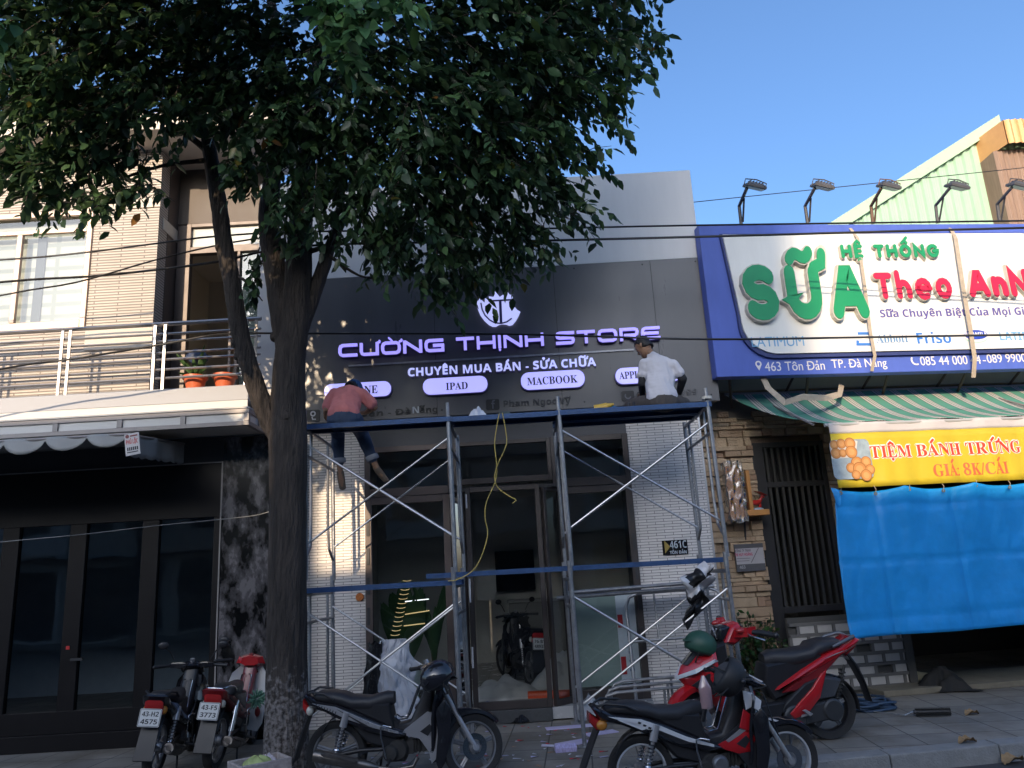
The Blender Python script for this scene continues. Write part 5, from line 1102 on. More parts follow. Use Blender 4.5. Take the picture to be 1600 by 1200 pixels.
one(g, 'spare_frame', GALV, 'low spare frame with rounded corners standing behind the motorbike saddles', 'scaffold frame', (1.6, 8.95, 0), 'spare scaffold frames')
# ring hung on the right post, tape roll
p = at(1098, 622, YF); g = MB(); g.lathe([(.036, -.015), (.055, -.015), (.055, .015), (.036, .015)], (FX[3], YF, 3.35), 'Z', 24, closed=True); one(g, 'tape_roll', mat('tape_cream', (.55, .53, .48), .6), 'cream tape roll slipped over the right scaffold post', 'tape roll', (FX[3], YF, 3.335))
# torn sheet caught on the right lower plank
p0 = at(1110, 882, YF + .1); g = MB(); r3 = random.Random(8)
path = [(1106, 884), (1098, 900), (1090, 908), (1086, 925), (1094, 940), (1078, 958), (1070, 976)]; wd = [.04, .10, .15, .13, .06, .04, .03]
def torn(u, v):
    k = v * (len(path) - 1); i = min(int(k), len(path) - 2); f = k - i; x = path[i][0] * (1 - f) + path[i + 1][0] * f; y = path[i][1] * (1 - f) + path[i + 1][1] * f; w_ = wd[i] * (1 - f) + wd[i + 1] * f
    c = at(x, y, YF + .05); return c + Vector(((u - .5) * 2 * w_ * (1 + .25 * math.sin(v * 23)), .05 * math.sin(u * 9 + v * 11) + .03 * math.sin(v * 31), .05 * math.sin(u * 7 + v * 6)))
g.grid(torn, 14, 36); g.mi = [0 if (j // 14 < 4 or 13 < j // 14 + .5 * abs(j % 14 - 7) < 20) else 1 for j in range(len(g.f))]
one(g, 'torn_sheet', [mat('sheet_white', (.62, .62, .64), .4, var=.1), mat('sheet_black', (.015, .015, .017), .3, var=.3)], 'torn black and white plastic sheet hanging off the right lower plank', 'plastic sheet', p0, smooth=70, solid=.002)
# sack hung on the left lower bay
sk = MB(); c0 = at(612, 1040, 8.55)
def sack(u, v):
    a = 2 * math.pi * u; zz = 0.02 + 1.02 * v; w_ = .15 + .08 * math.sin(v * 2.4) - .10 * max(0, v - .75) * 3; f = 1 + .5 * abs(noise.noise(Vector((math.cos(a) * 2, math.sin(a) * 2, v * 3.5)))) + .28 * abs(noise.noise(Vector((math.cos(a) * 5, math.sin(a) * 5, v * 9)))) - .2
    return (c0.x + math.cos(a) * w_ * f + .04 * math.sin(v * 7), 8.62 + math.sin(a) * w_ * .6 * f, zz)
sk.grid(sack, 90, 50); one(sk, 'white_sack', mat('sack_silver', (.50, .52, .58), .35, var=.25, scale=6, bump=.5, bscale=11), 'crumpled silvery plastic sack standing behind the black saddle', 'sack', (c0.x, 8.62, 0), smooth=25)
sk = MB(); c1 = at(572, 1035, 8.5)
sk.grid(lambda u, v: (c1.x + math.cos(6.283 * u) * (.1 + .05 * noise.noise(Vector((math.cos(6.283 * u) * 3, math.sin(6.283 * u) * 3, v * 6)))) * (1.1 - .5 * v) + .10 * v, 8.52 + math.sin(6.283 * u) * .09, .02 + 1.0 * v + .02 * math.sin(u * 25)), 40, 20); one(sk, 'black_bag', mat('bag_black', (.014, .014, .016), .25, var=.4, scale=12, bump=.5, bscale=14), 'black plastic bag slumped beside the silvery sack', 'bag', (c1.x, 8.7, 0), smooth=75)
# small things on the deck
DK = ZD + .004
def deckp(px, py, y=YF + .2): return at(px, py, y)
g = crumple(deckp(746, 640).x, YF + .22, DK, .10, .09, .12, 3, n=14); one(g, 'paper_wad', mat('paper_blue_white', (.60, .63, .72), .6), 'crumpled white paper on the deck below the square icon', 'paper', (deckp(746, 640).x, YF + .22, DK), smooth=0)
x = deckp(785, 640).x; g = MB(); g.tube([(x - .04, YF + .2, DK + .03), (x + .08, YF + .22, DK + .035)], .03, 10); g.tube([(x - .04, YF + .2, DK + .03), (x - .09, YF + .19, DK + .015), (x - .2, YF + .2, DK + .012)], .014, 8); one(g, 'power_drill', mat('tool_dark', (.03, .05, .05), .4), 'dark hand tool lying on the deck above the yellow cord', 'tool', (x, YF + .2, DK))
x = deckp(882, 638).x; g = crumple(x, YF + .3, DK, .11, .06, .03, 9, n=12); one(g, 'paper_wad', mat('paper_pale', (.45, .52, .58), .6), 'flat scrap of pale paper on the deck by the scaffold post', 'paper', (x, YF + .3, DK), smooth=0)
x = deckp(940, 632).x; g = MB(); g.tube([(x - .08, YF + .22, DK + .035), (x + .06, YF + .2, DK + .055)], [.045, .04], 12); g.tube([(x + .05, YF + .2, DK + .055), (x + .13, YF + .18, DK + .07)], [.035, .012], 10); g.tube([(x - .06, YF + .22, DK + .03), (x - .12, YF + .2, DK + .012), (x - .2, YF + .18, DK + .01)], .01, 6); one(g, 'yellow_tool', mat('tool_yellow', (.60, .38, .05), .45, var=.2), 'yellow power tool on the deck left of the man in white', 'tool', (x, YF + .2, DK))
x = deckp(960, 632).x; g = crumple(x, YF + .24, DK, .09, .06, .05, 12, n=12); one(g, 'blue_cloth', mat('cloth_blue', (.03, .25, .55), .6), 'small bright blue cloth beside the yellow tool', 'cloth', (x, YF + .24, DK), smooth=0)
x = deckp(985, 630).x; g = MB(); [g.cyl((x + k, YF + .2, DK), (x + k, YF + .2, DK + .09), .016, n=10) for k in (-.02, .035)]; g.tube([(x - .1, YF + .25, DK + .01), (x, YF + .23, DK + .02), (x + .12, YF + .2, DK + .01)], .012, 6); one(g, 'glue_bottle', mat('tool_black', (.03, .03, .035), .3, var=.5, scale=30), 'pair of dark glue bottles beside the knee of the man in white', 'bottle', (x, YF + .2, DK))
x = deckp(592, 655).x; g = crumple(x + .05, YF + .2, DK, .05, .04, .03, 2, n=10); one(g, 'paper_wad', MATS['paper_blue_white'], 'tiny crumpled paper scrap on the deck beside the pink shirt', 'paper', (x, YF + .2, DK), smooth=0)
# yellow extension cord
def curve(pts, n=6):
    P = [Vector(p) for p in pts]; out = []
    for i in range(len(P) - 1):
        p0, p1, p2, p3 = P[max(0, i - 1)], P[i], P[i + 1], P[min(len(P) - 1, i + 2)]
        for k in range(n):
            t = k / n; out.append(.5 * ((2 * p1) + (p2 - p0) * t + (2 * p0 - 5 * p1 + 4 * p2 - p3) * t * t + (3 * p1 - p0 - 3 * p2 + p3) * t ** 3))
    return out + [P[-1]]
cy_ = YF - .06
pts = [at(x, y, cy_) for x, y in ((785, 645), (790, 672), (791, 695), (778, 725), (773, 745), (778, 762), (795, 775), (806, 781), (801, 786))]
pts2 = [at(x, y, cy_ + .01) for x, y in ((780, 646), (773, 690), (776, 725), (774, 752), (760, 785), (758, 810), (762, 835), (752, 870), (738, 892), (716, 905), (700, 908))]
g = MB(); g.tube(curve(pts), .0055, 6); g.tube(curve(pts2), .0055, 6); one(g, 'extension_cord', mat('cord_yellow', (.50, .38, .10), .6), 'yellow cord hanging in a loop from the middle plank', 'cord', pts[0], smooth=60)
# ================================================================== OVERHEAD CABLES
BLK = mat('cable_black', (.015, .015, .017), .5)
cabs = (([(-300, 420), (0, 406), (120, 396), (240, 381), (340, 369), (480, 362), (800, 358), (1090, 352), (1600, 345), (1900, 342)], 8.25, .011, 'black overhead cable crossing the pale parapet, upper of the pair'),
        ([(-300, 476), (0, 441), (140, 432), (240, 422), (340, 409), (480, 384), (800, 377), (1090, 370), (1600, 356), (1900, 350)], 8.3, .014, 'black overhead cable crossing the pale parapet, lower of the pair'),
        ([(-300, 530), (0, 462), (120, 441), (240, 407), (340, 383), (440, 366), (560, 340)], 8.2, .010, 'black cable rising over the ribbed wall into the tree'),
        ([(-300, 640), (0, 577), (120, 560), (260, 537), (350, 522), (480, 521), (800, 522), (1090, 530), (1350, 527), (1600, 523), (1900, 520)], 8.1, .012, 'black cable running across the shop lettering and both signs'),
        ([(-200, 868), (0, 847), (120, 836), (240, 822), (350, 811), (400, 805), (430, 797), (446, 797)], 8.1, .004, 'thin grey wire across the dark glazed doors to the trunk'),
        ([(1040, 322), (1083, 316), (1380, 285), (1600, 262), (1800, 240)], 10.2, .006, 'thin wire in the sky above the floodlights'))
for i, (p, Y, r, lab) in enumerate(cabs):
    g = MB(); P = curve([at(x, y, Y) for x, y in p], 4); g.tube(P, r, 6); one(g, 'overhead_cable', BLK if i != 4 else mat('wire_grey', (.22, .22, .22), .5), lab, 'cable', P[0], 'overhead cables', smooth=60)
# ================================================================== SMALL THINGS ON THE GROUND
p = gz(1345, 1112); g = MB(); pp = []
for k in range(150):
    a = k * .25; r = .22 + .06 * math.sin(k * .13) + .03 * math.sin(k * .7); pp.append((p.x + .12 + r * 1.15 * math.cos(a) + .05 * math.sin(k * .05), p.y + .12 + r * .85 * math.sin(a), .02 + .012 * (k // 25) + .01 * math.sin(k)))
pp += [(p.x + .35, p.y + .5, .012), (p.x + .6, p.y + .75, .012), (p.x + .2, p.y + 1.1, .012)]
g.tube(pp, .014, 7); one(g, 'hose_coil', mat('hose_blue', (.03, .06, .11), .45, var=.2), 'coiled dark blue hose on the paving behind the red scooter', 'hose', (p.x, p.y, 0), smooth=60)
p = gz(1432, 1120); q = gz(1486, 1119); rb = thing('roller_brush', 'black roller brush lying on the paving', 'brush', (p.x, p.y, 0)); d = (q - p).normalized(); up_ = Vector((0, 0, .045))
g = MB(); L = (q - p).length
for k in range(70):
    f = k / 69; c = p + d * (L * f) + up_; a = k * 2.4
    for j in range(9): b_ = a + j * .7; v_ = Vector((0, math.cos(b_), math.sin(b_))); e_ = c + (v_ - d * v_.dot(d)) * .048; s2 = d * .006; g.add([c - s2, c + s2, e_], [(0, 1, 2)])
g.build('bristles', mat('bristle_black', (.025, .024, .022), .8), rb, smooth=0); MB().tube([p + up_ - d * .02, q + up_], .022, 8).build('core', DARK, rb)
MB().tube([p + up_, p + up_ - d * .04, p + Vector((-.12, .0, .02)), p + Vector((-.2, .15, .02)), p + Vector((-.3, .32, .015))], .006, 6).build('handle_wire', mat('wire_steel', (.5, .5, .5), .3, metal=.8), rb)
p = gz(1497, 1084); g = crumple(p.x, p.y + .3, .0, .32, .24, .24, 17, n=26); one(g, 'black_tarp_heap', mat('heap_black', (.017, .016, .015), .8, var=.5, scale=9, bump=.6, bscale=14), 'heap of black sheeting on the ground before the dark opening', 'sheeting', (p.x, p.y + .3, 0), smooth=50)
g = crumple(p.x - .35, p.y + .75, .07, .5, .2, .12, 6, n=20); one(g, 'beige_cloth', mat('cloth_beige', (.34, .29, .18), .9, var=.2), 'flat beige cloth on the concrete sill behind the black heap', 'cloth', (p.x - .35, p.y + .75, .07), smooth=70)
g = crumple(gz(1365, 1052).x, gz(1365, 1052).y + .15, .0, .2, .12, .16, 4, n=16); one(g, 'dark_rag', MATS['heap_black'], 'small dark rag at the foot of the screen wall', 'rag', gz(1365, 1052), smooth=50)
DRY = mat('dry_leaf', (.30, .19, .09), .8, var=.3, scale=30)
def dryleaf(p, L, a, lab, cu=.3):
    g = MB(); ca, sa_ = math.cos(a), math.sin(a)
    def fn(u, v):
        y = (u - .5) * 2; x = v; w_ = L * .34 * math.sin(math.pi * min(1, v * .92 + .05)) ** .8; lx, ly = (x - .5) * L, y * w_; z = .006 + abs(y) ** 1.5 * w_ * cu * 1.4 + L * .12 * math.sin(v * 3) + .01 * math.sin(v * 17 + y * 3)
        return (p.x + lx * ca - ly * sa_, p.y + lx * sa_ + ly * ca, p.z + z)
    g.grid(fn, 6, 12); return one(g, 'dry_leaf', DRY, lab, 'dry leaf', p, 'dry leaves on the paving', smooth=60)
dryleaf(gz(1519, 1117), .16, .2, 'dry leaf lying beyond the roller brush'); dryleaf(gz(1512, 1161), .17, .1, 'curled dry leaf on the kerb stone'); dryleaf(gz(1584, 1192, -.12), .22, .35, 'large brown dry leaf in the gutter below the kerb')
# off-cuts and litter before the shop
OFF = mat('offcut_lilac', (.56, .50, .72), .4, var=.06)
for i, (a, b, w_, lab) in enumerate((((853, 1140), (940, 1133), .07, 'long pale lilac offcut strip left of the front scaffold post'), ((874, 1166), (918, 1158), .09, 'short pale lilac offcut at the foot of the scaffold post'), ((915, 1150), (962, 1143), .07, 'pale lilac offcut half hidden behind the scaffold post'))):
    p, q = gz(*a), gz(*b); d = (q - p).normalized(); s_ = Vector((-d.y, d.x, 0)) * w_; g = MB(); up_ = Vector((0, 0, .012))
    g.add([p - s_ + up_ * .3, q - s_ + up_ * .3, q + s_ + up_ * .3, p + s_ + up_ * .3, p - s_ + up_, q - s_ + up_, q + s_ + up_, p + s_ + up_], [(0, 3, 2, 1), (4, 5, 6, 7), (0, 1, 5, 4), (1, 2, 6, 5), (2, 3, 7, 6), (3, 0, 4, 7)])
    one(g, 'offcut_strip', OFF, lab, 'offcut', p, 'sign offcuts on the paving', smooth=0)
p = gz(884, 1174); g = MB(); g.M = Matrix.Translation(p) @ Matrix.Rotation(R(6), 4, 'Z'); g.loft([[(x, y, z) for y, z in ((-.05, .002), (.05, .002), (.055, .04), (0, .07), (-.055, .04))] for x in (-.1, -.03, .05, .1)]); one(g, 'tissue_pack', mat('pack_lilac', (.45, .40, .65), .5, var=.5, scale=24, stretch=(4, 1, 1)), 'lilac striped packet on the paving below the offcuts', 'packet', p)
p = gz(925, 1128); g = crumple(p.x, p.y + .2, 0, .2, .16, .22, 14, n=18); one(g, 'clear_bag', glass('clear_film', (.8, .82, .86), .15, frost=.35, gloss=2), 'clear plastic bag heaped by the rear scaffold foot', 'bag', (p.x, p.y + .2, 0), smooth=60)
p = gz(815, 1130); g = crumple(p.x, p.y + .05, 0, .12, .1, .12, 19, n=14); one(g, 'black_rag', MATS['bag_black'], 'small black bag against the entrance step', 'bag', (p.x, p.y, 0), smooth=60)
g = MB(); r3 = random.Random(33); g.c = (1, 1, 1)
cols = ((.55, .03, .05), (.55, .03, .05), (.62, .6, .64), (.5, .45, .62), (.35, .2, .12))
for k in range(150):
    px, py = r3.uniform(480, 935), 1108 + 92 * r3.random() ** .8; p = gz(px, py); p.x += r3.gauss(0, .1)
    if p.y > 9.3: continue
    a = r3.uniform(0, 3.1); l, w_ = r3.uniform(.012, .045), r3.uniform(.006, .014); ca, sa_ = math.cos(a), math.sin(a); g.c = r3.choice(cols); h = r3.uniform(.004, .012)
    g.add([(p.x + x * ca - y * sa_, p.y + x * sa_ + y * ca, z) for x, y, z in ((-l, -w_, .003), (l, -w_, h), (l, w_, .003), (-l, w_, h))], [(0, 1, 2, 3)])
o = g.build('paper_scraps', tintmat('scrap', .7), smooth=0, tint=True); tag(o, 'red and white paper scraps scattered on the paving', 'litter', kind='stuff')
p = gz(812, 1171); g = MB(); g.M = Matrix.Translation(p + Vector((.28, .0, .006))) @ Matrix.Rotation(R(-25), 4, 'Z'); g.cyl((-.07, 0, .012), (.07, 0, .012), .012, n=10); one(g, 'white_rod', mat('rod_white', (.55, .52, .65), .4), 'short white rod lying on the paving right of the black front wheel', 'rod', p)
# rubbish crate at the foot of the tree
cr_ = gz(385, 1200); cr_.y = 7.0; cr_.x = -2.30; ct = thing('rubbish_crate', 'dirty white foam crate by the tree trunk', 'crate', (cr_.x, cr_.y, 0), R(38))
FOAM = mat('dirty_foam', (.42, .36, .33), .9, var=.4, scale=22, bump=.4)
M_ = mw(ct); g = MB(); g.M = M_
for a in ((-.22, .22, -.16, -.135), (-.22, .22, .135, .16), (-.22, -.195, -.1349, .1349), (.195, .22, -.1349, .1349)): g.bx(a[0], a[1], a[2], a[3], 0, .26)
g.bx(-.194, .194, -.1348, .1348, 0, .03); g.build('crate_wall', FOAM, ct, bev=.008)
def inside(x, y, z): return M_ @ Vector((x, y, z))
c = inside(-.03, -.03, .2); g = MB()
g.grid(lambda u, v: (c.x + (.12 + .012 * math.sin(u * 40)) * math.cos(6.283 * u) * math.sin(math.pi * (v * .92 + .04)), c.y + .1 * math.sin(6.283 * u) * math.sin(math.pi * (v * .92 + .04)), c.z - .09 * math.cos(math.pi * v) + .01 * math.sin(u * 31 + v * 9)), 30, 14); one(g, 'cabbage', mat('cabbage_green', (.42, .48, .18), .5, var=.3, scale=8), 'pale green cabbage in the foam crate', 'cabbage', c, smooth=75)
c = inside(.1, .05, .2); g = crumple(c.x, c.y, c.z - .07, .1, .09, .14, 8, n=14); one(g, 'paper_rubbish', mat('rubbish_pale', (.5, .45, .5), .7, var=.3, scale=18), 'crumpled pale paper beside the cabbage in the crate', 'rubbish', c, smooth=0)
c = inside(.06, -.08, .2); g = crumple(c.x, c.y, c.z - .06, .08, .05, .08, 18, n=12); one(g, 'paper_rubbish', mat('rubbish_red', (.4, .03, .05), .6, var=.3), 'red paper scraps in the foam crate', 'rubbish', c, smooth=0)
# ================================================================== MOTORBIKES
TYRE = mat('tyre_rubber', (.022, .022, .023), .85, var=.2, scale=20, bump=.3, bscale=80)
SEATM = mat('seat_vinyl', (.022, .022, .026), .5, var=.15, scale=9, bump=.1, bscale=90)
BPL = mat('black_plastic', (.020, .020, .023), .42, var=.15)
GLB = mat('gloss_black', (.014, .014, .018), .16, coat=.6, var=.1)
CHR = mat('chrome', (.62, .62, .64), .12, metal=1.0, var=.06)
ALU = mat('cast_alloy', (.30, .30, .31), .42, metal=.8, var=.25, scale=18)
ENG = mat('engine_dark', (.060, .058, .056), .55, metal=.5, var=.35, scale=16, bump=.2)
SIL = mat('silver_paint', (.42, .41, .42), .3, metal=.5, var=.06)
WHP = mat('white_decal', (.62, .62, .64), .3, coat=.4, var=.05)
RDP = mat('red_paint', (.45, .012, .018), .22, coat=.7, var=.06)
RDD = mat('dark_red_paint', (.18, .012, .016), .3, coat=.4, var=.15)
TAILR = mat('tail_red', (.35, .02, .02), .2, coat=.5); LENSM = mat('lens_clear', (.50, .48, .42), .12, coat=.5); LENSA = mat('lens_amber', (.45, .18, .03), .2)
PLT = mat('plate_paint', (.62, .62, .60), .5, var=.06); PLK = mat('plate_print', (.015, .015, .018), .5)
def wheel(root, cx, r, kind, M=None, disc=0, rimm=None, wide=.085):
    T = (M or Matrix.Identity(4))
    wr_ = bpy.data.objects.new('wheel', bpy.data.meshes.new('wheel'))
    g = MB(); g.M = T; w_ = wide / 2
    if kind == 'cast':
        for k in range(5):
            a = 2 * math.pi * k / 5 + .3
            for da in (-.16, .16):
                p0 = (cx + .05 * math.cos(a + da), 0, r + .05 * math.sin(a + da)); p1 = (cx + (r - .085) * math.cos(a + da * .35), 0, r + (r - .085) * math.sin(a + da * .35)); g.tube([p0, p1], [.014, .012], 6)
    else:
        for k in range(18):
            a = 2 * math.pi * k / 18; b_ = a + (.5 if k % 2 else -.5); sy = .03 if k % 4 < 2 else -.03
            g.tube([(cx + .03 * math.cos(b_), sy, r + .03 * math.sin(b_)), (cx + (r - .06) * math.cos(a), 0, r + (r - .06) * math.sin(a))], .002, 4)
    g.lathe([(.001, -.06), (.05, -.06), (.055, -.03), (.04, .0), (.055, .03), (.05, .06), (.001, .06)], (cx, 0, r), 'Y', 20)
    wh = g.build('wheel', ALU if kind != 'castdark' else BPL, root, world=False, smooth=50)
    g = MB(); g.M = T
    g.lathe([(r - .062, -w_ * .75), (r - .012, -w_), (r - .003, -w_ * .6), (r, 0), (r - .003, w_ * .6), (r - .012, w_), (r - .062, w_ * .75), (r - .07, w_ * .5), (r - .07, -w_ * .5)], (cx, 0, r), 'Y', 48, closed=True); g.build('tyre', TYRE, wh, world=False, smooth=50)
    g = MB(); g.M = T
    g.lathe([(r - .078, -w_ * .62), (r - .058, -w_ * .7), (r - .058, w_ * .7), (r - .078, w_ * .62), (r - .084, w_ * .3), (r - .084, -w_ * .3)], (cx, 0, r), 'Y', 48, closed=True); g.build('rim', rimm or ALU, wh, world=False, smooth=50)
    if disc:
        g = MB(); g.M = T; g.lathe([(.06, disc), (.11, disc), (.11, disc + .004 * (1 if disc > 0 else -1)), (.06, disc + .004 * (1 if disc > 0 else -1))], (cx, 0, r), 'Y', 32, closed=True); g.build('brake_disc', CHR, wh, world=False)
    return wh
def plate(root, c, rzM, rows, w_=.19, h=.14):
    g = MB(); g.M = rzM; g.prism(rrect(-w_ / 2, w_ / 2, -h / 2, h / 2, .012), lambda u, v, q: (u, q, v), 0, .003); pl = g.build('number_plate', PLT, root, world=False, smooth=0)
    plz = PY(0)
    for k, tx in enumerate(rows):
        q = MB(); text_mb(q, tx, 'sans', Vector((-w_ * .38, 0, .012 if k == 0 else -.055)), Vector((w_ * .38, 0, .012 if k == 0 else -.055)), .042, plz, .002, .0005)
        g = MB(); g.M = rzM; g.add(q.v, q.f); g.build('number', PLK, pl, world=False, smooth=0)
    g = MB(); g.M = rzM; g.strip(rrect(-w_ / 2 + .006, w_ / 2 - .006, -h / 2 + .006, h / 2 - .006, .01), .004, lambda u, v, q: (u, -q, v), .0004, .0012, closed=True); g.build('plate_border', PLK, pl, world=False, smooth=0)
def spring(g, a, b, r, turns, wire):
    a, b = Vector(a), Vector(b); d = (b - a); t = d.normalized(); x = t.orthogonal().normalized(); y = t.cross(x); n = turns * 9
    g.tube([a + d * (k / n) + (x * math.cos(k * 2 * math.pi / 9) + y * math.sin(k * 2 * math.pi / 9)) * r for k in range(n + 1)], wire, 5)
def steer_M(ang, hs, fk):
    ax = Vector((fk[0] - hs[0], 0, fk[1] - hs[1])).normalized(); o_ = Vector((hs[0], 0, hs[1]))
    return Matrix.Translation(o_) @ Matrix.Rotation(-ang, 4, ax) @ Matrix.Translation(-o_)
def underbone(label, loc, rz, lean=0., steer=0., body=GLB, accent=SIL, shield=None, low=None, wheelk='cast', rimm=None, rows=None, r=.272, rack=False, classic=False, grp=None, disc=True, exh=None, decal2=None, tail_lens=LENSM, mirrors=True, tailk=.62, scale=.955):
    """step-through motorbike, built along +x with its rear axle above the origin"""
    root = thing('motorbike', label, 'motorbike', loc, rz, grp, rx=lean, scale=scale)
    def B(g, nm, m, par=None, **k):
        if nm in ('seat', 'side_fairing', 'decal', 'tail_lamp', 'indicator', 'rear_mudguard', 'grab_rail', 'under_seat_box'):
            for p in g.v:
                if p.x < .1: p.x = .1 + (p.x - .1) * tailk
                if nm != 'rear_mudguard' and p.x < .6: p.z -= .055 * min(1, (.6 - p.x) / .3)
        if nm in ('spine_cover', 'leg_shield', 'leg_shield_wing', 'headlamp_cowl', 'headlamp', 'cowl_stripe', 'grip', 'lever', 'mirror', 'luggage_rail', 'shield_mark', 'side_cowl', 'cowl_mark', 'fork', 'brake_hose') or (nm == 'decal' and len(g.v) and min(p.x for p in g.v) > .6 and min(p.z for p in g.v) < .6):
            for p in g.v: p.x -= .13 * min(1.1, max(0, (p.z - .28) / .65)) * min(1, max(0, (p.x - .45) / .25))
        if nm in ('headlamp_cowl', 'headlamp', 'cowl_stripe', 'grip', 'lever'):
            for p in g.v: p.z -= .05
        return g.build(nm, m, par or root, world=False, **k)
    FXX = 1.215; hs, fk = (1.0, .92), (FXX, r); SM = steer_M(steer, hs, fk)
    wheel(root, 0, r, wheelk, None, rimm=rimm); wheel(root, FXX, r, wheelk, SM, disc=(-.055 if disc else 0), rimm=rimm, wide=.075)
    # saddle: lofted cross-sections
    def sec(x, z, w_, h): return [(x, w_ * c, z + h * s) for c, s in ((-.8, -1), (-1, -.55), (-1, .2), (-.85, .75), (-.5, 1), (0, 1.08), (.5, 1), (.85, .75), (1, .2), (1, -.55), (.8, -1))]
    st = ((-.36, .815, .07, .02), (-.30, .822, .10, .034), (-.1, .812, .125, .045), (.06, .79, .125, .05), (.16, .755, .12, .05), (.32, .735, .105, .055), (.46, .735, .08, .06), (.53, .725, .055, .05))
    if classic: st = ((-.16, .77, .09, .03), (-.1, .79, .12, .05), (.1, .80, .13, .06), (.3, .775, .11, .06), (.45, .76, .07, .055))
    B(MB().loft([sec(*s) for s in st]), 'seat', SEATM, smooth=60)
    # tail and side fairing
    tail = [(-.50, .835), (-.47, .85), (-.30, .79), (-.02, .765), (.18, .70), (.36, .60), (.56, .48), (.66, .44), (.66, .40), (.52, .40), (.30, .50), (.08, .60), (-.2, .69), (-.42, .735)]
    tl = B(MB().hull(tail, .125, .03), 'side_fairing', body, smooth=40)
    dec = [(-.36, .775), (-.02, .735), (.16, .675), (.36, .57), (.58, .455), (.58, .435), (.36, .535), (.12, .63), (-.1, .70)]
    for s_ in (-1, 1): B(MB().hull(dec, .004, .002, y0=s_ * .1275), 'decal', accent, tl, smooth=0)
    if decal2:
        for s_ in (-1, 1):
            B(MB().hull([(-.26, .742), (-.1, .722), (.02, .66), (-.02, .655)], .003, .001, y0=s_ * .1285), 'decal', decal2, tl, smooth=0)
            B(MB().hull([(.05, .655), (.12, .655), (.42, .50), (.30, .53)], .003, .001, y0=s_ * .1325), 'decal', BPL, tl, smooth=0)
            for k in range(6): B(MB().hull([(-.05 + .05 * k, .722 - .022 * k), (-.02 + .05 * k, .712 - .022 * k), (-.035 + .05 * k, .700 - .022 * k), (-.06 + .05 * k, .708 - .022 * k)], .002, .0008, y0=s_ * .1335), 'decal', BPL, tl, smooth=0)
    else:
        for s_ in (-1, 1):
            B(MB().hull([(.0, .715), (.04, .705), (.34, .545), (.3, .555)], .003, .001, y0=s_ * .1315), 'decal', BPL, tl, smooth=0)
            for k in range(8): B(MB().hull([(-.30 + .04 * k, .768 - .010 * k), (-.285 + .04 * k, .768 - .010 * k), (-.30 + .04 * k, .742 - .010 * k), (-.312 + .04 * k, .745 - .010 * k)], .002, .0008, y0=s_ * .1315), 'decal', BPL, tl, smooth=0)
    B(MB().hull([(.0, .76), (.5, .70), (.52, .60), (.54, .48), (.40, .56), (.18, .68)], .10, .02), 'under_seat_box', BPL, smooth=40)
    B(MB().hull([(.10, .60), (.34, .51), (.56, .40), (.60, .33), (.50, .29), (.28, .36), (.16, .50)], .085, .02), 'lower_cover', BPL, smooth=40)
    # lamps and tail
    B(MB().hull([(-.52, .80), (-.43, .745), (-.36, .72), (-.40, .665), (-.46, .66), (-.53, .73)], .085, .02), 'tail_lamp', TAILR, smooth=50)
    for s_ in (-1, 1): B(MB().sph((-.41, s_ * .085, .705), (.055, .03, .04), 12, 8), 'indicator', tail_lens)
    g = MB(); g.loft([[(-.40 - .27 * f, -.075 - .012 * f, .69 - .46 * f + .09 * f * (1 - f)), (-.385 - .27 * f, -.075 - .012 * f, .68 - .46 * f + .09 * f * (1 - f)), (-.385 - .27 * f, .075 + .012 * f, .68 - .46 * f + .09 * f * (1 - f)), (-.40 - .27 * f, .075 + .012 * f, .69 - .46 * f + .09 * f * (1 - f))] for f in (0, .25, .5, .75, 1)])
    rr = r + .035; g.loft([[(rr * math.cos(R(a)), -.05, r + rr * math.sin(R(a))), ((rr + .008) * math.cos(R(a)), -.04, r + (rr + .012) * math.sin(R(a))), ((rr + .008) * math.cos(R(a)), .04, r + (rr + .012) * math.sin(R(a))), (rr * math.cos(R(a)), .05, r + rr * math.sin(R(a)))] for a in range(40, 165, 12)])
    B(g, 'rear_mudguard', BPL, smooth=40)
    if rows: plate(root, None, Matrix.Translation((-.35, 0, .60)) @ Matrix.Rotation(R(-90), 4, 'Z') @ Matrix.Rotation(R(-14), 4, 'X'), rows, .20, .16)
    g = MB(); g.tube([(-.44, -.07, .845), (-.36, -.12, .868), (-.18, -.14, .85), (-.05, -.135, .80)], .011, 8); g.tube([(-.44, .07, .845), (-.36, .12, .868), (-.18, .14, .85), (-.05, .135, .80)], .011, 8); g.tube([(-.44, -.07, .845), (-.47, 0, .85), (-.44, .07, .845)], .011, 8)
    B(g, 'grab_rail', CHR if rack or classic else BPL, smooth=60)
    # spine, leg shield and inner panel
    tun = [(.50, .58), (.60, .50), (.72, .52), (.84, .68), (.97, .93), (1.04, .93), (.97, .70), (.90, .52), (.84, .42), (.66, .40), (.54, .44)]
    B(MB().hull(tun, .07, .02), 'spine_cover', BPL if not classic else body, smooth=40)
    SHC = shield or body; LOWC = low or accent
    def shs(x, z, w_, k, d): return [(x + d * 0 - .0, 0, z)] and [(x - k * (abs(t) ** 1.6), w_ * t, z) for t in (-1, -.8, -.5, -.2, 0, .2, .5, .8, 1)] + [(x - .022 - k * (abs(t) ** 1.6), w_ * t * .985, z) for t in (1, .8, .5, .2, 0, -.2, -.5, -.8, -1)]
    if classic: sh = ((1.06, .90, .10, .02), (1.05, .80, .20, .07), (1.0, .64, .235, .10), (.94, .45, .235, .11), (.90, .30, .22, .10), (.88, .22, .18, .09))
    else: sh = ((1.10, .87, .09, .03), (1.11, .78, .155, .06), (1.07, .66, .165, .08), (1.02, .55, .15, .07), (.99, .42, .145, .07), (.95, .30, .125, .06), (.91, .17, .07, .04))
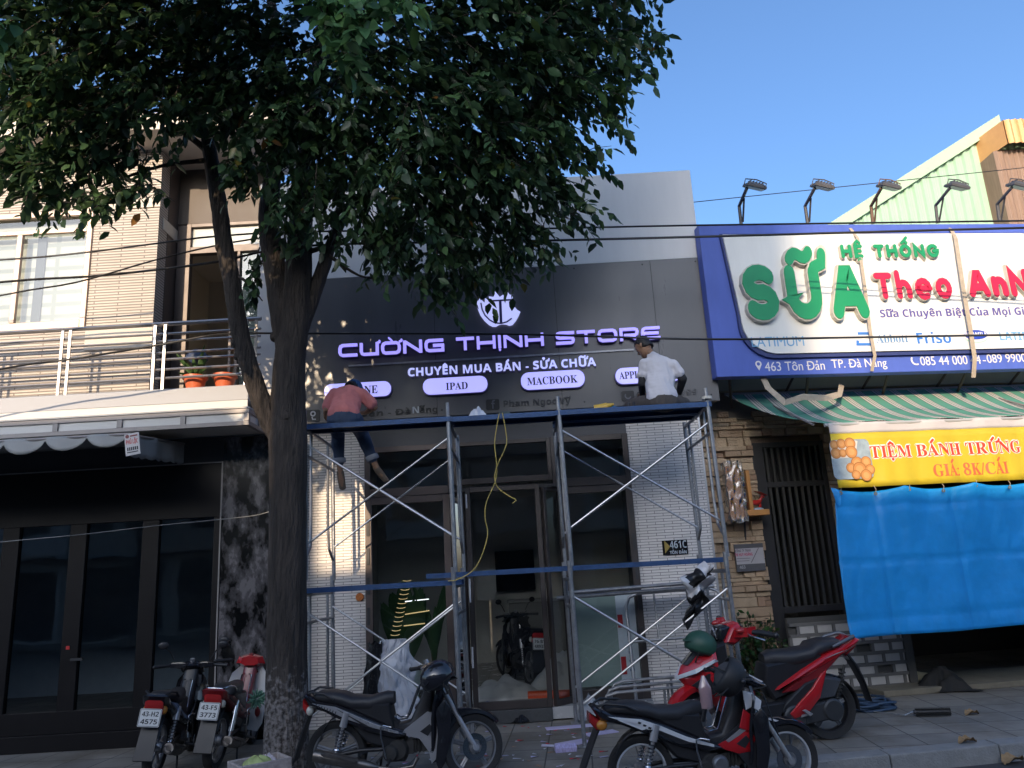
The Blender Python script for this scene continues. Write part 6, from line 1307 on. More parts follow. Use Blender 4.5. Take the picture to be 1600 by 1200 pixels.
    g = MB(); g.loft([shs(x, z, w_, k, 0) for x, z, w_, k in sh]); shd = B(g, 'leg_shield', SHC, smooth=50)
    if classic:
        for s_ in (-1, 1): B(MB().sph((.80, s_ * .16, .42), (.02, .03, .055), 12, 8), 'shield_mark', RDD, shd)
    else:
        for s_ in (-1, 1):
            B(MB().hull([(.66, .46), (.90, .60), (.965, .58), (.99, .42), (.93, .24), (.86, .17), (.84, .27), (.78, .38), (.62, .42)], .008, .003, y0=s_ * .105), 'side_cowl', LOWC if not decal2 else BPL, smooth=40)
            if decal2: B(MB().hull([(.64, .445), (.80, .50), (.90, .57), (.955, .56), (.965, .46), (.90, .375), (.80, .365), (.70, .40)], .004, .002, y0=s_ * .112), 'side_cowl', RDP, smooth=40); B(MB().hull([(.72, .47), (.84, .535), (.93, .585), (.94, .55), (.84, .50), (.74, .455)], .003, .001, y0=s_ * .1165), 'decal', SIL, smooth=0)
            B(MB().hull([(.80, .44), (.90, .50), (.92, .46), (.86, .40)], .004, .002, y0=s_ * .115), 'cowl_mark', BPL, smooth=0)
            B(MB().hull([(.98, .62), (1.08, .70), (1.12, .62), (1.05, .36), (.98, .18), (.93, .10), (.90, .20), (.95, .40)], .012, .006, y0=s_ * .128), 'leg_shield_wing', body if not shield else shield, smooth=40)
    g = MB()
    for s_ in (-1, 1): g.tube([(.56, s_ * .05, .56), (.60, s_ * .055, .535), (.70, s_ * .06, .545), (.86, s_ * .055, .80), (.87, s_ * .02, .81)], .008, 6)
    g.tube([(.56, -.05, .56), (.56, .05, .56)], .008, 6); g.tube([(.70, -.06, .545), (.70, .06, .545)], .008, 6)
    B(g, 'luggage_rail', CHR, smooth=60)
    # front end turns with the bars
    g = MB(); g.M = SM
    for s_ in (-1, 1): g.tube([(FXX - .0, s_ * .075, r), (FXX - .1, s_ * .075, r + .28), (FXX - .19, s_ * .07, r + .56)], [.022, .024, .026], 10); g.cyl((FXX, s_ * .06, r), (FXX, s_ * .095, r), .03, n=12)
    g.tube([(FXX - .19, -.07, r + .56), (FXX - .19, .07, r + .56)], .02, 8); g.tube([(FXX - .19, 0, r + .54), (hs[0] - .04, 0, hs[1] + .1)], .024, 8)
    B(g, 'fork', SIL if not classic else body, smooth=60)
    rr = r + .03; g = MB(); g.M = SM
    g.loft([[(FXX + rr * math.cos(R(a)) * q, y, r + rr * math.sin(R(a)) * q) for y, q in ((-.055, .90), (-.052, 1), (-.02, 1.045), (.02, 1.045), (.052, 1), (.055, .90), (.048, .90), (.045, .985), (-.045, .985), (-.048, .90))] for a in range(38, 178, 10)])
    g.hull([(FXX - .27, r + .32), (FXX - .05, r + .33), (FXX + .17, r + .25), (FXX - .0, r + .285), (FXX - .22, r + .22)], .05, .01); fm = B(g, 'front_mudguard', body, smooth=40)
    if decal2:
        for s_ in (-1, 1): g = MB(); g.M = SM; g.hull([(FXX - .13, r + .325), (FXX - .06, r + .325), (FXX + .08, r + .275), (FXX + .02, r + .282)], .003, .001, y0=s_ * .0515); B(g, 'decal', WHP, fm, smooth=0)
    g = MB(); g.M = SM
    if classic:
        g.loft([[(x, w_ * c, z + h * s) for c, s in ((-1, -.5), (-.8, .6), (0, 1), (.8, .6), (1, -.5), (.5, -1), (-.5, -1))] for x, z, w_, h in ((.90, 1.0, .10, .05), (.97, 1.0, .16, .07), (1.05, .98, .12, .09), (1.14, .96, .09, .085))])
    else:
        g.hull([(.92, 1.0), (.97, 1.045), (1.04, 1.04), (1.20, .93), (1.22, .885), (1.12, .87), (1.02, .90)], .115, .045)
        g.loft([[(x, w_ * c, z + h * s) for c, s in ((-1, -1), (-1, 1), (1, 1), (1, -1))] for x, z, w_, h in ((.94, 1.0, .22, .02), (1.0, 1.005, .20, .03), (1.06, .985, .14, .03))])
    cw = B(g, 'headlamp_cowl', body if not classic else RDP, smooth=40)
    g = MB(); g.M = SM
    if classic: g.lathe([(.001, 1.155), (.05, 1.15), (.075, 1.13), (.078, 1.11)], (0, 0, .96), 'X', 20)
    else: g.hull([(1.10, .965), (1.205, .915), (1.215, .893), (1.13, .905)], .10, .02)
    B(g, 'headlamp', LENSM, cw, smooth=50)
    if not classic:
        for s_ in (-1, 1): g = MB(); g.M = SM; g.hull([(.98, 1.035), (1.03, 1.03), (1.19, .935), (1.17, .93)], .004, .002, y0=s_ * .088); B(g, 'cowl_stripe', WHP if decal2 else SIL, cw, smooth=0)
    for s_ in (-1, 1):
        g = MB(); g.M = SM; g.tube([(.985, s_ * .20, 1.0), (.95, s_ * .27, 1.0), (.91, s_ * .36, .995)], [.016, .018, .019], 10); g.sph((.90, s_ * .37, .994), .021, 8, 6); B(g, 'grip', BPL, smooth=60)
        g = MB(); g.M = SM; g.tube([(1.0, s_ * .18, 1.0), (1.03, s_ * .25, 1.0), (1.0, s_ * .35, .985)], .007, 6); B(g, 'lever', CHR, smooth=60)
        if not mirrors: continue
        g = MB(); g.M = SM; g.tube([(.975, s_ * .19, 1.01), (.97, s_ * .24, 1.1), (.96, s_ * .29, 1.14)], .006, 6); g.sph((.95, s_ * .31, 1.165), (.015, .055, .04), 12, 8); B(g, 'mirror', BPL, smooth=60)
    # engine, exhaust, stand
    g = MB(); g.lathe([(.001, -.10), (.075, -.10), (.09, -.08), (.095, -.03), (.095, .03), (.09, .08), (.07, .1), (.001, .1)], (.56, 0, .29), 'Y', 24)
    g.hull([(.46, .36), (.62, .385), (.66, .30), (.62, .19), (.48, .19), (.44, .27)], .085, .02); g.loft([[(x, w_ * c, z + w_ * .9 * s) for c, s in ((-1, -1), (-1, 1), (1, 1), (1, -1))] for x, z, w_ in ((.62, .30, .06), (.70, .31, .065), (.70, .31, .052), (.72, .312, .065), (.735, .313, .052), (.75, .315, .065), (.765, .316, .052), (.78, .318, .065), (.86, .33, .055))])
    g.lathe([(.001, -.135), (.055, -.132), (.068, -.115), (.07, -.10)], (.50, 0, .27), 'Y', 20); en = B(g, 'engine', ENG, smooth=40)
    if decal2: B(MB().lathe([(.001, -.150), (.05, -.148), (.066, -.132), (.07, -.11)], (.62, 0, .30), 'Y', 20), 'clutch_cover', ALU, en, smooth=40)
    g = MB()
    for s_ in (-1, 1): g.tube([(0, s_ * .09, r), (.22, s_ * .085, r + .03), (.46, s_ * .07, r + .03)], [.02, .018, .018], 8)
    B(g, 'swing_arm', BPL, smooth=60)
    EX = exh or mat('muffler_steel', (.20, .18, .165), .35, metal=.8, var=.4, scale=12)
    g = MB(); g.tube([(.74, -.10, .23), (.70, -.11, .16), (.56, -.12, .145), (.40, -.125, .165)], .016, 10); g.tube([(.40, -.125, .165), (.36, -.13, .172), (.30, -.135, .19), (-.06, -.15, .275), (-.16, -.155, .298), (-.165, -.155, .299), (-.15, -.155, .296)], [.018, .034, .042, .054, .05, .032, .028], 18); g.tube([(.22, -.135, .21), (.2, -.135, .214)], .052, 14)
    mf = B(g, 'muffler', EX, smooth=50)
    g = MB(); g.hull([(.24, .245), (.20, .26), (-.05, .325), (-.09, .315), (-.06, .295), (.22, .23)], .012, .004, y0=-.20); B(g, 'heat_shield', CHR if decal2 else EX, mf, smooth=40)
    for s_ in (-1, 1):
        g = MB(); g.cyl((.02, s_ * .115, r + .02), (.12, s_ * .12, r + .34), .014, n=8); g.cyl((.088, s_ * .118, r + .24), (.125, s_ * .12, r + .36), .033, .03, 14); sh_ = B(g, 'shock_absorber', SIL if not classic else CHR, smooth=50)
        q = MB()
        if classic: q.cyl((.04, s_ * .118, r + .08), (.11, s_ * .12, r + .30), .03, n=14)
        else: spring(q, (.025, s_ * .115, r + .04), (.09, s_ * .118, r + .25), .026, 8, .006)
        B(q, 'coil', CHR, sh_, smooth=60)
    for q_ in ([(.50, -.13, .22), (.50, -.24, .21)], [(.50, .11, .22), (.50, .22, .21)], [(.30, -.13, .30), (.26, -.21, .30)]): B(MB().tube(q_, .013, 8), 'footrest', BPL, smooth=60)
    g = MB(); g.tube([(.47, -.145, .24), (.43, -.15, .42), (.43, -.15, .50), (.46, -.17, .515), (.53, -.18, .50)], .008, 8); B(g, 'kick_lever', CHR, smooth=60)
    g = MB(); g.tube([(.32, .16, .006), (.34, .14, .01), (.38, .1, .2), (.38, -.1, .2), (.33, -.13, .01)], .011, 8); B(g, 'centre_stand', BPL, smooth=60)
    g = MB(); g.tube([(1.02, -.06, .86), (1.14, -.11, .80), (1.16, -.09, .6), (1.19, -.06, .42)], .006, 6); B(g, 'brake_hose', BPL, smooth=60)
    return root, SM
def place_bike(rear_px, front_px, r, zg=0., z_axle=None):
    a = gz(*rear_px, r + zg); b = gz(*front_px, r + zg); d = (b - a); return Vector((a.x, a.y, zg)), math.atan2(d.y, d.x), d.length
# the black and silver step-through at the kerb
l0, a0, L0 = place_bike((527, 1176), (742, 1164), .26)
bk, SMb = underbone('black and silver step-through motorbike with a black helmet hung on its mirror', l0, R(-2), lean=R(2), steer=R(24), body=GLB, accent=SIL, low=SIL, grp=None, mirrors=False)
# the white, black and red one on the road
l1, a1, L1 = place_bike((1001, 1203), (1231, 1190), .26, -.12)
wbk, SMw = underbone('black motorbike with white and red panels and silver wire wheels beside the kerb', l1, R(6), lean=R(2), steer=R(4), body=GLB, accent=WHP, low=RDP, wheelk='spoke', rimm=mat('rim_silver', (.62, .63, .66), .3, metal=.35), decal2=WHP, tail_lens=LENSA, exh=CHR, mirrors=False, tailk=.80)
for s_ in (-1, 1):
    MB().hull([(.86, .84), (.93, .82), (1.01, .75), (.985, .67), (.92, .71), (.87, .69)], .006, .003, y0=s_ * .128).build('front_panel', WHP, wbk, world=False, smooth=40)
    MB().hull([(.80, .56), (.85, .70), (.90, .66), (.91, .60), (.88, .53)], .006, .003, y0=s_ * .128).build('shield_edge', RDP, wbk, world=False, smooth=40)
# two parked on the left, seen from behind
l2 = gz(236, 1212); l2.z = 0
underbone('black motorbike with a blue red striped tail and plate 43-H2 4575, seen from behind', (l2.x + .05, 7.75, 0), R(97), lean=R(6), steer=R(10), body=GLB, accent=mat('tail_stripe', (.16, .26, .42), .35, var=.7, scale=9), low=GLB, rows=('43-H2', '4575'), tail_lens=LENSA)
l3 = gz(352, 1190)
underbone('old dark red motorbike with a white leg shield behind the tree trunk', (-3.06, 7.95, 0), R(92), lean=R(6), steer=R(6), body=RDD, accent=RDD, shield=mat('shield_white', (.62, .63, .64), .35, coat=.3, var=.05), rows=('43-F5', '3773'), classic=True, rack=True, wheelk='spoke', disc=False)
# one inside the shop
underbone('dark motorbike with plate 76-B1 489.33 parked inside the shop', (.02, 11.1, .15), R(108), lean=R(5), steer=R(16), body=GLB, accent=BPL, low=GLB, rows=('76-B1', '48933'))
# ------------------------------------------------------------------ the red scooter
def scooter(label, loc, rz, lean, steer):
    root = thing('scooter', label, 'scooter', loc, rz, None, rx=lean, scale=.99); r = .275; FXX = 1.27; hs, fk = (1.06, .95), (FXX, r); SM = steer_M(steer, hs, fk)
    def B(g, nm, m, par=None, **k):
        if nm not in ('belt_case', 'air_box', 'muffler', 'shock_absorber', 'inner_mudguard'):
            for p in g.v:
                if p.x < .15: p.x = .15 + (p.x - .15) * .62; p.z = p.z - max(0, .1 - p.x) * .10
        if nm in ('handlebar_cover', 'instrument_panel', 'front_visor', 'cross_mark', 'grip', 'lever', 'indicator'):
            for p in g.v: p.x = 1.03 + (p.x - 1.03) * 1.25 - .17; p.y *= 1.18; p.z = 1.08 + (p.z - 1.08) * 1.35 - .06
        if nm in ('front_apron', 'dark_visor', 'headlamp', 'lower_grille', 'inner_apron'):
            for p in g.v: p.z -= .05 * min(1, max(0, (p.x - .9) / .3)); p.x += .06 * min(1, max(0, (p.x - 1.1) / .25)); p.y *= 1.08
        return g.build(nm, m, par or root, world=False, **k)
    wheel(root, 0, r, 'cast', None, rimm=BPL, wide=.11); wheel(root, FXX, r, 'cast', SM, disc=.055, rimm=BPL, wide=.09)
    def sec(x, z, w_, h): return [(x, w_ * c, z + h * s) for c, s in ((-.8, -1), (-1, -.5), (-1, .2), (-.85, .75), (-.5, 1), (0, 1.06), (.5, 1), (.85, .75), (1, .2), (1, -.5), (.8, -1))]
    B(MB().loft([sec(*s) for s in ((-.42, .885, .07, .02), (-.34, .885, .11, .04), (-.1, .865, .14, .055), (.08, .83, .15, .06), (.14, .79, .15, .06), (.34, .765, .14, .065), (.52, .765, .10, .07), (.60, .745, .07, .06))]), 'seat', SEATM, smooth=60)
    up = [(-.62, .945), (-.56, .955), (-.30, .86), (.0, .78), (.30, .66), (.52, .54), (.56, .50), (.48, .50), (.24, .60), (-.02, .685), (-.34, .79), (-.56, .88)]
    B(MB().hull(up, .165, .035), 'side_panel', RDP, smooth=40)
    B(MB().hull([(-.30, .80), (.10, .70), (.44, .535), (.50, .47), (.36, .46), (.1, .56), (-.1, .66)], .15, .03), 'inner_side_panel', RDD, smooth=40)
    B(MB().hull([(.08, .60), (.28, .55), (.50, .38), (.54, .30), (.36, .30), (.16, .42)], .165, .02), 'lower_black_panel', BPL, smooth=40)
    for s_ in (-1, 1):
        B(MB().hull([(.0, .66), (.10, .62), (.22, .50), (.46, .30), (.42, .255), (.30, .27), (.14, .42)], .014, .008, y0=s_ * .172), 'lower_red_fin', RDP, smooth=40)
        B(MB().hull([(-.38, .845), (-.20, .81), (-.02, .76), (.0, .755), (-.2, .80)], .003, .001, y0=s_ * .1675), 'silver_stripe', SIL, smooth=0)
    B(MB().hull([(.0, .80), (.62, .73), (.66, .56), (.56, .40), (.30, .48), (.0, .68)], .125, .03), 'under_seat_box', BPL, smooth=40)
    g = MB()
    for s_ in (-1, 1): g.tube([(-.62, s_ * .05, .94), (-.54, s_ * .13, .965), (-.34, s_ * .165, .92), (-.16, s_ * .16, .865)], [.014, .018, .018, .012], 8)
    g.tube([(-.62, -.05, .94), (-.63, 0, .94), (-.62, .05, .94)], .014, 8); B(g, 'grab_rail', mat('rail_grey', (.14, .15, .17), .4, metal=.4), smooth=60)
    B(MB().hull([(-.66, .93), (-.56, .90), (-.40, .80), (-.44, .77), (-.60, .85)], .09, .02), 'tail_lamp', TAILR, smooth=40)
    g = MB(); g.hull([(-.50, .80), (-.44, .80), (-.56, .70), (-.72, .50), (-.78, .36), (-.80, .36), (-.72, .56), (-.62, .70)], .065, .012); B(g, 'rear_mudguard', BPL, smooth=40)
    B(MB().hull([(-.60, .745), (-.47, .78), (-.45, .76), (-.57, .715)], .05, .01), 'plate_lamp', SIL, smooth=40)
    # floor and front
    B(MB().hull([(.48, .40), (.98, .38), (1.02, .34), (.98, .25), (.54, .25)], .17, .02), 'footboard', BPL, smooth=40)
    def ring(x, z, w_, k, t_=.03): return [(x - k * abs(t) ** 1.7, w_ * t, z) for t in (-1, -.75, -.4, 0, .4, .75, 1)] + [(x - t_ - k * abs(t) ** 1.7, w_ * t * .98, z) for t in (1, .75, .4, 0, -.4, -.75, -1)]
    g = MB(); g.loft([ring(*q) for q in ((1.13, 1.0, .07, .02), (1.24, .92, .16, .10), (1.34, .80, .205, .20), (1.38, .70, .20, .24), (1.30, .60, .19, .18), (1.18, .50, .19, .12), (1.07, .36, .18, .06), (1.0, .26, .16, .03))]); B(g, 'front_apron', RDP, smooth=30)
    B(MB().hull([(1.0, .98), (1.12, .97), (1.12, .62), (1.02, .36), (.92, .36), (.95, .60)], .155, .03), 'inner_apron', BPL, smooth=40)
    g = MB(); g.hull([(1.10, 1.0), (1.20, .97), (1.33, .82), (1.30, .80), (1.18, .90)], .07, .02); B(g, 'dark_visor', mat('visor_grey', (.05, .052, .055), .2, coat=.5), smooth=40)
    for s_ in (-1, 1):
        B(MB().add([(1.395, s_ * .02, .72), (1.28, s_ * .17, .80), (1.14, s_ * .222, .875), (1.15, s_ * .226, .845), (1.28, s_ * .182, .765), (1.40, s_ * .02, .685), (1.36, s_ * .02, .7), (1.1, s_ * .18, .84)], [(0, 1, 4, 5), (1, 2, 3, 4), (0, 1, 7, 6), (1, 2, 7), (5, 4, 7, 6), (4, 3, 7), (0, 5, 6), (2, 3, 7)]), 'headlamp', mat('lamp_silver', (.55, .57, .6), .1, coat=.6), smooth=0)
        B(MB().hull([(1.32, .66), (1.12, .78), (1.06, .62), (1.16, .56)], .012, .006, y0=s_ * .17), 'lower_grille', BPL, smooth=40)
        B(MB().hull([(1.06, .60), (1.12, .58), (1.06, .34), (.98, .26), (.98, .34)], .012, .006, y0=s_ * .175), 'side_wing', RDP, smooth=40)
    g = MB(); g.M = SM
    for s_ in (-1, 1): g.tube([(FXX, s_ * .07, r), (FXX - .14, s_ * .07, r + .42)], .023, 10)
    g.tube([(FXX - .14, 0, r + .40), (1.05, 0, 1.05)], .024, 8); B(g, 'fork', BPL, smooth=60)
    g = MB(); g.M = SM; rr = r + .035
    g.loft([[(FXX + rr * math.cos(R(a)) * q, y, r + rr * math.sin(R(a)) * q) for y, q in ((-.075, .86), (-.07, 1), (-.02, 1.05), (.02, 1.05), (.07, 1), (.075, .86), (.065, .86), (.06, .985), (-.06, .985), (-.065, .86))] for a in range(30, 170, 10)]); B(g, 'front_mudguard', RDP, smooth=40)
    g = MB(); g.M = SM; g.hull([(.96, 1.10), (1.02, 1.155), (1.10, 1.14), (1.16, 1.03), (1.08, 1.0), (1.0, 1.03)], .10, .03)
    for s_ in (-1, 1): g.loft([[(x, s_ * y, z + d) for x, z, d in ((xx - .035, zz, -.03), (xx - .03, zz, .035), (xx + .04, zz, .03), (xx + .045, zz, -.03))] for xx, y, zz in ((1.04, .06, 1.09), (1.03, .14, 1.10), (1.0, .22, 1.115))])
    cv = B(g, 'handlebar_cover', RDP, smooth=40)
    g = MB(); g.M = SM; g.hull([(.955, 1.09), (1.0, 1.15), (1.03, 1.145), (1.0, 1.06)], .10, .02); B(g, 'instrument_panel', GLB, cv, smooth=40)
    g = MB(); g.M = SM; g.hull([(1.17, 1.13), (1.19, 1.06), (1.165, 1.02), (1.08, 1.14)], .075, .02); B(g, 'front_visor', GLB, cv, smooth=40)
    g = MB(); g.M = SM
    for a, b_ in (((1.186, -.03, 1.12), (1.184, .03, 1.05)), ((1.186, .03, 1.12), (1.184, -.03, 1.05))): g.tube([a, b_], .006, 6)
    B(g, 'cross_mark', SIL, cv, smooth=0)
    for s_ in (-1, 1):
        g = MB(); g.M = SM; g.tube([(1.0, s_ * .2, 1.11), (.96, s_ * .28, 1.115), (.92, s_ * .38, 1.11)], [.016, .019, .019], 10); g.sph((.915, s_ * .39, 1.11), .021, 8, 6); B(g, 'grip', BPL, smooth=60)
        g = MB(); g.M = SM; g.tube([(1.03, s_ * .2, 1.10), (1.05, s_ * .28, 1.10), (1.0, s_ * .38, 1.085)], .007, 6); B(g, 'lever', CHR, smooth=60)
        g = MB(); g.M = SM; g.sph((1.06, s_ * .17, 1.12), (.05, .03, .022), 10, 6); B(g, 'indicator', TAILR, smooth=60)
    # engine and belt case on the left, exhaust on the right
    g = MB(); g.hull([(-.09, r + .05), (.06, r + .11), (.44, r + .05), (.50, r - .03), (.42, r - .11), (.04, r - .07), (-.08, r - .05)], .05, .02, y0=.11); g.lathe([(.001, .06), (.095, .06), (.11, .045), (.11, -.02), (.001, -.02)], (.40, .12, r - .02), 'Y', 24); g.lathe([(.001, .06), (.085, .06), (.10, .045), (.10, -.02), (.001, -.02)], (.02, .12, r + .02), 'Y', 24); B(g, 'belt_case', mat('case_grey', (.05, .052, .056), .45, metal=.3, var=.15), smooth=40)
    g = MB(); g.hull([(-.10, r + .28), (.05, r + .32), (.24, r + .28), (.30, r + .18), (.22, r + .10), (-.02, r + .12)], .06, .025, y0=.10); B(g, 'air_box', mat('box_grey', (.07, .075, .085), .35, metal=.2), smooth=40)
    B(MB().hull([(.28, .40), (.62, .42), (.66, .25), (.40, .18), (.28, .24)], .10, .03), 'engine', ENG, smooth=40)
    g = MB(); g.tube([(.5, -.12, .2), (.3, -.14, .18), (.12, -.15, .22), (-.30, -.17, .33)], [.02, .045, .055, .055], 16); B(g, 'muffler', BPL, smooth=50)
    g = MB(); g.cyl((-.02, .11, r + .02), (-.16, .12, r + .40), .014, n=8); spring(g, (-.04, .11, r + .08), (-.14, .118, r + .36), .028, 9, .006); B(g, 'shock_absorber', ENG, smooth=60)
    g = MB(); rr = r + .03; g.loft([[(rr * math.cos(R(a)) * q, y, r + rr * math.sin(R(a)) * q) for y, q in ((-.06, 1), (0, 1.03), (.06, 1), (.05, .97), (-.05, .97))] for a in range(60, 200, 14)]); B(g, 'inner_mudguard', BPL, smooth=40)
    g = MB(); g.tube([(.36, .16, .26), (.30, .24, .30)], .012, 8); g.hull([(.27, .30), (.33, .34), (.36, .33), (.30, .28)], .02, .005, y0=.235); B(g, 'pillion_footrest', SIL, smooth=40)
    g = MB(); g.tube([(.45, .12, .2), (.50, .22, .01), (.53, .25, .006)], .011, 8); B(g, 'side_stand', BPL, smooth=60)
    return root, SM
l4 = gz(1290, 1105, .275); l4.z = 0
scr, SMs = scooter('red and black scooter with a long black saddle and sloping headlamp', l4, R(188), R(-4), R(10))
def on(root, SM, p): return mw(root) @ ((SM @ Vector(p)) if SM else Vector(p))
# things hung on the bikes
def helmet(label, c, rzv, tilt, m, vis=True, roll=0):
    t = thing('helmet', label, 'helmet', c); Mh = Matrix.Translation(c) @ Matrix.Rotation(rzv, 4, 'Z') @ Matrix.Rotation(tilt, 4, 'Y') @ Matrix.Rotation(roll, 4, 'X')
    g = MB(); g.M = Mh; rings = []
    for i in range(9):
        a = R(-28 + 118 * i / 8); rings.append([(.14 * math.cos(a) * math.cos(k * .2618) * (1.08 if math.cos(k * .2618) < 0 else 1), .118 * math.cos(a) * math.sin(k * .2618), .125 * math.sin(a)) for k in range(24)])
    g.loft(rings, cap=False); g.build('shell', m, t, smooth=70, solid=.012)
    q = MB(); q.M = Mh; q.sph((0, 0, .0), (.12, .10, .10), 16, 8); q.build('lining', mat('helmet_lining', (.05, .05, .055), .9), t)
    if vis: q = MB(); q.M = Mh; q.loft([[(.10 + x, .10 * c, z) for c in (-1, -.6, 0, .6, 1)] + [(.10 + x, .10 * c, z - .006) for c in (1, .6, 0, -.6, -1)] for x, z in ((-.01, .02), (.06, .0))]); q.build('peak', m, t, smooth=50)
    q = MB(); q.M = Mh; q.tube([(.0, .112, -.05), (.01, .07, -.15), (.01, -.07, -.15), (.0, -.112, -.05)], .007, 6); q.build('strap', mat('strap_black', (.02, .02, .02), .8), t)
    return t
h1 = at(683, 1058, on(bk, SMb, (.97, -.3, 1.0)).y - .04); helmet('glossy black helmet hanging on the black and silver motorbike', h1, R(200), R(30), mat('helmet_black', (.015, .015, .02), .12, coat=.8), roll=R(10))
h2 = at(1094, 1008, on(scr, SMs, (1.0, .2, 1.15)).y + .1); helmet('dark green helmet resting on the red scooter handlebar', h2, R(170), R(-20), mat('helmet_green', (.02, .075, .05), .5))
h3 = at(1137, 1058, on(wbk, SMw, (.95, -.2, 1.0)).y - .06); helmet('matt black helmet hung upside down on the white and red motorbike', h3, R(20), R(128), mat('helmet_matt', (.018, .018, .02), .55), roll=R(20))
p = at(1101, 1078, on(scr, None, (1.2, .2, .8)).y - .1); g = MB()
def bagf(u, v):
    a = 6.283 * u; k = v; w_ = .055 * (1 - .75 * max(0, k - .62) / .38) * (1 + .1 * math.sin(a * 3 + k * 5)); return (p.x + w_ * math.cos(a), p.y + w_ * .8 * math.sin(a), p.z - .15 + .27 * k)
g.grid(bagf, 24, 16); g.lathe([(.001, -.145), (.05, -.14), (.05, -.03), (.001, -.03)], p, 'Z', 14); one(g, 'drink_bag', glass('drink_film', (.62, .42, .44), .1, frost=.55, gloss=2), 'clear plastic bag of reddish drink hung on the red scooter', 'bag', p, smooth=70)
p = at(402, 1092, 8.3); g = MB(); r3 = random.Random(2)
for k in range(240):
    d = Vector((r3.gauss(0, 1), r3.gauss(0, 1), r3.gauss(0, .7))).normalized() * r3.uniform(.03, .085); s2 = d.cross(Vector((r3.gauss(0, 1), 1, r3.gauss(0, 1)))).normalized() * .008; c = p + d * .4; g.add([c, c + d * .6 + s2, c + d, c + d * .6 - s2], [(0, 1, 2, 3)])
one(g, 'green_net', mat('net_green', (.13, .28, .20), .7, var=.3), 'tuft of pale green netting on the old red motorbike', 'netting', p, smooth=0)

# ================================================================== PEOPLE
SKIN = mat('skin', (.31, .17, .10), .55, var=.12, scale=12)
def skin_obj(name, parent, chains, m, vox=.011, smooth=4, fold=0.):
    """one continuous surface grown round connected joints; chains: lists of (key, point, radius)"""
    g = MB()
    for ch in chains:
        for (k0, p0, r0), (k1, p1, r1) in zip(ch[:-1], ch[1:]):
            p0, p1 = Vector(p0), Vector(p1); a0 = r0 if isinstance(r0, tuple) else (r0, r0); a1 = r1 if isinstance(r1, tuple) else (r1, r1)
            d = p1 - p0; L = d.length; st = max(1, int(L / max(.004, min(a0[1], a1[1]) * .3)))
            for i in range(st + 1):
                t = i / st; rx, ry = a0[0] * (1 - t) + a1[0] * t, a0[1] * (1 - t) + a1[1] * t
                g.sph(tuple(p0 + d * t), (rx, ry, min(rx, ry)), 12, 7)
    Mi = mw(parent).inverted(); me = bpy.data.meshes.new(name); me.from_pydata([tuple(Mi @ v) for v in g.v], [], g.f); o = bpy.data.objects.new(name, me); COL.objects.link(o)
    r_ = o.modifiers.new('remesh', 'REMESH'); r_.mode = 'VOXEL'; r_.voxel_size = vox; r_.use_smooth_shade = True
    s_ = o.modifiers.new('smooth', 'SMOOTH'); s_.iterations = smooth; s_.factor = .5
    m2 = bpy.data.meshes.new_from_object(o.evaluated_get(bpy.context.evaluated_depsgraph_get())); bpy.data.objects.remove(o)
    if fold:
        for v in m2.vertices:
            c = v.co; n_ = noise.noise(Vector((c.x * 9 + c.z * 3, c.y * 9, c.z * 5))) + .5 * noise.noise(Vector((c.x * 22, c.y * 22 + 5, c.z * 15 + c.x * 8)))
            v.co = c + v.normal * fold * n_
    m2.name = name; m2.materials.clear(); m2.materials.append(m); n = len(m2.polygons); m2.polygons.foreach_set('use_smooth', [True] * n); m2.polygons.foreach_set('material_index', [0] * n)
    o = bpy.data.objects.new(name, m2); COL.objects.link(o); o.parent = parent; MW[o.name] = mw(parent); return o
def hand_chains(pref, wrist, palm, fdir, side, curl=.5, s=1.0):
    """five separate fingers rooted in the palm"""
    w_, pm, f, sd = Vector(wrist), Vector(palm), Vector(fdir).normalized(), Vector(side).normalized(); nrm = f.cross(sd).normalized(); out = []
    for k, (off, L) in enumerate(((-.030, .068), (-.010, .078), (.010, .073), (.029, .056))):
        b0 = pm + sd * off * s + f * .02 * s; b1 = b0 + f * L * .5 * s - nrm * curl * .012; b2 = b1 + (f * (1 - curl * .5) - nrm * curl).normalized() * L * .3 * s; b3 = b2 + (f * (1 - curl) - nrm * curl * 1.3).normalized() * L * .28 * s
        out.append([(pref + 'palm', pm, .022), (pref + 'f%d0' % k, b0, .0095), (pref + 'f%d1' % k, b1, .0085), (pref + 'f%d2' % k, b2, .008), (pref + 'f%d3' % k, b3, .0065)])
    t0 = pm - sd * .034 * s - f * .02 * s; out.append([(pref + 'palm', pm, .022), (pref + 't0', t0, .011), (pref + 't1', t0 - sd * .02 + f * .03 * s, .0095), (pref + 't2', t0 - sd * .02 + f * .055 * s - nrm * .01, .0075)])
    return out
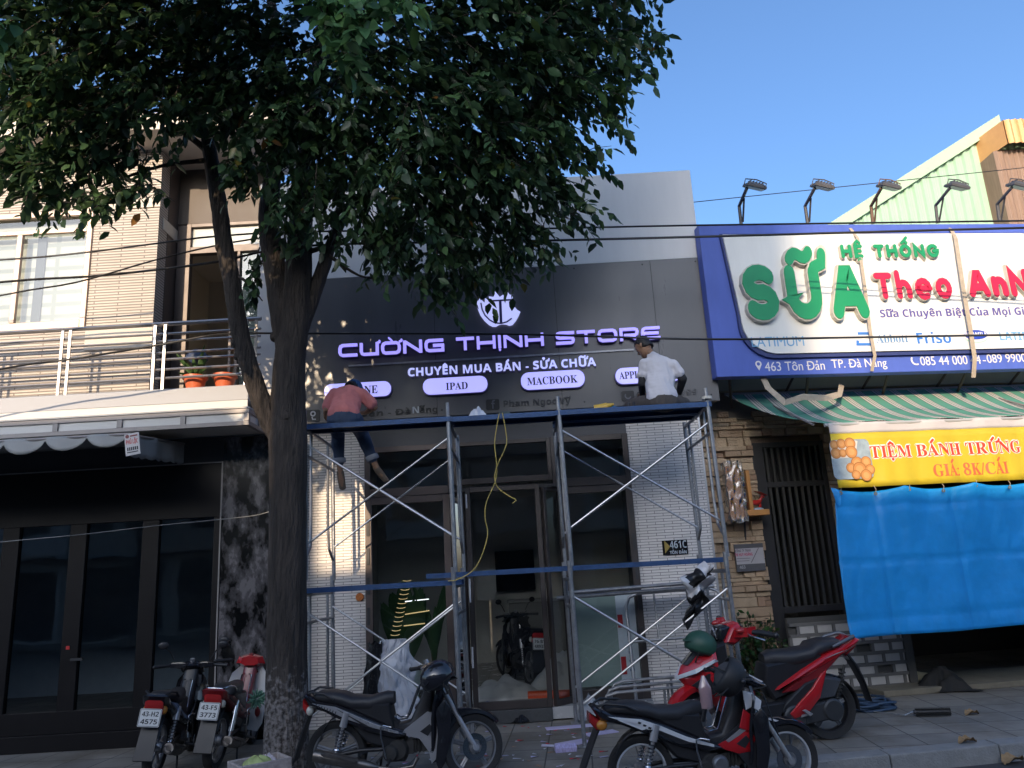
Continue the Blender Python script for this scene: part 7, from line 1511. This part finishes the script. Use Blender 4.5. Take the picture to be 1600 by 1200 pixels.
def person_back(label, hip, sh_l, sh_r, neck, head, knees, ankles, toes, elb, wri, hands, shirt, pants, sleeve=None, cap=None, hairm=None, facing=None, cuffs=None, bare=True, shoe=None):
    t = thing('person', label, 'person', (hip[0], hip[1], ZD))
    V_ = Vector; hip = V_(hip); nk = V_(neck); hd = V_(head); sl, sr = V_(sh_l), V_(sh_r); ch_ = (sl + sr) / 2 * .55 + hip * .45; wst = hip * .72 + nk * .28; up = (hd - nk).normalized()
    hl, hr = hip + V_((-.09, .03, -.02)), hip + V_((.09, .03, -.02)); upch = (sl + sr) / 2 * .85 + nk * .15
    body = [[('hip', hip, (.13, .10)), ('w', wst, (.12, .09)), ('c', ch_, (.13, .10)), ('uc', upch, (.105, .085)), ('nk', nk, .052), ('hd0', nk + up * .06, .056)]]
    for s_, h in (('l', hl), ('r', hr)):
        i = 0 if s_ == 'l' else 1; kn, an, to = V_(knees[i]), V_(ankles[i]), V_(toes[i])
        body.append([('hip', hip, .10), (s_ + 'h', h, .078), (s_ + 'th', h * .5 + kn * .5, .078), (s_ + 'k', kn, .056), (s_ + 'cf', kn * .65 + an * .35 + V_((0, -.015, 0)), .054), (s_ + 'an', an, .034), (s_ + 'he', an + (an - kn).normalized() * .045, .033), (s_ + 'ft', an * .4 + to * .6 + (an - kn).normalized() * .02, .036), (s_ + 'to', to, .026)])
        sh = sl if s_ == 'l' else sr; el, wr_ = V_(elb[i]), V_(wri[i]); pm, fd, sd = hands[i]
        body.append([('uc', upch, .1), (s_ + 's', sh, .056), (s_ + 'ua', sh * .5 + el * .5, .048), (s_ + 'e', el, .040), (s_ + 'fa', el * .6 + wr_ * .4, .037), (s_ + 'w', wr_, .025), (s_ + 'palm', V_(pm), .022)])
        body += hand_chains(s_, wr_, pm, fd, sd if s_ == 'l' else tuple(-c for c in sd))
    skin_obj('body', t, body, SKIN, .0065, 2)
    # head: skull, jaw, nose, ears, eyes
    f = V_(facing).normalized(); f = (f - up * f.dot(up)).normalized() if abs(f.dot(up)) < .98 else f; sdv = up.cross(f).normalized()
    def hp(a, b, c): return hd + f * a + sdv * b + up * c
    g = MB(); rings = []
    for z, rx, ry, ox in ((-.115, .045, .042, .045), (-.095, .062, .055, .032), (-.06, .076, .066, .015), (-.02, .088, .073, .004), (.03, .096, .077, -.002), (.07, .09, .073, -.006), (.10, .07, .06, -.01), (.118, .035, .03, -.012), (.122, .006, .005, -.012)):
        rings.append([hp(ox + rx * math.cos(k * .3927), ry * math.sin(k * .3927), z) for k in range(16)])
    g.loft(rings); g.loft([[hp(.088, -.012, .012), hp(.088, .012, .012), hp(.08, 0, .03)], [hp(.104, -.014, -.028), hp(.104, .014, -.028), hp(.112, 0, -.018)], [hp(.09, -.014, -.036), hp(.09, .014, -.036), hp(.10, 0, -.036)]])
    for s_ in (-1, 1): g.sph(tuple(hp(-.005, s_ * .078, -.005)), (.018, .012, .03), 8, 6)
    g.tube([hp(.072, -.024, -.06), hp(.082, 0, -.058), hp(.072, .024, -.06)], .006, 6)
    g.build('head', SKIN, t, smooth=80)
    q = MB(); [q.sph(tuple(hp(.083, s_ * .030, .008)), .009, 8, 6) for s_ in (-1, 1)]; [q.tube([hp(.086, s_ * .018, .026), hp(.082, s_ * .045, .026)], .004, 5) for s_ in (-1, 1)]; q.build('eyes', mat('eye_dark', (.02, .015, .012), .3), t)
    hm = hairm or mat('hair_black', (.012, .011, .011), .5, bump=.4, bscale=120)
    g = MB(); rings = []
    for z, rx, ry, ox in ((-.055, .05, .068, -.048), (-.02, .082, .081, -.020), (.03, .100, .081, -.005), (.07, .097, .078, -.006), (.105, .078, .066, -.010), (.126, .04, .034, -.012), (.131, .006, .005, -.012)):
        rr = []
        for k in range(16):
            a = k * .3927; fr = math.cos(a); lim = .012 if z < .055 else (.082 if z < .08 else 9); x = ox + rx * fr
            rr.append(hp(min(x, lim), ry * math.sin(a), z + (.03 if (fr > .6 and z < .05) else 0)))
        rings.append(rr)
    g.loft(rings); g.build('hair', hm, t, smooth=80)
    if cap:
        g = MB(); rings = [[hp(-.005 + rx * math.cos(k * .3142), ry * math.sin(k * .3142), z) for k in range(20)] for z, rx, ry in ((.0, .112, .094), (.04, .115, .096), (.085, .102, .086), (.12, .07, .06), (.138, .02, .018))]
        g.loft(rings); g.loft([[hp(.09 + a, b * .075, .005 - a * .25) for b in (-1, -.5, 0, .5, 1)] + [hp(.09 + a, b * .075, -.001 - a * .25) for b in (1, .5, 0, -.5, -1)] for a in (0, .05, .085)]); g.build('cap', cap, t, smooth=60)
    # clothes: their own surfaces just over the body
    sl_ = (.48, .52) if sleeve else (.28, .72)
    ch = [[('a', hip + V_((0, 0, .03)), (.175, .125)), ('b', wst, (.170, .122)), ('c', ch_, (.175, .122)), ('d', upch, (.15, .105))], [('d', upch, .10), ('e', nk * .9 + upch * .1, .060)], [('s', sl, .072), ('d', upch, .10), ('r', sr, .072)]]
    for s_, sh, el in (('l', sl, V_(elb[0])), ('r', sr, V_(elb[1]))): ch.append([('d', upch, .095), (s_ + 's', sh, .074), (s_ + 'm', sh * .6 + el * .4, .070), (s_ + 'n', sh * sl_[0] + el * sl_[1], .073)])
    skin_obj('shirt', t, ch, shirt, .010, 5, .016)
    ch = [[('a', hip * .93 + nk * .07, (.158, .112)), ('b', hip, (.172, .125)), ('c', hip - V_((0, 0, .03)), (.175, .12))]]
    for s_, h, kn, an in (('l', hl, V_(knees[0]), V_(ankles[0])), ('r', hr, V_(knees[1]), V_(ankles[1]))): ch.append([('b', hip, .11), (s_ + 'h', h, .100), (s_ + 't', h * .5 + kn * .5, .090), (s_ + 'k', kn, .078), (s_ + 'kc', kn * .65 + an * .35 + V_((0, -.015, 0)), .074), (s_ + 'c', kn * .5 + an * .5, .066), (s_ + 'd', kn * .16 + an * .84, .056)])
    skin_obj('trousers', t, ch, pants, .010, 4, .010)
    if cuffs:
        for kn, an in zip(knees, ankles): a, b_ = V_(kn) * .28 + V_(an) * .72, V_(kn) * .12 + V_(an) * .88; g = MB(); g.lathe([(0, 0)] * 2, (0, 0, -50), n=3); g = MB(); g.tube([a, a * .9 + b_ * .1, a * .1 + b_ * .9, b_], [.066, .073, .073, .066], 16); g.build('trouser_cuff', cuffs, t, smooth=60)
    if sleeve:
        for i, sh in enumerate((sl, sr)):
            el, wr_ = V_(elb[i]), V_(wri[i]); skin_obj('arm_sleeve', t, [[('a', sh * .55 + el * .45, .056), ('b', el, .048), ('c', el * .5 + wr_ * .5, .043), ('d', wr_ * .94 + el * .06, .033)]], sleeve, .009, 3)
    if shoe:
        for an, to, kn in zip(ankles, toes, knees):
            an, to, kn = V_(an), V_(to), V_(kn); dn = (an - kn).normalized(); skin_obj('sandal', t, [[('a', an + dn * .062, (.043, .030)), ('b', an * .5 + to * .5 + dn * .045, (.045, .026)), ('c', to + dn * .02, (.040, .022))]], shoe, .007, 3)
    return t
PINK = mat('shirt_pink', (.66, .22, .21), .9, var=.12, scale=6, bump=.35, bscale=9); DEN = mat('denim', (.06, .085, .14), .9, var=.25, scale=14, bump=.2, bscale=80); CUFF = mat('denim_inside', (.30, .32, .36), .9, var=.15)
WSH = mat('shirt_white', (.60, .59, .64), .9, var=.05, bump=.35, bscale=9); BRT = mat('trousers_brown', (.075, .065, .06), .9, var=.15); BLS = mat('sleeve_black', (.015, .015, .018), .8)
yA = YF + .15
c = at(537, 650, yA); hx = c.x; hp_ = (hx, yA, ZD + .105)
nA = at(540, 612, yA + .26); s1, s2 = at(522, 617, yA + .22), at(566, 617, yA + .22); hA = at(551, 609, yA + .39)
person_back('man in pink shirt and blue cap bending over the deck in rolled up jeans', hp_, s1, s2, nA, hA,
    [(hx - .15, yA + .36, ZD - .03), (hx + .13, yA + .34, ZD - .03)], [(hx - .135, yA + .40, ZD - .385), (hx + .26, yA + .38, ZD - .375)], [(hx - .115, yA + .44, ZD - .60), (hx + .36, yA + .46, ZD - .54)],
    [at(511, 640, yA + .16), at(585, 636, yA + .28)], [at(509, 652, yA + .30), at(571, 645, yA + .42)],
    [((hx - .24, yA + .46, ZD + .12), (0, 1, .1), (-1, 0, 0)), (tuple(at(563, 645, yA + .50)), (-.5, 1, .1), (-1, 0, 0))], PINK, DEN, cap=mat('cap_blue', (.025, .09, .24), .8), facing=(.25, .75, -.6), cuffs=CUFF, shoe=mat('sandal_tan', (.16, .12, .09), .8))
yB = YF + .25; c = at(1035, 622, yB); hx = c.x; hpB = (hx, yB, ZD + .11)
nB = at(1018, 556, yB + .12); sB1, sB2 = at(1008, 570, yB + .12), at(1051, 572, yB + .06); hB = at(1006, 542, yB + .18)
person_back('man in white shirt and black arm sleeves sitting before the sign', hpB, sB1, sB2, nB, hB,
    [(hx - .30, yB + .36, ZD + .14), (hx + .30, yB + .34, ZD + .12)], [(hx + .08, yB + .44, ZD + .06), (hx - .06, yB + .32, ZD + .06)], [(hx + .22, yB + .46, ZD + .05), (hx - .2, yB + .36, ZD + .05)],
    [at(1003, 600, yB + .12), at(1067, 592, yB + .06)], [at(1004, 618, yB + .38), at(1060, 617, yB + .26)],
    [(tuple(at(1003, 616, yB + .47)), (-.2, 1, .2), (-1, 0, 0)), (tuple(at(1057, 618, yB + .34)), (-.2, 1, -.1), (-1, 0, 0))], WSH, BRT, sleeve=BLS, facing=(-.75, .55, -.45))

# ================================================================== THE TREE
BARK = mat('bark', (.050, .040, .034), .95, var=.42, scale=9, bump=1.0, bscale=30, stretch=(1, 1, .2), sharp=(.32, .68))
for nd in BARK.node_tree.nodes:
    if nd.type == 'BUMP': nd.inputs['Distance'].default_value = .07
tb = BARK.node_tree; tc = tb.nodes.new('ShaderNodeTexCoord'); sp = tb.nodes.new('ShaderNodeSeparateXYZ'); tb.links.new(tc.outputs['Object'], sp.inputs[0])
nz = tb.nodes.new('ShaderNodeTexNoise'); nz.inputs['Scale'].default_value = 16; nz.inputs['Detail'].default_value = 8; tb.links.new(tc.outputs['Object'], nz.inputs[0])
ma = tb.nodes.new('ShaderNodeMath'); ma.operation = 'MULTIPLY_ADD'; ma.inputs[1].default_value = 1.1; tb.links.new(nz.outputs[0], ma.inputs[0]); tb.links.new(sp.outputs[2], ma.inputs[2])
mr = tb.nodes.new('ShaderNodeMapRange'); mr.inputs[1].default_value = 1.28; mr.inputs[2].default_value = 1.42; mr.inputs[3].default_value = .75; mr.inputs[4].default_value = 0; tb.links.new(ma.outputs[0], mr.inputs[0])
nz2 = tb.nodes.new('ShaderNodeTexNoise'); nz2.inputs['Scale'].default_value = 30; nz2.inputs['Detail'].default_value = 6; tb.links.new(tc.outputs['Object'], nz2.inputs[0])
m2_ = tb.nodes.new('ShaderNodeMapRange'); m2_.inputs[1].default_value = .38; m2_.inputs[2].default_value = .62; tb.links.new(nz2.outputs[0], m2_.inputs[0])
m3_ = tb.nodes.new('ShaderNodeMath'); m3_.operation = 'MULTIPLY'; tb.links.new(mr.outputs[0], m3_.inputs[0]); tb.links.new(m2_.outputs[0], m3_.inputs[1])
mxw = tb.nodes.new('ShaderNodeMix'); mxw.data_type = 'RGBA'; mxw.inputs[7].default_value = (.30, .27, .255, 1); tb.links.new(m3_.outputs[0], mxw.inputs[0])
pb = tb.nodes['Principled BSDF']; old = pb.inputs['Base Color'].links[0].from_socket; tb.links.new(old, mxw.inputs[6]); tb.links.new(mxw.outputs[2], pb.inputs['Base Color'])
YT = 7.45; tb_ = at(447, 1195, YT); tree = thing('street_tree', 'large leafy street tree with a lime washed trunk foot before the shop', 'tree', (tb_.x, YT, 0))
def limb(g, pts, n=14, wob=.0, k=5):
    P = [at(x, y, Y) for x, y, Y, r_ in pts]; rs = [r_ for *_, r_ in pts]; C = curve(P, k); RR = []
    for i in range(len(C)):
        f = i / (len(C) - 1) * (len(rs) - 1); a = min(int(f), len(rs) - 2); RR.append((rs[a] * (1 - (f - a)) + rs[a + 1] * (f - a)) * (1 + wob * math.sin(i * 2.1)))
    g.tube(C, RR, n); return C
g = MB()
limb(g, [(447, 1240, YT, .235), (447, 1200, YT, .205), (448, 1060, YT, .188), (449, 900, YT, .178), (450, 780, YT, .176), (450, 690, YT, .185), (450, 630, YT, .172), (453, 560, YT, .155), (461, 500, YT + .02, .145), (466, 430, YT + .05, .14), (470, 350, YT + .08, .125), (478, 260, YT + .1, .10), (490, 150, YT, .085), (510, 20, YT - .2, .06), (520, -120, YT - .4, .04)], 20, .015)
limb(g, [(452, 560, YT + .02, .12), (441, 490, YT + .04, .125), (430, 420, YT + .1, .115), (420, 340, YT + .1, .11), (430, 240, YT, .08), (440, 120, YT - .2, .06), (420, -20, YT - .5, .045)], 14, .03)
limb(g, [(440, 690, YT, .10), (418, 650, YT - .03, .10), (395, 590, YT - .1, .092), (375, 520, YT - .15, .088), (362, 440, YT - .2, .085), (350, 380, YT - .2, .085), (342, 320, YT - .25, .082), (330, 250, YT - .3, .075), (318, 190, YT - .4, .06), (290, 100, YT - .6, .05), (230, -10, YT - .9, .035)], 14, .035)
limb(g, [(468, 520, YT + .05, .08), (490, 460, YT + .1, .078), (508, 410, YT + .12, .07), (522, 370, YT + .1, .05), (560, 310, YT, .045), (640, 240, YT - .2, .04), (740, 180, YT - .4, .032), (860, 120, YT - .7, .02)], 12, .03)
for pts in (((478, 395, YT + .1, .03), (500, 388, YT, .025), (530, 378, YT, .02), (600, 350, YT - .2, .018), (700, 330, YT - .3, .012), (820, 340, YT - .3, .006)), ((515, 400, YT, .02), (560, 430, YT - .1, .012), (600, 436, YT - .1, .008)), ((330, 240, YT - .3, .04), (260, 190, YT - .5, .03), (150, 150, YT - .7, .025), (20, 140, YT - .9, .015)), ((330, 250, YT - .3, .03), (250, 260, YT - .5, .018), (160, 290, YT - .6, .010)),
    ((490, 150, YT, .05), (600, 90, YT - .3, .04), (760, 40, YT - .7, .03), (940, 30, YT - 1, .015)), ((480, 250, YT, .05), (560, 200, YT - .2, .04), (660, 160, YT - .4, .03)), ((440, 120, YT - .2, .05), (380, 60, YT - .6, .03), (300, -10, YT - 1, .02)), ((510, 20, YT - .2, .05), (540, -60, 6.2, .04), (560, -90, 5.2, .03), (550, -40, 4.7, .02), (545, 10, 4.5, .008)),
    ((365, 430, YT - .15, .02), (385, 440, YT - .3, .012), (410, 470, YT - .35, .006)), ((350, 395, YT - .2, .03), (342, 388, YT - .25, .04), (338, 384, YT - .3, .01))): limb(g, pts, 8, .05)
for x, y, r_, dy in ((430, 526, .055, 0), (369, 537, .05, -.17), (372, 556, .045, -.15), (446, 650, .06, -.14), (346, 388, .05, -.22), (440, 400, .05, .08)): c = at(x, y, YT + dy); g.sph(tuple(c), (r_, r_, r_ * 1.1), 10, 8)
g.build('trunk', BARK, tree, smooth=70)
# crown: sprays of leaves spread through clusters
CL = [(900, 40, 105, 6.7, 1), (800, 60, 120, 6.5, 1), (700, 50, 125, 6.4, 1.1), (985, 20, 50, 6.8, .8), (880, 140, 85, 6.8, 1), (790, 170, 110, 6.7, 1), (690, 180, 115, 6.6, 1.1), (930, 110, 55, 6.8, .9), (850, 235, 75, 7.0, 1), (760, 270, 100, 6.9, 1.1), (660, 285, 105, 6.8, 1.1), (875, 305, 48, 7.1, .8), (830, 355, 55, 7.2, .9), (760, 370, 70, 7.2, 1), (680, 385, 72, 7.1, 1), (615, 385, 55, 7.1, 1), (735, 430, 30, 7.3, .6), (692, 455, 26, 7.2, .5), (560, 320, 75, 7.0, 1), (560, 220, 100, 6.8, 1), (600, 110, 110, 6.6, 1), (500, 110, 100, 6.6, 1), (495, 215, 85, 6.8, .9), (480, 310, 62, 6.9, .9), (440, 335, 34, 6.9, .8), (400, 265, 40, 6.8, .9), (975, 125, 30, 6.9, .5), (955, 180, 28, 6.9, .5), (1005, 55, 30, 6.8, .45), (925, 245, 24, 7.0, .45), (905, 330, 30, 7.1, .5),
      (400, 80, 100, 6.5, 1), (300, 60, 110, 6.4, 1.1), (200, 60, 110, 6.3, 1.1), (100, 60, 110, 6.2, 1), (10, 60, 100, 6.2, 1), (40, 165, 90, 6.3, 1), (130, 175, 90, 6.3, 1.1), (215, 150, 90, 6.4, 1), (310, 140, 70, 6.6, 1), (60, 262, 58, 6.5, .8), (5, 260, 60, 6.5, .8), (130, 262, 56, 6.5, .9), (195, 240, 42, 6.6, .8), (175, 315, 26, 6.6, .6), (60, 310, 28, 6.6, .6), (120, 315, 28, 6.6, .6), (220, 300, 18, 6.6, .4), (350, 185, 38, 6.6, .8), (385, 175, 60, 6.7, .9), (435, 200, 75, 6.7, 1), (395, 425, 20, 7.1, .22), (365, 250, 24, 6.8, .5),
      (545, 25, 42, 4.5, .40), (500, 5, 40, 4.5, .35), (600, -5, 45, 4.4, .4), (535, 70, 20, 4.5, .25)]
CL += [(x, y, 150, Y, 1.0) for x, y, Y in ((900, -120, 6.2), (700, -140, 5.8), (500, -140, 5.8), (300, -130, 5.6), (100, -130, 5.6), (980, -160, 6.4), (800, -300, 5.4), (600, -320, 5.0), (400, -300, 5.0), (200, -300, 5.0), (60, -280, 5.2))]
rg = np.random.default_rng(5)
cen = at(520, 120, 6.9)
P_, D_, S_ = [], [], []
for x, y, rpx, Y, wgt in CL + [((-3.62, 4.0, 5.9), 0, 55, 9, .8), ((-3.45, 4.1, 6.8), 0, 60, 9, .8), ((-3.9, 4.2, 6.5), 0, 50, 9, .6), ((-3.85, 4.0, 5.2), 0, 45, 9, 1.5), ((-3.5, 4.0, 5.35), 0, 40, 9, 1.2)]:  # the world-placed clusters are added out of view to shade panel and pillar
    if isinstance(x, tuple): c = np.array(x); rad = rpx / 100.; rpx = 100
    else: c = np.array(at(x, y, Y)); dep = (Vector(c) - CAM).dot(FWD); rad = rpx * dep / F_PX
    ns = max(6, int(wgt * 21.0 * (rpx / 50.) ** 2 * (2.6 if Y < 5 and y > -20 else 1)))
    q = rg.normal(size=(ns, 3)); q /= np.linalg.norm(q, axis=1)[:, None]; q *= (rg.random(ns) ** (1 / 2.4))[:, None] * rad; q[:, 1] *= 1.15
    pts = c + q; out = pts - np.array(cen); out /= np.linalg.norm(out, axis=1)[:, None]
    d = out * .8 + q / rad * .5 + rg.normal(size=(ns, 3)) * .45; d[:, 2] -= .15; d /= np.linalg.norm(d, axis=1)[:, None]
    P_.append(pts); D_.append(d); S_.append(np.full(ns, 1.0))
P_ = np.concatenate(P_); D_ = np.concatenate(D_); ns = len(P_); K = 10
ks = np.arange(K)[None, :, None]; Ls = rg.uniform(.28, .46, (ns, 1, 1)); f = (ks + .6) / K
base = P_[:, None, :] + D_[:, None, :] * Ls * (f - .5) + np.array([0, 0, -1.0]) * (.10 * f ** 2)
side = np.cross(D_, [0, 0, 1.0]); side /= np.linalg.norm(side, axis=1)[:, None] + 1e-9
sgn = np.where(ks % 2 == 0, 1.0, -1.0)
ld = D_[:, None, :] * .55 + side[:, None, :] * sgn * .75 + np.array([0, 0, -1.0]) * rg.uniform(.1, 1.0, (ns, K, 1)) + rg.normal(size=(ns, K, 3)) * .22
ld /= np.linalg.norm(ld, axis=2)[..., None]
LL = rg.uniform(.075, .165, (ns, K, 1)); nrm = np.array([0, 0, 1.0]) + rg.normal(size=(ns, K, 3)) * .45
sd_ = np.cross(ld, nrm); sd_ /= np.linalg.norm(sd_, axis=2)[..., None] + 1e-9; nn_ = np.cross(sd_, ld)
keep = (rg.random((ns, K)) > .08)
N = int(keep.sum()); b_, l_, s_, n2, L_ = base[keep], ld[keep], sd_[keep], nn_[keep], LL[keep]
Wd = L_ * rg.uniform(.21, .27, (N, 1)); cv = L_ * .10
vs = np.stack([b_, b_ + l_ * L_ * .32 + s_ * Wd + n2 * cv * .5, b_ + l_ * L_ * .70 + s_ * Wd * .78 + n2 * cv * .2, b_ + l_ * L_ - n2 * cv, b_ + l_ * L_ * .70 - s_ * Wd * .78 + n2 * cv * .2, b_ + l_ * L_ * .32 - s_ * Wd + n2 * cv * .5, b_ + l_ * L_ * .5 - n2 * cv * .15], axis=1).reshape(-1, 3)
fi = np.array([[0, 1, 6, 0], [1, 2, 6, 1], [2, 3, 6, 2], [3, 4, 6, 3], [4, 5, 6, 4], [5, 0, 6, 5]])[:, :3]
fs = (fi[None] + (np.arange(N) * 7)[:, None, None]).reshape(-1, 3)
col = np.array([.034, .072, .036]) * rg.uniform(.5, 1.7, (N, 1)) + rg.random((N, 1)) ** 3 * np.array([.03, .045, .0])
sprt = np.repeat(rg.random(ns)[:, None], K, 1)[keep]; col *= (.7 + .6 * sprt)[:, None]
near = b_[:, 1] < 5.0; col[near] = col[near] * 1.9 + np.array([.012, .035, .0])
u_ = rg.random(N); col[u_ < .004] = (.20, .16, .03); col[u_ < .0018] = (.26, .12, .03)
def fast_mesh(name, vs, fs, fcol, m, parent):
    me = bpy.data.meshes.new(name); Mi = np.array(mw(parent).inverted()) if parent else np.eye(4)
    v = vs @ Mi[:3, :3].T + Mi[:3, 3]; me.vertices.add(len(v)); me.vertices.foreach_set('co', v.astype(np.float32).ravel())
    k = fs.shape[1]; me.loops.add(fs.size); me.loops.foreach_set('vertex_index', fs.astype(np.int32).ravel()); me.polygons.add(len(fs)); me.polygons.foreach_set('loop_start', np.arange(0, fs.size, k, dtype=np.int32))
    me.update(calc_edges=True); a = me.attributes.new('tint', 'FLOAT_COLOR', 'FACE'); a.data.foreach_set('color', np.concatenate([fcol, np.ones((len(fcol), 1))], 1).astype(np.float32).ravel())
    me.materials.append(m); o = bpy.data.objects.new(name, me); COL.objects.link(o)
    if parent: o.parent = parent; MW[o.name] = mw(parent)
    return o
LEAF = tintmat('leaf', .40, .38, spec=.5)
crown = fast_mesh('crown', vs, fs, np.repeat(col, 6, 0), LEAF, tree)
g = MB(); st_ = rg.permutation(ns)[:2600]
for i in st_: p0 = Vector(P_[i]); d = Vector(D_[i]); L = float(Ls[i, 0, 0]); g.tube([p0 - d * L * .6, p0, p0 + d * L * .45 + Vector((0, 0, -.06))], [.006, .004, .002], 4, cap=False)
g.build('twigs', BARK, crown, smooth=0)

# ================================================================== ACROSS THE STREET (behind the camera: shade and reflections)
FAC = [mat('far_wall_%d' % i, c, .8, var=.1) for i, c in enumerate(((.42, .40, .36), (.50, .46, .40), (.34, .38, .40), (.46, .36, .30), (.55, .54, .52)))]
WIN = mat('far_window', (.03, .035, .04), .1); ROOF = mat('far_roof', (.30, .12, .08), .8, var=.3)
r3 = random.Random(4); cuts = [-44, -38.5, -33, -28.6, -23.4, -18.2, -13.9, -9.05, -2.5, 2.6, 7.5, 12.1, 17.5, 22.4, 28, 33, 38]; hts = [9.5, 10.4, 9.9, 10.3, 10.1, 10.3, 10.15, 8.65, 8.95, 8.75, 9.1, 9.6, 10, 9.4, 10, 9.5]
for i, (x0, x1_, tall) in enumerate(zip(cuts[:-1], cuts[1:], hts)):
    w_ = x1_ - x0 - .02
    mid = x0 + w_ / 2
    t = thing('row_house', '%s row house across the street behind the viewer' % ('grey', 'cream', 'blue grey', 'brick red', 'white')[i % 5], 'building', (mid, -12.6, 0), 0, 'row houses across the street')
    MB().bx(x0, x0 + w_, -24, -12.6, 0, 8.3).build('wall', FAC[i % 5], t, smooth=0)
    MB().bx(x0, x0 + w_, -13.7, -12.61, 8.301, tall).build('parapet', FAC[i % 5], t, smooth=0)
    if i == 7: MB().bx(-8.0, x0 + w_, -13.6, -12.7, tall + .001, 10.7).build('shade_block', FAC[0], t, smooth=0)  # added unseen roof block, keeps sun off the middle of the shop front
    g = MB(); g.bx(x0 + .3, x0 + w_ - .3, -12.62, -12.595, .1, 2.8)
    for k in (0, 1):
        for j in (0, 1): a = x0 + w_ * (.12 + .45 * j); g.bx(a, a + w_ * .32, -12.62, -12.595, 4.2 + 2.6 * k if tall > 8.8 else 4 + 2.3 * k, 5.6 + 2.6 * k if tall > 8.8 else 5.2 + 2.3 * k)
    g.build('window', WIN, t, smooth=0)
    g = MB(); g.bx(x0 + .05, x0 + w_ - .05, -12.59, -11.7, 3.2, 3.35); g.bx(x0, x0 + w_, -12.59, -12.3, tall - .2, tall - .02); g.build('balcony', FAC[(i + 2) % 5], t, smooth=0)
def far_tree(label, x, y, h, ry, rz_, n, seed, rx=3.0):
    t = thing('street_tree', label, 'tree', (x, y, 0)); rr = np.random.default_rng(seed)
    MB().tube([(x, y, 0), (x + .1, y, h - rz_ * 1.2), (x + .3, y + .2, h)], [.3, .22, .1], 12).build('trunk', BARK, t)
    q = rr.uniform(-1, 1, (n * 3, 3)); q = q[(np.abs(q) ** 2.8).sum(1) < 1][:n]; n = len(q); q = q * np.array([rx, ry, rz_]); c = q + np.array([x, y, h])
    a = rr.normal(size=(n, 3)); a /= np.linalg.norm(a, axis=1)[:, None]; b = np.cross(a, rr.normal(size=(n, 3))); b /= np.linalg.norm(b, axis=1)[:, None]; s = rr.uniform(.14, .30, (n, 1))
    v = np.stack([c - a * s, c + b * s * .5, c + a * s, c - b * s * .5], 1).reshape(-1, 3); f = np.arange(4 * n).reshape(-1, 4)
    fast_mesh('crown', v, f, np.array([.03, .065, .028]) * rr.uniform(.6, 1.5, (n, 1)), LEAF, t)
t = thing('shade_tower', 'added unseen tower far behind the viewer, shading the shop', 'building', (-18.8, -60, 0))  # added unseen tower, sized so its shadow covers shop, trunk and crown
MB().bx(-21.3, -16.3, -62.5, -60, 0, 31).build('wall', FAC[4], t, smooth=0)
g = MB()
for k in range(9):
    for j in range(3): g.bx(-20.9 + 1.55 * j, -19.8 + 1.55 * j, -60.03, -59.99, 1.2 + 3.3 * k, 3 + 3.3 * k)
g.build('window', WIN, t, smooth=0)
far_tree('smaller tree on the far pavement to the right behind the viewer', 9.5, -9.0, 6.2, 1.8, 1.8, 1500, 4, rx=1.8)
far_tree('smaller tree on the far pavement to the left behind the viewer', -13.5, -9.0, 6.4, 1.8, 1.9, 1500, 5, rx=1.9)
